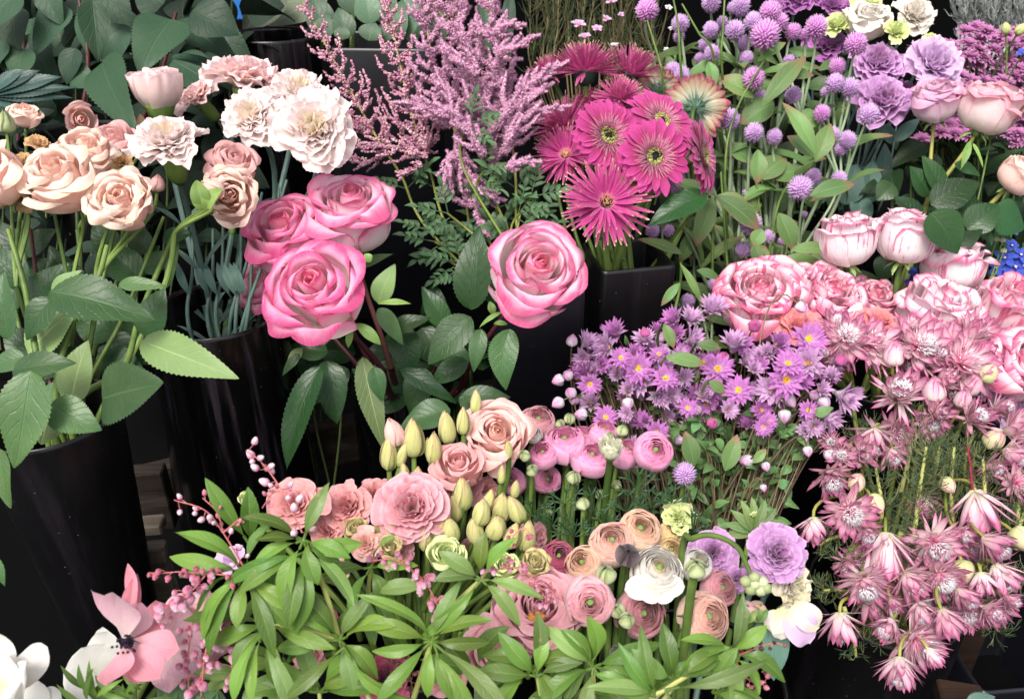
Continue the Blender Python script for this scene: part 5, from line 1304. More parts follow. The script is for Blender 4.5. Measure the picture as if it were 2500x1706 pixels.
# ------------------------------------------------------------------ dark leaf masses standing behind the bunches
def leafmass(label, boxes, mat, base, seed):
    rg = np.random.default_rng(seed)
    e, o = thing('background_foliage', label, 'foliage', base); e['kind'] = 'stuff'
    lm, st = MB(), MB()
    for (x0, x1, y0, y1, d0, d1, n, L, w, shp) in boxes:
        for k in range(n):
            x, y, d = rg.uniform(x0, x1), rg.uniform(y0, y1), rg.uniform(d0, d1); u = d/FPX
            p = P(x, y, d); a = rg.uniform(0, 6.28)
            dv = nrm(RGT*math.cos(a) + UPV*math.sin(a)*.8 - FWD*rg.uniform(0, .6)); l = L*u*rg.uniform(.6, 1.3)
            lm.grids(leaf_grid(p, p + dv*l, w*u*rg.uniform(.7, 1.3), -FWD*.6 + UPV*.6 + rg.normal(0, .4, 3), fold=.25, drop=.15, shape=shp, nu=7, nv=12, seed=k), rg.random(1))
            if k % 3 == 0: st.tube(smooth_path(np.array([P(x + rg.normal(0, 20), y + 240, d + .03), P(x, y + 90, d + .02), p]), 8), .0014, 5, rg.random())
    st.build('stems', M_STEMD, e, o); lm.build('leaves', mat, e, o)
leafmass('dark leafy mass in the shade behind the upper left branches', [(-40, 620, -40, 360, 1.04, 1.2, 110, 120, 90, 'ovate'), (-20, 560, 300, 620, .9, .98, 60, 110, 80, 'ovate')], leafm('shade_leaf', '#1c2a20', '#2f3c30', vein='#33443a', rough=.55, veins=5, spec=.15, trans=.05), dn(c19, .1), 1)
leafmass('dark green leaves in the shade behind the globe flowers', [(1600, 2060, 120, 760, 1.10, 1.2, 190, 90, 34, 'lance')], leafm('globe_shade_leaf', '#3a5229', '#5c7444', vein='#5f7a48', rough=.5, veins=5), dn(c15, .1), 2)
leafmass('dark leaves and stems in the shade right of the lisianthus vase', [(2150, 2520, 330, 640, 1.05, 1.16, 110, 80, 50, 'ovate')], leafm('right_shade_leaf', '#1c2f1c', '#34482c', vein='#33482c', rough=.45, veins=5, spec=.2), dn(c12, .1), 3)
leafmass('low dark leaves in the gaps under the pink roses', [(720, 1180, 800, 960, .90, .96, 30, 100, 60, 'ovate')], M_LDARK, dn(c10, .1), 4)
M_STEMG = stemm('stem_grey_green', '#6f8462', '#93a484')
# ------------------------------------------------------------------ globe flowers
bgo = lambda: dn(c15, .10, .035)
GO = 'purple globe flowers on branching stems'
def cluster(pts, K, seed=3):
    pts = np.asarray(pts, float); rg = np.random.default_rng(seed)
    c = pts[rg.choice(len(pts), K, replace=False)]
    for _ in range(30):
        lab = np.argmin(((pts[:, None, :2] - c[None, :, :2])**2).sum(2), 1)
        c = np.array([pts[lab == k].mean(0) if (lab == k).any() else c[k] for k in range(K)])
    return [[i for i in range(len(pts)) if lab[i] == k] for k in range(K) if (lab == k).any()]
globes = [(1580,26,29,1),(1661,59,23,0),(1737,5,24,0),(1809,15,24,0),(1735,75,20,0),(1794,76,25,0),(1763,57,16,0),(1718,110,16,0),(1739,131,20,0),(1708,143,14,0),(1822,143,18,0),(1819,106,18,0),(1840,55,25,0),(1880,30,27,1),(1868,87,37,1),
 (1840,193,28,1),(1643,174,22,0),(1663,187,23,0),(1658,90,15,0),(1858,242,20,0),(1781,293,26,0),(1840,325,24,0),(1890,335,20,0),(1646,446,26,0),(1710,465,15,0),(1824,473,13,0),(1832,547,28,0),(1875,579,18,0),(1593,564,18,0),(1633,564,16,0),(1711,537,12,0),(1735,420,12,0),
 (1900,55,25,1),(1936,79,21,1),(1966,87,16,1),(1993,68,28,1),(2089,108,28,1),(2044,163,21,1),(2038,204,23,0),(2076,214,23,0),(1936,233,21,0),(2006,278,21,1),(2070,342,21,0),(2031,329,20,0),(2053,363,18,0),(2121,280,25,0),(2048,437,20,0),(1985,433,20,0),(1953,460,31,0),(1963,524,9,0),(2015,226,14,0),
 (1815,610,20,0),(1800,680,26,0),(1745,694,18,0),(1680,735,18,0),(1675,951,24,0),(1820,390,14,0),(1925,150,16,0),(1770,210,14,0),(1690,300,13,0),(1700,600,11,0),(1910,590,12,0),(1620,530,12,0),(1790,20,16,0)]
gd = lambda x, y, r: 1.03 - .004*(r - 14) - (y/1700)*.10
for ci, idx in enumerate(cluster(globes, 27, 5)):
    G_ = [globes[i] for i in idx]
    hs = [('gom', x, y, gd(x, y, r), 2*r, RG.normal(0, .2), .75, M_GOMP if p else M_GOM, dict(opt=dict(tall=1.0 + .25*RG.random()))) for (x, y, r, p) in G_]
    mx = np.mean([g[0] for g in G_]); my = max(g[1] for g in G_)
    jy = my + 90 + 60*RG.random(); jx = mx + (1850 - mx)*.12 + RG.normal(0, 12)
    J = P(jx, jy, gd(mx, my, 20) + .02)
    e, o, ps = spray('globe_flower', 'purple globe flower stem with ' + ('one head', 'two heads', 'three heads', 'four heads', 'five heads', 'many heads')[min(len(G_), 6) - 1], 'globe flower', hs, bgo(), J, M_STEMG, .0019, GO)
    u = gd(mx, my, 20)/FPX
    for k in range(5):
        a = k*math.pi + .6 + RG.normal(0, .5); p = J if k < 2 else ps[0][min(3 + k*2, 12)]
        dv = RGT*math.cos(a) + UPV*(.1 + RG.normal(0, .4)) - FWD*.2
        leaf_at(e, o, p, dv, (80 + 70*RG.random())*u, (28 + 14*RG.random())*u, M_LGOM, nor=-FWD*.6 + UPV*.7 + RG.normal(0, .25, 3), shape='lance', fold=.35, drop=.15 + .2*RG.random(), wave=.02) if False else \
        leaf_at(e, o, p, dv, (80 + 70*RG.random())*u, (28 + 14*RG.random())*u, M_LGOM, nor=-FWD*.6 + UPV*.7 + RG.normal(0, .25, 3), shape='lance', fold=.35, drop=.2)
for (pts, lv) in [
   ([(1745, 900, 1.0), (1740, 600, .97), (1747, 480, .95)], [(1747, 478, 1640, 440, .93, 34), (1747, 478, 1840, 520, .93, 50), (1750, 480, 1860, 560, .92, 60), (1740, 480, 1700, 600, .95, 50)]),
   ([(1860, 800, 1.0), (1900, 500, .97), (1990, 395, .95)], [(1990, 378, 1915, 245, .90, 46), (1985, 385, 1925, 330, .93, 44), (1975, 480, 2090, 445, .92, 46), (2060, 460, 1975, 490, .94, 26), (1990, 395, 2030, 300, .94, 50)]),
   ([(1900, 830, 1.0), (1910, 640, .97), (1930, 560, .95)], [(1930, 610, 2032, 607, .90, 36), (1890, 650, 2010, 635, .93, 46), (1900, 520, 1940, 610, .92, 56), (1840, 640, 1870, 600, .93, 50), (1840, 600, 1870, 660, .9, 30), (1700, 660, 1760, 680, .92, 26), (1860, 560, 1840, 600, .9, 40)]),
   ([(1800, 900, 1.0), (1780, 700, .98), (1760, 420, .97)], [(1850, 365, 1850, 450, .93, 44), (1860, 260, 1970, 130, .95, 46), (1890, 250, 1810, 300, .98, 70), (1900, 190, 1990, 180, .96, 36), (1730, 150, 1745, 215, .96, 34), (1840, 240, 1755, 185, .97, 60), (1850, 150, 1920, 100, .95, 30)]),
   ([(1640, 900, .95), (1660, 700, .93), (1663, 640, .92)], [(1658, 640, 1720, 750, .90, 20), (1660, 690, 1614, 746, .88, 24), (1668, 622, 1560, 580, .92, 30), (1662, 870, 1720, 885, .84, 36), (1690, 1050, 1672, 1140, .80, 44)]),
   ([(1900, 800, 1.02), (1870, 620, 1.0), (1840, 400, 1.0)], [(1840, 400, 1770, 350, 1.0, 50), (1850, 440, 1920, 380, 1.0, 60), (1860, 500, 1780, 520, 1.0, 60), (1880, 600, 1800, 640, 1.0, 60), (1700, 480, 1640, 520, 1.0, 50), (1700, 560, 1660, 640, 1.0, 40), (2000, 300, 1940, 290, 1.0, 60), (1950, 420, 1880, 430, 1.0, 60)])]:
    e, o, _ = branch('globe_flower_branch', 'leafy green stem', 'foliage', pts, lv, M_STEM, M_LGOM, r=.0022, base=bgo(), shape='lance', serr=0, fold=.3, drop=.08, auto=True)
e, o, _ = spray('globe_flower', 'lone purple globe flower low between ranunculus and daisies', 'globe flower', [('gom', 1671, 1157, .70, 58, .0, .8, M_GOM)], P(1650, 1400, .74), None, M_STEM, .0016, GO, auto=False)
# arching bare stems
for i, (a, b, c) in enumerate((((1580, 50), (1610, 150), (1618, 200)), ((1640, -20), (1655, 60), (1662, 165)), ((1770, -20), (1765, 80), (1762, 160)), ((1665, 10), (1705, 80), (1745, 150)), ((1885, 115), (1790, 290), (1770, 470)))):
    e, o, _ = branch('flower_cutting', ('grey green', 'straight pale', 'thick upright', 'slanting', 'long leaning')[i] + ' bare stem crossing the globe flowers', 'stem', [(*c, .96), (*b, .95), (*a, .95)], [], M_STEM, M_LGOM, r=.0017, base=P(c[0]+20, c[1]+260, 1.05))

# ------------------------------------------------------------------ waxflower and fine needles at the top centre
bw = lambda: dn(c18, .12, .04)
def needles(name, label, cat, x0, x1, y0, y1, d, n, ln, mat, base, slope=(0, 1), rad=.0006, curve=.3, spreadx=1.0, px=None, py=None, nst=6, smat=None):
    e, o = thing(name, label, cat, base, px, py)
    tw = MB(); nd = MB()
    for s in range(nst):
        x = x0 + (x1-x0)*(s+.5*RG.random())/nst
        top = P(x + RG.normal(0, 10), y0 + RG.random()*20, d + RG.normal(0, .02)); bot = P(x*(1-.3) + .3*(x0+x1)/2, y1, d + .02)
        q = smooth_path(np.array([base, bot, (top+bot)/2 + RG.normal(0, .004, 3), top]), 30)
        tw.tube(q, np.linspace(.0014, .0007, 30), 5, RG.random())
        m = n // nst; idx = (10 + 19*RG.random(m)).astype(int)
        p = q[idx]; t = q[np.minimum(idx+1, 29)] - q[idx-1]; t /= np.linalg.norm(t, axis=1)[:, None]
        dv = t*1.1 + RG.normal(0, .5, (m, 3)); dv /= np.linalg.norm(dv, axis=1)[:, None]
        l = ln*d/FPX*(.6 + .7*RG.random(m))[:, None]
        # each needle bends once
        mid = p + dv*l*.5; d2 = dv + np.array([0, 0, curve])
        for k in range(m):
            nd.tube(np.array([p[k], mid[k], mid[k] + d2[k]/np.linalg.norm(d2[k])*l[k]*.5]), np.array([rad, rad*.9, rad*.3]), 3, RG.random())
    tw.build('stem', smat or M_STEMB if False else (smat or M_STEMD), e, o)
    nd.build('needles', mat, e, o)
    return e, o
for i, (x0, x1) in enumerate(((1290, 1380), (1370, 1460), (1450, 1540), (1520, 1620))):
    needles('waxflower_branch', ('leftmost', 'second', 'third', 'rightmost')[i] + ' needle leaved waxflower branch behind the top gerberas', 'foliage', x0, x1, -60, 190, 1.14 + .01*i, 260, 56, M_NEEDD, bw(), curve=.6, nst=7, smat=M_WIRY)
for i, (x, y, D, ax, ay, m) in enumerate(((1412, 58, 46, .0, .7, M_WAXP), (1458, 70, 34, .1, .6, M_WAXP), (1480, 46, 30, .3, .5, M_WAXP), (1428, 88, 36, .0, .7, M_WAXP), (1492, 2, 34, 0, .6, M_WAXP), (1500, 110, 30, 0, .8, M_WAXW), (1516, 36, 20, 0, .5, M_WAXP), (1632, 18, 24, 0, .6, M_WAXW), (1638, 70, 18, 0, .6, M_WAXW), (1628, 122, 20, 0, .6, M_WAXW))):
    spray('waxflower', 'small ' + ('white' if m is M_WAXW else 'pinkish') + ' waxflower on a thin twig', 'waxflower', [('wax', x, y, 1.06, D, ax, ay, m)], bw(), None, M_WIRY, .0009, 'waxflowers behind the gerberas')

# ------------------------------------------------------------------ lisianthus, lavender roses, mums, silver spray (upper right)
bl = lambda: dn(c7, .08, .03)
GL = 'lisianthus in the upper right vase'
def rk(**k):
    q = dict(calyx=0, N=42, nu=21, ruf=.075, rf=1.9, serr=.01, dome=.8); q.update(k); return dict(opt=q)
for lab, h in [
 ('mauve lisianthus below the white one', ('ruf', 2140, 158, 1.07, 138, -.1, .45, M_LILAC, rk())),
 ('lowest mauve lisianthus over its leaves', ('ruf', 2152, 250, 1.04, 150, -.05, .3, M_LILAC, rk())),
 ('ruffled pale lilac lisianthus with a lime tuft on top', ('ruf', 2278, 158, 1.06, 162, .1, .3, M_LILACL, rk(N=36, ruf=.07))),
 ('white lisianthus between two lime ones', ('rose', 2116, 58, 1.09, 108, .0, .6, M_WLIS, dict(opt=dict(ruf=.05, nu=15)))),
 ('lime green lisianthus left of the white one', ('ruf', 2044, 62, 1.10, 86, -.3, .5, M_LIME, rk(N=18))),
 ('lime green lisianthus at the top edge', ('ruf', 2112, 8, 1.12, 84, 0, .5, M_LIME, rk(N=18))),
 ('cream and lime lisianthus at the top right of the bunch', ('ruf', 2232, 40, 1.10, 120, .1, .4, M_WLIS, rk(N=30))),
 ('lime frilled lisianthus bud between the white and cream ones', ('ruf', 2188, 78, 1.06, 74, .0, .3, M_LIME, rk(N=16, ruf=.1))),
 ('small lime tuft above the ruffled lilac bloom', ('ruf', 2272, 98, 1.08, 46, .0, .6, M_LIME, rk(N=12, ruf=.1))),
 ('purple lisianthus behind the globe flowers', ('ruf', 2015, 112, 1.13, 115, -.1, .5, M_PURP, rk())),
 ('purple lisianthus cut by the top edge', ('ruf', 2028, 14, 1.14, 100, .1, .4, M_PURP, rk())),
 ('purple lisianthus at the top above the largest globe flower', ('ruf', 1942, 2, 1.14, 96, -.1, .5, M_PURP, rk())),
 ('deep mauve lisianthus hidden behind the lowest one', ('ruf', 2210, 235, 1.12, 90, .3, .3, M_PURP, rk()))]:
    spray('lisianthus', lab, 'lisianthus', [h], bl(), None, M_STEMB, .0017, GL, auto=False, k=.3)
for i, lv in enumerate(([(2060, 500, 2090, 400, 1.1, 70), (2110, 500, 2130, 390, 1.1, 66), (2185, 345, 2245, 290, 1.06, 34)], [(2090, 480, 2110, 560, 1.1, 60), (2010, 480, 2080, 450, 1.12, 60), (2150, 460, 2160, 350, 1.12, 50)], [(2180, 350, 2140, 300, 1.08, 40), (2000, 500, 1990, 420, 1.12, 50), (2130, 480, 2060, 400, 1.14, 70)])):
    branch('lisianthus_branch', ('front', 'middle', 'back')[i] + ' grey green leafy lisianthus stem in the upper right vase', 'foliage', [(2060 + 40*i, 520, 1.14), (2090 + 40*i, 420, 1.13), (2110 + 40*i, 300, 1.12)], lv, M_STEMB, M_LLIS, r=.0017, base=bl(), serr=0, fold=.25, bend=.1)
br = lambda: dn(c12, .10, .03)
RO2 = dict(opt=dict(N=26, nu=15, nv=13, op=.35))
e, o, ps = spray('rose', 'lavender pink rose left of the large blush rose', 'rose', [('rose', 2286, 256, .99, 118, -.15, .82, M_PLAV, dict(opt=dict(N=25, op=.35, tall=1.5)))], br(), P(2262, 500, 1.0), M_STEMO, .0026, auto=False)
e, o, ps = spray('rose', 'large blush rose at the upper right edge', 'rose', [('rose', 2410, 276, .97, 146, .3, .85, M_PBLUSH, dict(opt=dict(N=25, op=.75, tall=1.5)))], br(), P(2260, 500, 1.0), M_STEMO, .003, auto=False)
for L in [(2272, 500, 2392, 446, .94, 86), (2268, 480, 2220, 405, .97, 64), (2300, 470, 2250, 380, .97, 60), (2368, 345, 2345, 415, .95, 18, dict(mat=M_SEP, serr=0)), (2375, 350, 2400, 410, .95, 10, dict(mat=M_SEP, serr=0)), (2330, 400, 2393, 430, .97, 36), (2180, 450, 2140, 490, .98, 60), (2400, 520, 2330, 500, .96, 60)]:
    k2 = dict(serr=.05, fold=.2, bend=.06, mat=M_LDARK); k2.update(L[6] if len(L) > 6 else {})
    LF(e, o, *L[:6], k2.pop('mat'), **k2)
e, o, ps = spray('rose', 'peach blush rosebud cut by the right edge', 'rose', [('rose', 2490, 432, .94, 110, .4, .6, M_CREAM, dict(opt=dict(N=18, op=.2)))], br(), P(2400, 520, .97), M_STEMO, .003, auto=False)
for L in [(2420, 520, 2500, 560, .93, 110), (2400, 500, 2420, 600, .93, 36), (2390, 540, 2310, 500, .95, 70), (2440, 600, 2380, 660, .98, 60)]:
    LF(e, o, *L[:6], M_LDARK, serr=.05, fold=.2, bend=.05)
e, o, _ = branch('leafy_rose_stem', 'rose stem whose broad dark leaf overlaps the upright striped roses', 'rose stem', [(2300, 760, .95), (2310, 600, .94), (2290, 520, .94)], [(2270, 520, 2338, 620, .86, 118), (2250, 540, 2180, 480, .93, 60), (2310, 620, 2400, 560, .9, 50), (2360, 560, 2440, 500, .92, 80)], M_STEMO, M_LDARK, base=br(), serr=.05, fold=.2)

bm = lambda: dn(c17, .10, .04)
mums = []
rgm = np.random.default_rng(8)
tries = 0
while len(mums) < 80 and tries < 4000:
    tries += 1
    x = rgm.uniform(2285, 2520); y = rgm.uniform(58, 330)
    if y < 300 - (x - 2285)*1.05 - 40 + 0 and y < 92 + 0*(x): 
        if not (2360 < x < 2420 and y > 55): continue
    if x < 2340 and y < 80: continue
    if all(math.hypot((x-a), (y-b)*1.25) > 27 for a, b in mums): mums.append((x, y))
mums += [(2250, 338), (2462, 326), (2480, 345), (2240, 118), (2235, 150)]
for idx in cluster(mums, 11, 2):
    M_ = [mums[i] for i in idx]
    mx = np.mean([m[0] for m in M_]); my = max(m[1] for m in M_)
    spray('chrysanthemum_spray', 'spray of small purple chrysanthemums', 'chrysanthemum', [('mum', x, y, 1.14 + .03*RG.random() - y*.0001, 54 + 10*RG.random(), RG.normal(0, .15), .62, M_MUM) for x, y in M_], bm(), P(mx, my + 90, 1.16), M_STEM, .0014, 'small purple chrysanthemums')
e, o = needles('chrysanthemum_foliage', 'dark feathery chrysanthemum foliage under the purple flowers', 'foliage', 2230, 2520, 250, 420, 1.16, 700, 34, M_NEEDD, bm(), curve=.2, nst=14, rad=.0011)
e['kind'] = 'stuff'
for i, (x0, x1, t) in enumerate(((2330, 2400, -60), (2400, 2460, -50), (2450, 2530, -60))):
    needles('silver_spray', ('left', 'middle', 'right')[i] + ' tuft of silvery grey twigs at the top right corner', 'dried spray', x0, x1, t, 100, 1.24, 500, 30, M_SILV, bw() + np.array([.5, .05, .1]), curve=.8, nst=9, smat=M_SILV, rad=.0009)
for i, (x, y) in enumerate(((2455, 72), (2490, 75))):
    spray('flower_bud', ('left', 'right')[i] + ' pale green bud at the top right edge beside the silver twigs', 'bud', [('bud', x, y, 1.1, 26, -.4 if i == 0 else .3, .7, M_LIME)], bm(), None, M_STEM, .0012, auto=False)

# ------------------------------------------------------------------ striped roses
GS = 'white roses striped with pink'
SK = dict(opt=dict(N=28, nu=15, nv=13, op=.7, ruf=.03, crinkle=.01))
SKc = dict(opt=dict(N=24, nu=15, nv=13, op=.2, ruf=.03, tall=1.5))
for lab, h in [
 ('left of the two upright striped roses seen from the side', ('rose', 2072, 597, .90, 150, -.05, .95, M_STRIPE, SKc)),
 ('right of the two upright striped roses seen from the side', ('rose', 2208, 590, .90, 150, .05, .95, M_STRIPE, SKc)),
 ('striped rose with one outer petal drooping to the right', ('rose', 2328, 655, .92, 160, .1, .98, M_STRIPE, SK)),
 ('big open striped rose facing up beside the globe flowers', ('rose', 1852, 742, .88, 210, -.1, .62, M_STRIPD, SK)),
 ('ragged striped rose right of the big open one', ('rose', 2008, 735, .90, 178, .2, .6, M_STRIPD, dict(opt=dict(N=30, nu=15, nv=13, op=.9, ruf=.05)))),
 ('flat striped rose behind the grey tufted protea', ('rose', 2290, 768, .88, 185, .1, .8, M_STRIPE, SK)),
 ('tall peach pink striped rose at the right edge', ('rose', 2466, 768, .88, 165, .1, .75, M_STRIPD, SKc)),
 ('deep magenta and white striped rose at the right edge', ('rose', 2492, 890, .82, 190, .2, .35, M_STRIPD, SK)),
 ('coral bloom sunk between the big striped rose and the daisies', ('ruf', 1948, 800, .84, 130, .0, .6, M_CORAL, dict(opt=dict(N=36, ruf=.05)))),
 ('coral frilled bloom above the proteas', ('ruf', 2140, 790, .86, 125, .0, .75, M_CORAL, dict(opt=dict(N=36, ruf=.05)))),
 ('small striped rose between the ragged one and the flat one', ('rose', 2130, 740, .93, 120, .1, .6, M_STRIPD, SK)),
 ('striped rose low behind the flat one', ('rose', 2380, 745, .92, 120, .1, .6, M_STRIPE, SK)),
 ('small pink striped rose behind the two big open ones', ('rose', 1935, 695, .95, 110, 0, .7, M_STRIPD, SK)),
 ('faded lilac rose below the deep striped one at the right edge', ('rose', 2470, 985, .86, 120, .2, .1, M_LILACL, SK))]:
    spray('striped_rose' if 'strip' in lab else 'open_rose', lab, 'rose', [h], br(), None, M_STEM, .003, GS if 'strip' in lab else None, auto=False, k=.3)

# ------------------------------------------------------------------ delphinium
bd = lambda: dn(c12, .08, .04)
for lab, fl in (('bright blue delphinium spike at the right edge', [(2452, 630, 40), (2478, 652, 44), (2432, 655, 34), (2492, 622, 34), (2470, 600, 34), (2490, 680, 38), (2455, 682, 34), (2500, 650, 40)]),
                ('blue delphinium flowers low between the striped roses', [(2238, 672, 36), (2250, 700, 34), (2262, 668, 28), (2226, 690, 28)]),
                ('blue delphinium peeking beside the tall peach striped rose', [(2492, 720, 30), (2500, 705, 30), (2390, 790, 30), (2400, 765, 28)]),
                ('blue delphinium bits at the far right under the mums', [(2475, 565, 20), (2500, 130, 26)])):
    spray('delphinium', lab, 'delphinium', [('del', x, y, .97, D*1.35, RG.normal(0, .2), .4, M_BLUE) for x, y, D in fl], bd(), None, M_STEM, .0012, auto=False)
for i, (x, y) in enumerate(((2433, 584), (2448, 586), (2450, 612), (2422, 680))):
    spray('delphinium_bud', ('upper left', 'upper right', 'middle', 'lowest')[i] + ' small green delphinium bud beside the blue flowers', 'bud', [('rbud', x, y, .95, 16, 0, .9, M_RBUDG)], bd(), None, M_STEM, .0009, auto=False)
# ------------------------------------------------------------------ pink paper daisies
bda = lambda: dn(c11, .09, .03)
GD = 'pink paper daisies on wiry stems'
# kind f front, s side, b bud, p pink bud;  x y D ax ay
dz = '''s 1499 811 72 -.5 .6|s 1478 848 78 -.75 .2|s 1431 836 64 .45 .55|b 1397 832 26 .1 .9|s 1423 872 60 -.4 -.2|f 1516 872 50 .1 .3|s 1427 905 76 -.6 .3|f 1440 938 54 -.1 -.3|b 1363 928 26 -.85 -.3|b 1386 916 24 -.6 .3|b 1393 959 26 -.5 .5|b 1363 983 27 -.8 -.45|b 1402 975 24 .1 .3
s 1442 984 62 -.3 .5|b 1419 1012 28 -.9 .1|p 1575 808 24 0 .9|p 1569 868 24 .1 .5|s 1572 828 60 -.2 .7|s 1603 803 42 .1 .8|b 1614 822 26 .6 .4|b 1624 862 26 -.9 .1|f 1560 898 72 .1 .05|f 1626 921 64 .05 .3|s 1565 928 78 -.5 .3|s 1552 864 60 .1 .6|s 1615 886 58 .5 .6|s 1609 968 68 .1 -.1|b 1533 984 26 .1 -.9
s 1533 950 50 -.4 .3|f 1603 1057 62 .05 .0|s 1575 1027 50 -.3 .5|s 1641 968 50 .5 .1|b 1656 1074 24 .8 -.3|s 1643 779 64 -.6 .5|s 1688 777 66 .1 .7|s 1692 828 68 .6 .3|s 1650 815 56 -.2 .5|s 1741 752 80 .05 .7|s 1790 838 78 .0 .8|f 1754 898 76 .0 .4|f 1802 951 70 -.3 .3|s 1824 880 62 .4 .5|s 1811 838 60 -.4 .3
f 1921 926 88 .0 .1|f 1978 826 84 .1 .15|f 1925 884 66 -.2 .45|s 1883 950 80 -.55 -.05|s 1972 884 84 -.45 .3|s 1958 930 60 .4 .3|s 2061 966 96 .5 -.25|s 2027 1022 78 .65 -.5|b 1929 978 28 .4 -.8|b 1915 1014 28 0 -1|b 2012 982 28 .3 -.7|b 1989 964 24 -.3 .4|b 2027 1110 28 .0 -1|b 1823 1125 30 -.95 .05|b 1956 750 26 .4 -.7|p 2055 875 30 .1 .7|p 1843 794 30 -.1 .2
s 1902 838 72 .1 .4|s 1966 1052 54 -.2 .3|s 1966 1012 50 .3 -.2|p 1741 1032 26 .1 .3|s 1692 1038 62 -.4 .3|s 1718 966 56 .1 .5|p 1768 868 26 .1 .6|b 1870 1138 20 .1 -.8|b 1864 1190 16 .1 -.9|b 1972 1100 22 0 -.9|s 1530 1010 46 -.5 .1|s 1505 915 50 -.2 .3|s 1470 890 52 .2 .2|s 1670 920 52 .2 .1|s 1660 870 48 .1 .4|f 1500 1060 30 0 .5|s 1740 940 56 -.4 .1|s 1840 900 50 .1 .4|s 1860 1000 54 -.1 .2|s 1780 1000 50 .2 .1|s 1600 850 46 .1 .5|b 1700 1000 24 -.3 .6|s 2005 950 56 .3 .2|s 1990 1040 52 -.1 -.2|b 1460 1040 24 -.6 .2|s 1545 1085 44 .3 .4'''.replace('\n', '|').split('|')
rgd = np.random.default_rng(21)
for _ in range(62):
    x = rgd.uniform(1440, 2040); y = rgd.uniform(810 + abs(x - 1700)*.02, 1030 + (x - 1440)*.03)
    dz.append('%s %d %d %d %.2f %.2f' % ('sssf'[rgd.integers(4)], x, y, rgd.integers(44, 62), rgd.normal(0, .35), rgd.normal(.3, .3)))
dk = {'f': 'daisy', 's': 'dside', 'b': 'dbud', 'p': 'dbud'}
for q, row in enumerate(dz):
    k, x, y, D, ax, ay = row.split(); x, y, D, ax, ay = float(x), float(y), float(D), float(ax), float(ay)
    d = .80 - (y - 780)*.00012 + RG.normal(0, .008) - (.02 if k == 'f' else 0) + (.022 if q >= len(dz) - 62 else 0) - (.02 if x > 1850 else 0)
    m = {'f': M_DAI, 's': (M_DAI, M_DAIL, M_DAIL)[q % 3], 'b': M_DBUD, 'p': M_DBUDP}[k]
    lab = {'f': 'pink paper daisy with yellow eye', 's': 'pink paper daisy side on', 'b': 'silvery pink paper daisy bud', 'p': 'deep pink round daisy bud'}[k]
    kw = {'f': {}, 's': dict(opt=dict(el=48 + 18*RG.random())), 'b': {}, 'p': dict(opt=dict(long=1.5))}[k]
    bx, by = 1500 + (x - 1500)*.55 + 60, 1330
    e, o, ps = spray('paper_daisy', lab, 'daisy', [(dk[k], x, y, d, D*(1.22 if k in 'fs' else 1.15), ax, ay, m, kw)], P(bx + RG.normal(0, 25), by, d + .03), None, M_WIRY, .0007, GD, k=.35)
    if k != 'f' and q % 2 == 0:
        for s in (5, 8, 10):
            leaf_at(e, o, ps[0][s], RGT*RG.normal(0, 1) + UPV*RG.normal(.3, .4) - FWD*.3, .011, .006, M_LRHO, shape='ovate', drop=.1, nu=5, nv=8)
# the tangle of wiry stems and small round leaves under them
def tangle(name, label, x0, x1, y0, y1, d, nst, nlf, lf, base, smat, lmat, ls=26, lw=16, rad=.0005, lean=0, shape='ovate'):
    e, o = thing(name, label, 'foliage', base)
    e['kind'] = 'stuff'
    mb = MB(); lm = MB()
    for i in range(nst):
        x = RG.uniform(x0, x1); xb = (x0+x1)/2 + (x-(x0+x1)/2)*.38 + lean
        dd = d + RG.normal(0, .02)
        q = smooth_path(np.array([P(xb, y1 + 60, dd), P((x+xb)/2 + RG.normal(0, 12), y1*.55 + y0*.45, dd), P(x, y0 + RG.random()*(y1-y0)*.45, dd - .01)]), 16)
        mb.tube(q, np.linspace(rad*1.3, rad*.7, 16), 4, RG.random())
        for _ in range(max(1, nlf//nst)):
            p = q[RG.integers(2, 16)]; dv = nrm(RGT*RG.normal(0, 1) + UPV*RG.normal(.2, .7) - FWD*RG.random()*.6)
            u = dd/FPX; l = ls*u*(.6 + .8*RG.random())
            lm.grids(leaf_grid(p, p + dv*l, lw*u*(.7 + .6*RG.random()), -FWD*.7 + UPV*.5 + RG.normal(0, .4, 3), fold=.25, drop=.1, shape=shape, nu=5, nv=8, seed=i), RG.random(1))
    mb.build('stems', smat, e, o); lm.build('leaves', lmat, e, o)
    return e, o
tangle('daisy_foliage', 'tangle of dark wiry stems with small round leaves under the paper daisies', 1560, 2010, 960, 1260, .80, 150, 620, 1, P(1750, 1400, .84), M_WIRY, M_LRHO, ls=34, lw=22)
tangle('daisy_foliage', 'dense wiry stems behind the left half of the paper daisies', 1420, 1760, 830, 1120, .84, 110, 200, 1, P(1600, 1300, .86), M_WIRY, M_LRHO, ls=22, lw=12)
for i, (bx, by, tx, ty, w) in enumerate(((1625, 872, 1722, 890, 38), (1695, 1140, 1672, 1052, 46), (1840, 1130, 1870, 1095, 24), (1620, 790, 1645, 850, 30), (1700, 840, 1760, 850, 30), (1730, 930, 1770, 960, 30), (1770, 1150, 1800, 1060, 44))):
    e, o = thing('leafy_cutting', 'broad green leaf', 'foliage', P(bx, by + 160, .82), (bx+tx)/2, (by+ty)/2)
    stem(e, o, P(bx, by, .76), A(.2, .4), o, .0012, M_STEM)
    LF(e, o, bx, by, tx, ty, .745, w, M_LGOM, shape='lance', serr=0, fold=.25)

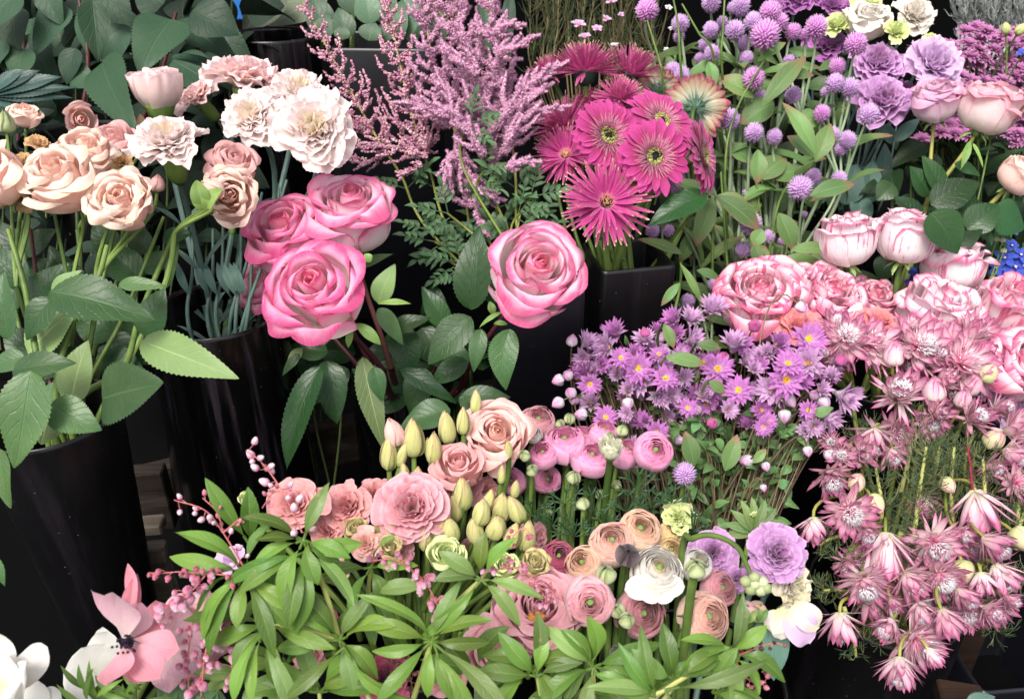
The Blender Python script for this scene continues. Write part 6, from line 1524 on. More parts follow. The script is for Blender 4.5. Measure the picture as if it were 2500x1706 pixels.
# ------------------------------------------------------------------ pink and peach ranunculus
brn = lambda x: P(1250 + (x - 1250)*.75, 1640, .72) + RG.normal(0, .006, 3)
br2 = lambda x: P(1400 + (x - 1400)*.75, 1860, .62) + RG.normal(0, .006, 3)
GR = 'pink ranunculus row'
RO = lambda **k: dict(opt=dict(dict(N=36), **k))
row = [
 ('left large pink ranunculus of the back row', 1380, 1087, .71, 92, -.1, .75, M_RANP), ('smooth round pink ranunculus at the left of the back row', 1327, 1112, .70, 66, -.15, .6, M_RANP), ('pink ranunculus behind the white topped bud', 1442, 1123, .705, 86, .05, .7, M_RANP),
 ('pink ranunculus at the top middle of the back row', 1473, 1060, .73, 66, .1, .8, M_RANP), ('pink ranunculus right of the white topped bud', 1524, 1108, .705, 74, .25, .7, M_RANP), ('rightmost pink ranunculus of the back row showing its green eye', 1594, 1103, .69, 92, .1, .35, M_RANP),
 ('pink ranunculus half hidden between two larger ones', 1420, 1072, .735, 66, .1, .8, M_RANP), ('mauve pink ranunculus low at the left of the back row', 1252, 1176, .71, 62, -.2, .3, M_RANP), ('mauve pink ranunculus low under the round one', 1335, 1170, .72, 64, .1, .2, M_RANP),
 ('pink petals of a ranunculus behind the cream bud', 1312, 1036, .76, 84, .1, .7, M_RAND)]
for lab, *h in row:
    spray('ranunculus', lab, 'ranunculus', [('ran', h[0], h[1], h[2], h[3]*1.12, *h[4:], RO(N=30, opn=-.12))], brn(h[0]), None, M_STEM, .0026, GR, auto=False, k=.35)
spray('ranunculus', 'pale green white ranunculus on a tall straight stem', 'ranunculus', [('cbud', 1491, 1100, .665, 56, 0, .75, M_RBUDW, dict(opt=dict(N=12, long=1.0, open_=.6)))], brn(1495), None, M_STEM, .0026, auto=False, k=.3)
spray('ranunculus', 'cream ranunculus bud above the left round pink ranunculus', 'ranunculus', [('ran', 1302, 1062, .70, 46, .1, .6, M_RANW, RO(N=20))], brn(1302), None, M_STEM, .002, auto=False)
for lab, x, y, d, D, ax, ay, m in [
 ('green ranunculus bud at the left above the pink row', 1367, 1033, .73, 26, -.2, .8, M_RBUDG), ('larger green ranunculus bud above the pink row', 1390, 1021, .72, 32, 0, .8, M_RBUDG), ('green ranunculus bud above the rightmost pink ones', 1520, 1050, .70, 34, .1, .85, M_RBUDG),
 ('dark green ranunculus bud beside the peach lisianthus rose', 1279, 1110, .66, 34, -.3, .5, M_RBUDG), ('striped green ranunculus bud right of the peach lisianthus rose', 1299, 1147, .66, 34, 0, .6, M_RBUDG), ('white green bud between the stems of the pink row', 1401, 1165, .68, 40, .1, .8, M_RBUDG),
 ('round striped bud hanging low between the ranunculus stems', 1424, 1228, .66, 36, 0, .9, M_RBUDG), ('tiny bud between the left ranunculus stems', 1341, 1249, .67, 20, 0, .9, M_RBUDG), ('small pinkish bud behind the tall ranunculus stem', 1506, 1182, .70, 26, 0, .7, M_RBUDG), ('small green bud above the white topped bud', 1490, 1066, .69, 30, 0, .8, M_RBUDG),
 ('small green bud in the shade behind the ranunculus stems', 1465, 1205, .72, 28, 0, .9, M_RBUDG)]:
    spray('ranunculus_bud', lab, 'bud', [('rbud', x, y, d, D, ax, ay, m)], brn(x), None, M_STEM, .0016, auto=False, k=.3)
for lab, *h in [
 ('topmost peach ranunculus with a green eye', 1560, 1298, .655, 112, .0, .55, M_RANPE), ('peach ranunculus with pink streaked petals behind the dark bud', 1494, 1330, .645, 116, -.1, .6, M_RANPS), ('peach ranunculus at the left of the dark budded group', 1426, 1378, .64, 92, -.3, .5, M_RANPE),
 ('cream yellow ranunculus under the green frilled bloom', 1636, 1305, .67, 70, .2, .6, M_RANY), ('cream yellow ranunculus behind the white one', 1634, 1346, .66, 76, .1, .5, M_RANY),
 ('hot pink ranunculus beside the lime buds', 1362, 1364, .655, 92, .05, .55, M_RANH), ('blush ranunculus with a green eye facing forward', 1440, 1466, .575, 124, -.06, .18, M_RANB), ('dusty pink ranunculus behind the green buds', 1562, 1496, .60, 128, .15, .3, M_RAND),
 ('pale peach pink ranunculus in front of the coral one', 1716, 1506, .585, 128, .25, .35, M_RANPS), ('coral pink ranunculus behind the thick striped bud stem', 1752, 1438, .615, 96, .3, .4, M_RAND), ('white ranunculus tinged pink behind the striped bud', 1697, 1378, .61, 84, .2, .6, M_RANW)]:
    spray('ranunculus', lab, 'ranunculus', [('ran', *h, RO(N=38))], br2(h[0]), None, M_STEM, .0028, auto=False, k=.35)
e, o, _ = spray('ranunculus', 'open white ranunculus with its lower petals spreading', 'ranunculus', [('ran', 1605, 1398, .585, 128, .0, .62, M_RANW, RO(N=36, opn=.3))], br2(1610), None, M_STEM, .0028, auto=False)
for (tx, ty, w) in ((1525, 1440, 60), (1560, 1455, 70), (1600, 1468, 80), (1650, 1455, 70), (1672, 1432, 56)):
    LF(e, o, 1603, 1425, tx, ty, .572, w, M_WHITE, shape='broad', serr=0, fold=.1, bend=-.12, name='petal')
for lab, x, y, d, D, ax, ay, m, kk in [
 ('dark brown ranunculus bud in front of the streaked peach one', 1532, 1352, .575, 64, .0, .5, M_RBUDD, 1.5), ('white and dark ranunculus bud above the green eyed blush one', 1479, 1398, .575, 54, -.1, .75, M_RBUDG, 1.6), ('striped pale green ranunculus bud on a thick pale stem', 1698, 1382, .545, 60, 0, .8, M_RBUDG, 1.35),
 ('green ranunculus bud between the blush and dusty blooms', 1506, 1488, .57, 46, -.3, .6, M_RBUDG, 1.5), ('rounder green ranunculus bud in front of the dusty bloom', 1533, 1510, .56, 46, .1, .7, M_RBUDG, 1.5), ('nearly black fuzzy bud low above the pieris leaves', 1507, 1593, .555, 44, 0, .7, M_RBUDD, 1.6),
 ('pink ranunculus bud with green sepals at the right of the pieris', 1822, 1490, .58, 56, -.1, .7, M_RANB, 1.7), ('cream and pink bud beside it at the right of the pieris', 1850, 1488, .59, 52, .1, .7, M_RANPE, 1.7)]:
    e, o, _ = spray('ranunculus_bud', lab, 'bud', [('rbud', x, y, d, D, ax, ay, m, dict(opt=dict(long=kk, N=6 if m is not M_RBUDD else 12)))], br2(x), None, M_STEM, .0030 if 'thick' in lab else .0022, auto=False, k=.3)
    if 'sepals' in lab or 'beside' in lab:
        for sx in (-1, 0, 1): LF(e, o, x, y+30, x + sx*24, y - 8 + 6*abs(sx), d - .008, 20, M_SEP, shape='lance', serr=0, fold=.4, bend=.2, name='sepal')
e, o, _ = branch('curved_seed_stalk_cutting', 'pale arching stem ending in a cluster of green seed heads', 'stem', [(1665, 1345, .60), (1690, 1315, .58), (1740, 1306, .57), (1800, 1335, .565), (1830, 1395, .565)], [], M_STEM, M_LRHO, r=.0026, base=P(1640, 1700, .64))
MB().blobs(np.array([P(1842 + dx, 1425 + dy, .565) for dx, dy in ((-22, -6), (0, -16), (20, -4), (-10, 14), (14, 16), (0, 0), (28, 10))]), .0045).build('seed_heads', M_SEEDH, e, o)
spray('ruffled_bloom', 'lime green frilled bloom above the peach ranunculus', 'carnation', [('ruf', 1655, 1262, .67, 92, .1, .6, M_LIME, dict(opt=dict(N=34, ruf=.1, nu=17)))], br2(1655), None, M_STEM, .002, auto=False)
e, o, _ = spray('green_bud_rosette', 'green bud inside pointed green leaves behind the purple lisianthus', 'bud', [('ruf', 1842, 1258, .66, 34, 0, .8, M_LIME, dict(opt=dict(N=10, nu=9)))], br2(1842), None, M_STEM, .002, auto=False)
for a in (-70, -45, -20, 5, 25, 50, 75, -95, 95):
    aa = math.radians(90 + a); LF(e, o, 1842, 1300, 1842 + 78*math.cos(aa), 1300 - 88*math.sin(aa), .655 + .01*(a > 0), 26, M_LROSEP, shape='lance', serr=0, fold=.4, bend=.1)

# purple lisianthus, lower right of the centre
for lab, h in [
 ('large purple lisianthus with a ruffled open face', ('ruf', 1895, 1352, .60, 158, .15, .35, M_LILAC, dict(opt=dict(N=46, nu=17, ruf=.05, rf=2.2, dome=.6)))),
 ('purple lisianthus behind the arching stem', ('ruf', 1742, 1350, .64, 130, -.1, .3, M_LILAC, dict(opt=dict(N=40, nu=17, ruf=.05, rf=2.2)))),
 ('cream edged lilac lisianthus under the large purple one', ('ruf', 1935, 1438, .605, 120, .4, -.1, M_LILACC, dict(opt=dict(N=26, nu=17, ruf=.07, rf=2.2)))),
 ('small mauve lisianthus below the purple one by the arching stem', ('ruf', 1800, 1412, .63, 80, .1, 0, M_LILAC, dict(opt=dict(N=20, nu=13, ruf=.05)))) ]:
    spray('lisianthus', lab, 'lisianthus', [h], br2(h[1]), None, M_STEMB, .002, auto=False, k=.3)
e, o = thing('fading_lisianthus', 'fading white and lilac petals hanging at the right of the pieris', 'lisianthus', P(1900, 1560, .62))
stem(e, o, P(1915, 1480, .60), A(.3, .4), o, .0018, M_STEMB)
for (bx, by, tx, ty, w, m) in ((1925, 1485, 1975, 1570, 86, M_LILACL), (1905, 1490, 1880, 1540, 60, M_LILACC), (1930, 1480, 2000, 1530, 70, M_LILACC), (1910, 1480, 1905, 1560, 60, M_WLIS)):
    LF(e, o, bx, by, tx, ty, .585, w, m, shape='broad', serr=0, fold=.15, bend=.12, wave=.06, name='petal', nu=13)

# feathery greens between ranunculus stems
for i, (x, y) in enumerate(((1345, 1270), (1400, 1290), (1450, 1230), (1530, 1230), (1590, 1220), (1640, 1210), (1690, 1280), (1560, 1180), (1300, 1240), (1380, 1210), (1480, 1270))):
    e, o = thing('feathery_sprig', 'fine cut green foliage', 'foliage', P(x, y + 190, .68), x, y)
    stem(e, o, P(x, y + 20, .675), A(0, .6), o, .0011, M_STEM)
    for k in range(6):
        a = math.radians(90 + (k - 2.5)*32 + RG.normal(0, 10)); L = 46 + 26*RG.random()
        tx, ty = x + L*math.cos(a), y + 20 - L*math.sin(a)
        LF(e, o, x, y + 20, tx, ty, .665, 5, M_LDARK, shape='lance', serr=0, fold=.3, nu=3, nv=7)
        for s in (-1, 1):
            mx, my = x + .55*L*math.cos(a), y + 20 - .55*L*math.sin(a)
            LF(e, o, mx, my, mx + .4*L*math.cos(a + s*.7), my - .4*L*math.sin(a + s*.7), .663, 4.5, M_LDARK, shape='lance', serr=0, fold=.3, nu=3, nv=6)

# ------------------------------------------------------------------ salmon lisianthus and yellow green buds
bs = lambda x: dn(c13, .02, .01) + RGT*((x - 1010)/FPX*.66*.35)
LK = lambda **k: dict(opt=dict(dict(N=36, nu=17, ruf=.045, rf=1.9, serr=0, dome=.7), **k))
for lab, h in [
 ('peach lisianthus rose standing above the salmon blooms', ('rose', 1213, 1068, .68, 158, .05, .45, M_PEACH, dict(opt=dict(N=26, nu=15, nv=13, op=.7)))),
 ('salmon pink rose shaped bloom left of the peach one', ('rose', 1125, 1142, .66, 120, -.15, .6, M_LISP, dict(opt=dict(N=22, nu=15, nv=13, op=.4)))),
 ('salmon pink petals behind the pink rose shaped bloom', ('ruf', 1190, 1200, .69, 90, .3, .2, M_LISP, LK(N=14))),
 ('biggest ruffled salmon bloom in the middle of the bunch', ('ruf', 1008, 1243, .625, 196, .15, .45, M_LISR, LK(N=44, ruf=.035))),
 ('salmon ruffled bloom between the coral one and the biggest one', ('ruf', 848, 1240, .66, 138, -.1, .5, M_LISP, LK())),
 ('salmon bloom half hidden behind the biggest ruffled one', ('ruf', 915, 1212, .68, 110, .1, .6, M_LISP, LK())),
 ('salmon frilled bloom squeezed between the rose shaped one and the biggest ruffled one', ('ruf', 1068, 1195, .665, 100, .1, .5, M_LISP, LK(N=26))),
 ('rosy frilled bloom below the peach lisianthus rose', ('ruf', 1140, 1190, .68, 90, .1, .4, M_LISR, LK(N=24))),
 ('pale salmon bloom at the foot of the biggest ruffled one', ('ruf', 975, 1345, .62, 90, .1, .2, M_LISR, LK(N=20))),
 ('salmon bloom left of the small peach one', ('ruf', 800, 1300, .655, 100, -.1, .5, M_LISP, LK(N=24))),
 ('rosy bloom behind the largest opening lime bud', ('ruf', 1150, 1345, .66, 100, .1, .4, M_LISR, LK(N=22))),
 ('pink frilled bloom between lime buds and the hot pink ranunculus', ('ruf', 1310, 1310, .68, 80, .1, .5, M_RAND, LK(N=22))),
 ('coral pink open bloom behind the tall pieris leaves', ('ruf', 722, 1232, .64, 152, .1, .45, M_LISP, LK(N=32, ruf=.03))),
 ('small peach bloom among the lime buds above the pieris', ('ruf', 893, 1326, .61, 96, .1, .4, M_PEACH, LK(N=20))),
 ('peach petals peeking between pieris leaves', ('ruf', 820, 1384, .62, 80, 0, .2, M_PEACH, LK(N=12))),
 ('pale mauve bloom behind the left pieris whorl', ('ruf', 566, 1368, .62, 86, -.2, .4, M_LILACL, LK(N=12))),
 ('big pink bloom with an orange centre behind the right pieris', ('rose', 1312, 1490, .60, 200, .0, .5, M_LISR, dict(opt=dict(N=32, nu=15, op=1.0, ruf=.03)))),
 ('pink bloom below the orange centred one', ('rose', 1215, 1590, .60, 150, -.1, .4, M_LISR, dict(opt=dict(N=28, nu=15, op=.9)))),
 ('magenta bloom low between the pieris leaves', ('ruf', 940, 1655, .60, 150, .0, .5, M_RANH, LK(N=26, ruf=.03))),
 ('rosy bloom at the bottom edge under the magenta one', ('ruf', 1090, 1650, .61, 120, .0, .5, M_RAND, LK(N=26))),
 ('magenta bud glimpsed left of the middle pieris stem', ('ruf', 800, 1505, .62, 60, .0, .5, M_RANH, LK(N=12))),
 ('pink bloom low in the shade of the middle pieris', ('ruf', 760, 1600, .64, 110, .0, .5, M_LISP, LK(N=16)))]:
    e, o, _ = spray('lisianthus' if h[0] != 'ran' else 'ranunculus', lab, 'lisianthus' if h[0] != 'ran' else 'ranunculus', [h], bs(h[1]), None, M_STEM, .0022, auto=False, k=.3)
    if 'orange' in lab:
        n = 40; ph = np.arange(n)*GA; rr = np.sqrt(RG.random(n))*19
        MB().blobs(np.array([P(1310 + r_*math.cos(p_), 1505 + .5*r_*math.sin(p_), .545) for r_, p_ in zip(rr, ph)]), .0016).build('eye', simple('orange_stamens', [(0, '#6a3a1c'), (1, '#c9843c')]), e, o)
buds = '''1009 1091 66 118 .05 .95|950 1130 52 110 -.1 .95|978 1128 34 84 .3 .9|1058 1116 46 100 .05 .95|1092 1062 56 100 -.05 .95|1132 1046 40 84 -.15 .95|1160 996 34 70 .05 .98|965 1068 60 90 -.2 .9|1130 1224 60 104 .0 .95
1177 1262 56 90 .1 .9|1096 1302 66 90 -.1 .9|1222 1252 60 96 .1 .9|1266 1258 52 94 -.4 .85|1212 1290 66 84 .1 .8|1284 1328 52 100 .1 .95|1223 1172 26 60 .1 .95|955 1306 40 80 .1 .9|925 1300 36 70 -.1 .9|1050 1110 30 70 0 .9|1242 1110 26 60 .1 .9|1020 1180 36 74 .1 .9|1160 1310 50 88 -.2 .9|1245 1320 50 84 .2 .9|1040 1330 44 78 -.2 .9|1190 1235 40 76 .2 .9|1110 1255 48 84 0 .95|1255 1205 30 60 .2 .9|990 1165 30 60 -.1 .95'''.replace('\n', '|').split('|')
words = ['plump yellow green', 'twisted yellow', 'slim green', 'narrow yellow', 'tall striped', 'small leaning', 'pointed uppermost', 'pinkish', 'fat green ribbed', 'olive', 'yellow', 'twin olive', 'left leaning pale', 'wide olive', 'smooth yellow', 'little green', 'short olive', 'wrinkled', 'thin', 'slender', 'green tipped', 'leaning olive', 'plain', 'wrinkled olive', 'narrow olive', 'fat yellow', 'tiny', 'pale thin']
for i, b_ in enumerate(buds):
    x, y, w, l, ax, ay = map(float, b_.split())
    d = .665 - (y - 1050)*.00015 + RG.normal(0, .006)
    spray('lisianthus_bud', words[i] + ' lisianthus bud', 'bud', [('bud', x, y, d, w*.9, ax + RG.normal(0, .08), ay, M_BUDY if i != 7 else M_PEACH, dict(opt=dict(long=1.9*l/w)))], bs(x), None, M_STEM, .002, 'yellow green lisianthus buds', k=.3)
for i, (x, y, D) in enumerate(((1089, 1360, 96), (955, 1340, 60), (1232, 1385, 70), (1305, 1378, 72), (604, 1220, 40), (870, 1292, 60), (1060, 1328, 60))):
    spray('lisianthus_bud', ('largest opening', 'small opening', 'yellow opening', 'rightmost opening', 'leftmost pale', 'ragged opening', 'half open')[i] + ' lime lisianthus bud', 'bud', [('rose', x, y, .60 + .02*(i > 3), D, .05, .65, M_LIME if i % 2 == 0 else M_BUDY, dict(opt=dict(N=18, nu=13, op=.2, ruf=.04)))], bs(x), None, M_STEM, .002, 'yellow green lisianthus buds', k=.3)

# ------------------------------------------------------------------ pink and white anemones (bottom left)
ba2 = lambda: dn(c14, .02, .01)
e, o = thing('anemone', 'large pink anemone with loose petals and dark stamens', 'anemone', ba2())
stem(e, o, P(306, 1575, .535), A(.1, .5), o, .0026, M_STEM)
for (tx, ty, w, nx, ny, dd, m) in ((345, 1470, 88, .2, .1, .01, M_ANEMP), (340, 1668, 60, 0, .4, -.01, M_ANEM), (275, 1445, 105, -.1, .2, -.02, M_ANEMP), (312, 1375, 52, -.5, .1, .02, M_ANEM), (335, 1398, 46, .6, .1, .02, M_ANEM), (222, 1440, 70, -.7, .1, .0, M_ANEMP), (438, 1582, 84, .1, .5, -.01, M_ANEM), (392, 1652, 86, .3, .4, -.02, M_ANEM), (262, 1672, 92, -.2, .4, -.03, M_ANEM), (400, 1520, 76, .2, .6, .015, M_ANEM)):
    LF(e, o, 306, 1566, tx, ty, .51, w, m, shape='obov', serr=0, fold=.22, bend=-.10, dd=dd, nx=nx, ny=ny, wave=.02, name='petal', nu=13)
n = 40; ph = np.arange(n)*GA; rr = np.sqrt(RG.random(n))
pc = np.array([P(314 + 13*r_*math.cos(p_), 1566 + 11*r_*math.sin(p_), .505) for r_, p_ in zip(rr, ph)])
MB().spikes(pc, -FWD[None]*1.0 + RG.normal(0, .6, (n, 3)), .006, .0006).blobs(pc - FWD*.004 + RG.normal(0, .002, (n, 3)), .0009).build('stamens', M_DARKC, e, o)
e, o = thing('anemone', 'second pink anemone behind and right of the large one', 'anemone', ba2())
stem(e, o, P(395, 1560, .575), A(.1, .5), o, .0024, M_STEM)
for (tx, ty, w, nx, ny, dd, m) in ((380, 1465, 90, .1, .2, .0, M_ANEM), (455, 1480, 90, .4, .2, .0, M_ANEMP), (500, 1560, 90, .5, .3, 0, M_ANEMP), (480, 1640, 90, .3, .5, -.02, M_ANEMP), (415, 1690, 80, .1, .5, -.02, M_ANEMP), (345, 1500, 70, -.3, .3, 0, M_ANEM)):
    LF(e, o, 400, 1570, tx, ty, .56, w, m, shape='obov', serr=0, fold=.2, bend=-.12, dd=dd, nx=nx, ny=ny, wave=.02, name='petal', nu=13)
MB().blobs(np.array([P(402 + RG.normal(0, 9), 1560 + RG.normal(0, 7), .55) for _ in range(30)]), .0014).build('stamens', simple('brown_stamens', [(0, '#4a2418'), (1, '#a86a3c')]), e, o)
e, o = thing('anemone', 'ruffled pink flower right of the anemones beside the bells', 'anemone', ba2())
stem(e, o, P(470, 1560, .60), A(.1, .5), o, .0024, M_STEM)
b_ = MB(); G, t = fl_rose(77, N=22, op=.9, ruf=.05, nu=15); b_.grids(place(G, P(465, 1570, .60), A(.1, .5), .027), t); b_.build('bloom', M_RANB, e, o)
e, o = thing('white_flower', 'grey white flower behind the large pink anemone', 'anemone', ba2())
stem(e, o, P(230, 1640, .58), A(.1, .5), o, .0024, M_STEM)
for (tx, ty, w, dd) in ((262, 1540, 92, 0), (200, 1580, 120, 0), (155, 1640, 110, .0), (160, 1690, 90, -.01), (290, 1580, 80, 0), (250, 1530, 60, .01)):
    LF(e, o, 240, 1650, tx, ty, .57, w, M_WHITEG, shape='broad', serr=0, fold=.15, bend=-.1, dd=dd, wave=.03, name='petal', nu=13)
e, o = thing('white_flower', 'bright white flower with rounded petals in the bottom left corner', 'anemone', P(0, 1900, .52))
stem(e, o, P(10, 1690, .50), A(.1, .5), o, .0024, M_STEM)
for (tx, ty, w, dd, m) in ((116, 1578, 84, -.01, M_WHITE), (-15, 1540, 80, 0, M_WHITE), (60, 1650, 90, -.03, M_WHITE), (25, 1600, 90, -.01, M_WHITE), (-40, 1660, 90, 0, M_WHITE), (20, 1720, 80, -.03, M_WHITE)):
    LF(e, o, 0, 1680, tx, ty, .49, w, m, shape='broad', serr=0, fold=.15, bend=-.12, dd=dd, wave=.02, name='petal', nu=13)
e, o = thing('white_flower', 'cream white flower seen flat at the bottom edge', 'anemone', P(80, 1900, .55))
stem(e, o, P(80, 1760, .54), A(.1, .5), o, .0024, M_STEM)
for a in range(9):
    aa = a*.7; LF(e, o, 80, 1740, 80 + 88*math.cos(aa), 1730 - 70*math.sin(aa)*(1 if math.sin(aa) > 0 else .5), .525, 64, M_WHITEG, shape='broad', serr=0, fold=.12, bend=-.1, name='petal', nu=9)
e, o = thing('feathery_sprig', 'feathery green anemone leaves under the large pink anemone', 'foliage', ba2())
for k in range(26):
    x, y = 200 + 150*RG.random(), 1660 + 50*RG.random(); a = math.radians(180*RG.random() + 10)
    L = 60 + 50*RG.random()
    LF(e, o, x, y + 20, x + L*math.cos(a), y + 10 - L*.7*math.sin(a), .53 + RG.normal(0, .008), 15, M_LPIE, shape='lance', serr=0, fold=.3, bend=.15, drop=.1, nu=5, nv=9)
for k in range(14):
    x = 420 + 140*RG.random(); LF(e, o, x, 1740, x + RG.normal(0, 50), 1650 + 30*RG.random(), .56, 40, M_LROSE, serr=.08, fold=.3)

# ------------------------------------------------------------------ pieris (centre front)
GP = 'pieris branches across the front'
bp = lambda: dn(c8, .04, .02) if False else P(1000, 2050, .60)
def pieris(label, path, nodes, racs=(), base=None, r=.0022):
    pts = np.array([P(*q) for q in path])
    b0 = pts[0] if base is None else base
    e, o = thing('pieris_branch', label, 'pieris', b0, group=GP)
    q = smooth_path(pts, 24); MB().tube(q, np.linspace(r*.85, r*.6, 24), 7, .5).build('stem', M_STEMY, e, o)
    for (x, y, d, a0, a1, n, L) in nodes:
        whorl(e, o, x, y, d, np.linspace(a0, a1, n), L=L, w=40)
    for rc in racs:
        raceme(e, o, *rc[:2], **rc[2])
    return e, o
PB = dict(n=16, size=17, spread=13); PBs = dict(n=12, size=12, hang=False, spread=14)
pieris('tallest pieris whorl in front of the coral bloom', [(829, 1562, .52), (790, 1430, .515), (741, 1315, .51)],
       [(741, 1318, .51, 60, -215, 8, 125), (748, 1345, .512, -10, -170, 6, 165)], [([(738, 1300, .51), (690, 1200, .51), (640, 1130, .51), (600, 1100, .51)], M_PIEB, dict(n=16, size=17, hang=False, spread=20)), ([(705, 1210, .51), (670, 1200, .51), (640, 1240, .51)], M_PIEBD, dict(n=8, size=9, hang=False, spread=12))])
pieris('pieris whorl at the left with a rosy raceme reaching over the black vase', [(657, 1524, .53), (620, 1450, .52), (600, 1395, .515)],
       [(598, 1398, .515, 160, -190, 8, 150), (600, 1402, .51, -60, -130, 4, 190), (610, 1330, .52, 70, 110, 2, 170)],
       [([(596, 1385, .51), (545, 1300, .505), (500, 1245, .50), (425, 1220, .50)], M_PIEB, dict(n=13, size=13, hang=False, spread=20)), ([(545, 1300, .505), (530, 1250, .505), (495, 1215, .505)], M_PIEBD, dict(n=7, size=10, hang=False, spread=12)), ([(545, 1300, .505), (580, 1270, .505), (600, 1255, .505)], M_PIEBD, dict(n=5, size=10, hang=False, spread=10)),
        ([(585, 1405, .505), (510, 1400, .50), (440, 1395, .495), (370, 1402, .495)], M_PIEBD, dict(n=20, size=13, spread=16)), ([(500, 1405, .50), (470, 1440, .495), (430, 1470, .49), (370, 1480, .49)], M_PIEB, dict(n=16, size=21, spread=16)), ([(450, 1440, .5), (440, 1470, .5), (400, 1510, .5)], M_PIEB, dict(n=8, size=14, spread=16))])
pieris('low left pieris whorl whose leaves hang past the bottom edge', [(829, 1562, .52), (740, 1535, .52), (655, 1522, .52)],
       [(655, 1524, .52, 150, -160, 8, 160), (640, 1540, .51, -70, -110, 3, 200)], [([(560, 1440, .53), (520, 1520, .525), (500, 1600, .52), (490, 1700, .52)], M_PIEB, dict(n=34, size=20, spread=26)), ([(540, 1480, .53), (560, 1560, .53), (570, 1680, .53)], M_PIEB, dict(n=24, size=17, spread=24)), ([(470, 1520, .53), (460, 1600, .53), (460, 1680, .53)], M_PIEB, dict(n=16, size=15, spread=22))])
pieris('middle pieris fork with thick yellow stems', [(920, 1760, .54), (880, 1650, .53), (829, 1562, .52)],
       [(829, 1562, .515, 150, -190, 8, 140), (840, 1580, .505, -70, -110, 2, 170), (900, 1450, .54, 20, -140, 4, 130)], [])
pieris('pieris whorl right of the middle with leaves bending over magenta petals', [(1005, 1720, .52), (1030, 1640, .515), (1054, 1562, .51)],
       [(1054, 1564, .51, 165, -175, 9, 150), (1060, 1570, .505, -40, -75, 2, 210)], [([(990, 1600, .54), (1000, 1640, .54), (1010, 1700, .54)], M_PIEDRY, dict(n=16, size=11, spread=22, stalk=M_PIEDRY)), ([(960, 1620, .54), (980, 1650, .54), (1040, 1680, .54)], M_PIEDRY, dict(n=12, size=10, spread=20, stalk=M_PIEDRY))])
pieris('upper right pieris whorl in front of the lime buds', [(1070, 1516, .525), (1120, 1465, .52), (1173, 1414, .515)],
       [(1176, 1415, .512, 60, -230, 6, 145), (1178, 1405, .515, 85, 100, 1, 110)], [([(1185, 1400, .515), (1225, 1350, .51), (1260, 1300, .51), (1285, 1288, .51)], M_PIEBD, dict(n=12, size=12, spread=15)), ([(1190, 1395, .515), (1250, 1385, .51), (1300, 1410, .51), (1340, 1475, .51)], M_PIEB, dict(n=22, size=13, spread=16)), ([(1290, 1420, .51), (1330, 1440, .51), (1380, 1470, .51)], M_PIEB, dict(n=10, size=10, spread=14))])
pieris('pieris branch with pink bells between the two central whorls', [(900, 1500, .55), (900, 1440, .55), (905, 1390, .54)],
       [(905, 1385, .54, 40, -160, 5, 115)], [([(900, 1370, .535), (960, 1365, .53), (1000, 1385, .53), (1030, 1420, .53)], M_PIEB, dict(n=20, size=15, spread=18)), ([(1020, 1400, .53), (1050, 1440, .53), (1075, 1490, .53)], M_PIEB, dict(n=16, size=19, spread=18))])
pieris('low pieris whorl left of the nearly black bud', [(1330, 1740, .535), (1318, 1680, .53), (1307, 1627, .525)], [(1307, 1627, .525, 150, -190, 8, 125), (1310, 1650, .52, 20, 160, 4, 110)], [([(1345, 1420, .56), (1350, 1440, .56), (1360, 1460, .56)], M_PIEBD, dict(n=6, size=9, spread=10))])
pieris('low pieris whorl under the green ranunculus buds', [(1450, 1760, .535), (1450, 1690, .53), (1448, 1627, .525)], [(1448, 1627, .525, 160, -190, 9, 125)], [])
pieris('pieris whorl with upright leaves under the white ranunculus', [(1580, 1760, .53), (1640, 1680, .525), (1650, 1655, .52)], [(1645, 1660, .52, 140, 20, 4, 135), (1600, 1680, .53, 150, 60, 4, 130)], [])
pieris('rightmost pieris whorl with rounded leaves over the black vase', [(1560, 1730, .52), (1650, 1665, .515), (1784, 1594, .51)],
       [(1784, 1594, .51, 170, -150, 8, 120)], [([(1800, 1600, .51), (1850, 1580, .51), (1890, 1568, .51), (1915, 1575, .51)], M_PIEDRY, dict(n=7, size=12, hang=False, spread=12)), ([(1800, 1620, .51), (1830, 1660, .51), (1870, 1665, .51)], M_PIEBD, dict(n=12, size=12, hang=False, spread=14)), ([(1860, 1640, .51), (1875, 1630, .51), (1890, 1620, .51)], M_PIEDRY, dict(n=4, size=11, hang=False, spread=8))])
pieris('pieris branch along the bottom edge with the largest flat leaf', [(1500, 1760, .50), (1560, 1710, .50), (1624, 1684, .50)], [(1624, 1684, .495, 15, -60, 2, 190), (1600, 1700, .50, 160, 100, 4, 130), (1740, 1690, .51, 100, -20, 3, 120)], [])
for i, (x, y, d, a0, a1, n, L) in enumerate(((700, 1620, .55, 170, -170, 8, 130), (780, 1690, .54, 170, 0, 6, 140), (1160, 1640, .55, 160, -150, 8, 130), (1380, 1720, .54, 170, 10, 5, 110), (1530, 1690, .55, 170, 10, 5, 100), (620, 1650, .55, 170, -170, 6, 120), (720, 1440, .56, 0, -180, 5, 120))):
    pieris(('shaded', 'drooping', 'speckled', 'crowded', 'short', 'dark', 'overlapped', 'lowest')[i] + ' pieris whorl ' + ('left of the middle fork', 'at the bottom below the middle fork', 'right of the magenta bloom', 'at the bottom under the buds', 'beside the nearly black bud', 'low behind the pink bells', 'under the tallest whorl', 'at the bottom below the magenta bloom')[i],
           [(x + 10, y + 160, d + .01), (x + 5, y + 80, d), (x, y, d)], [(x, y, d, a0, a1, n, L)])

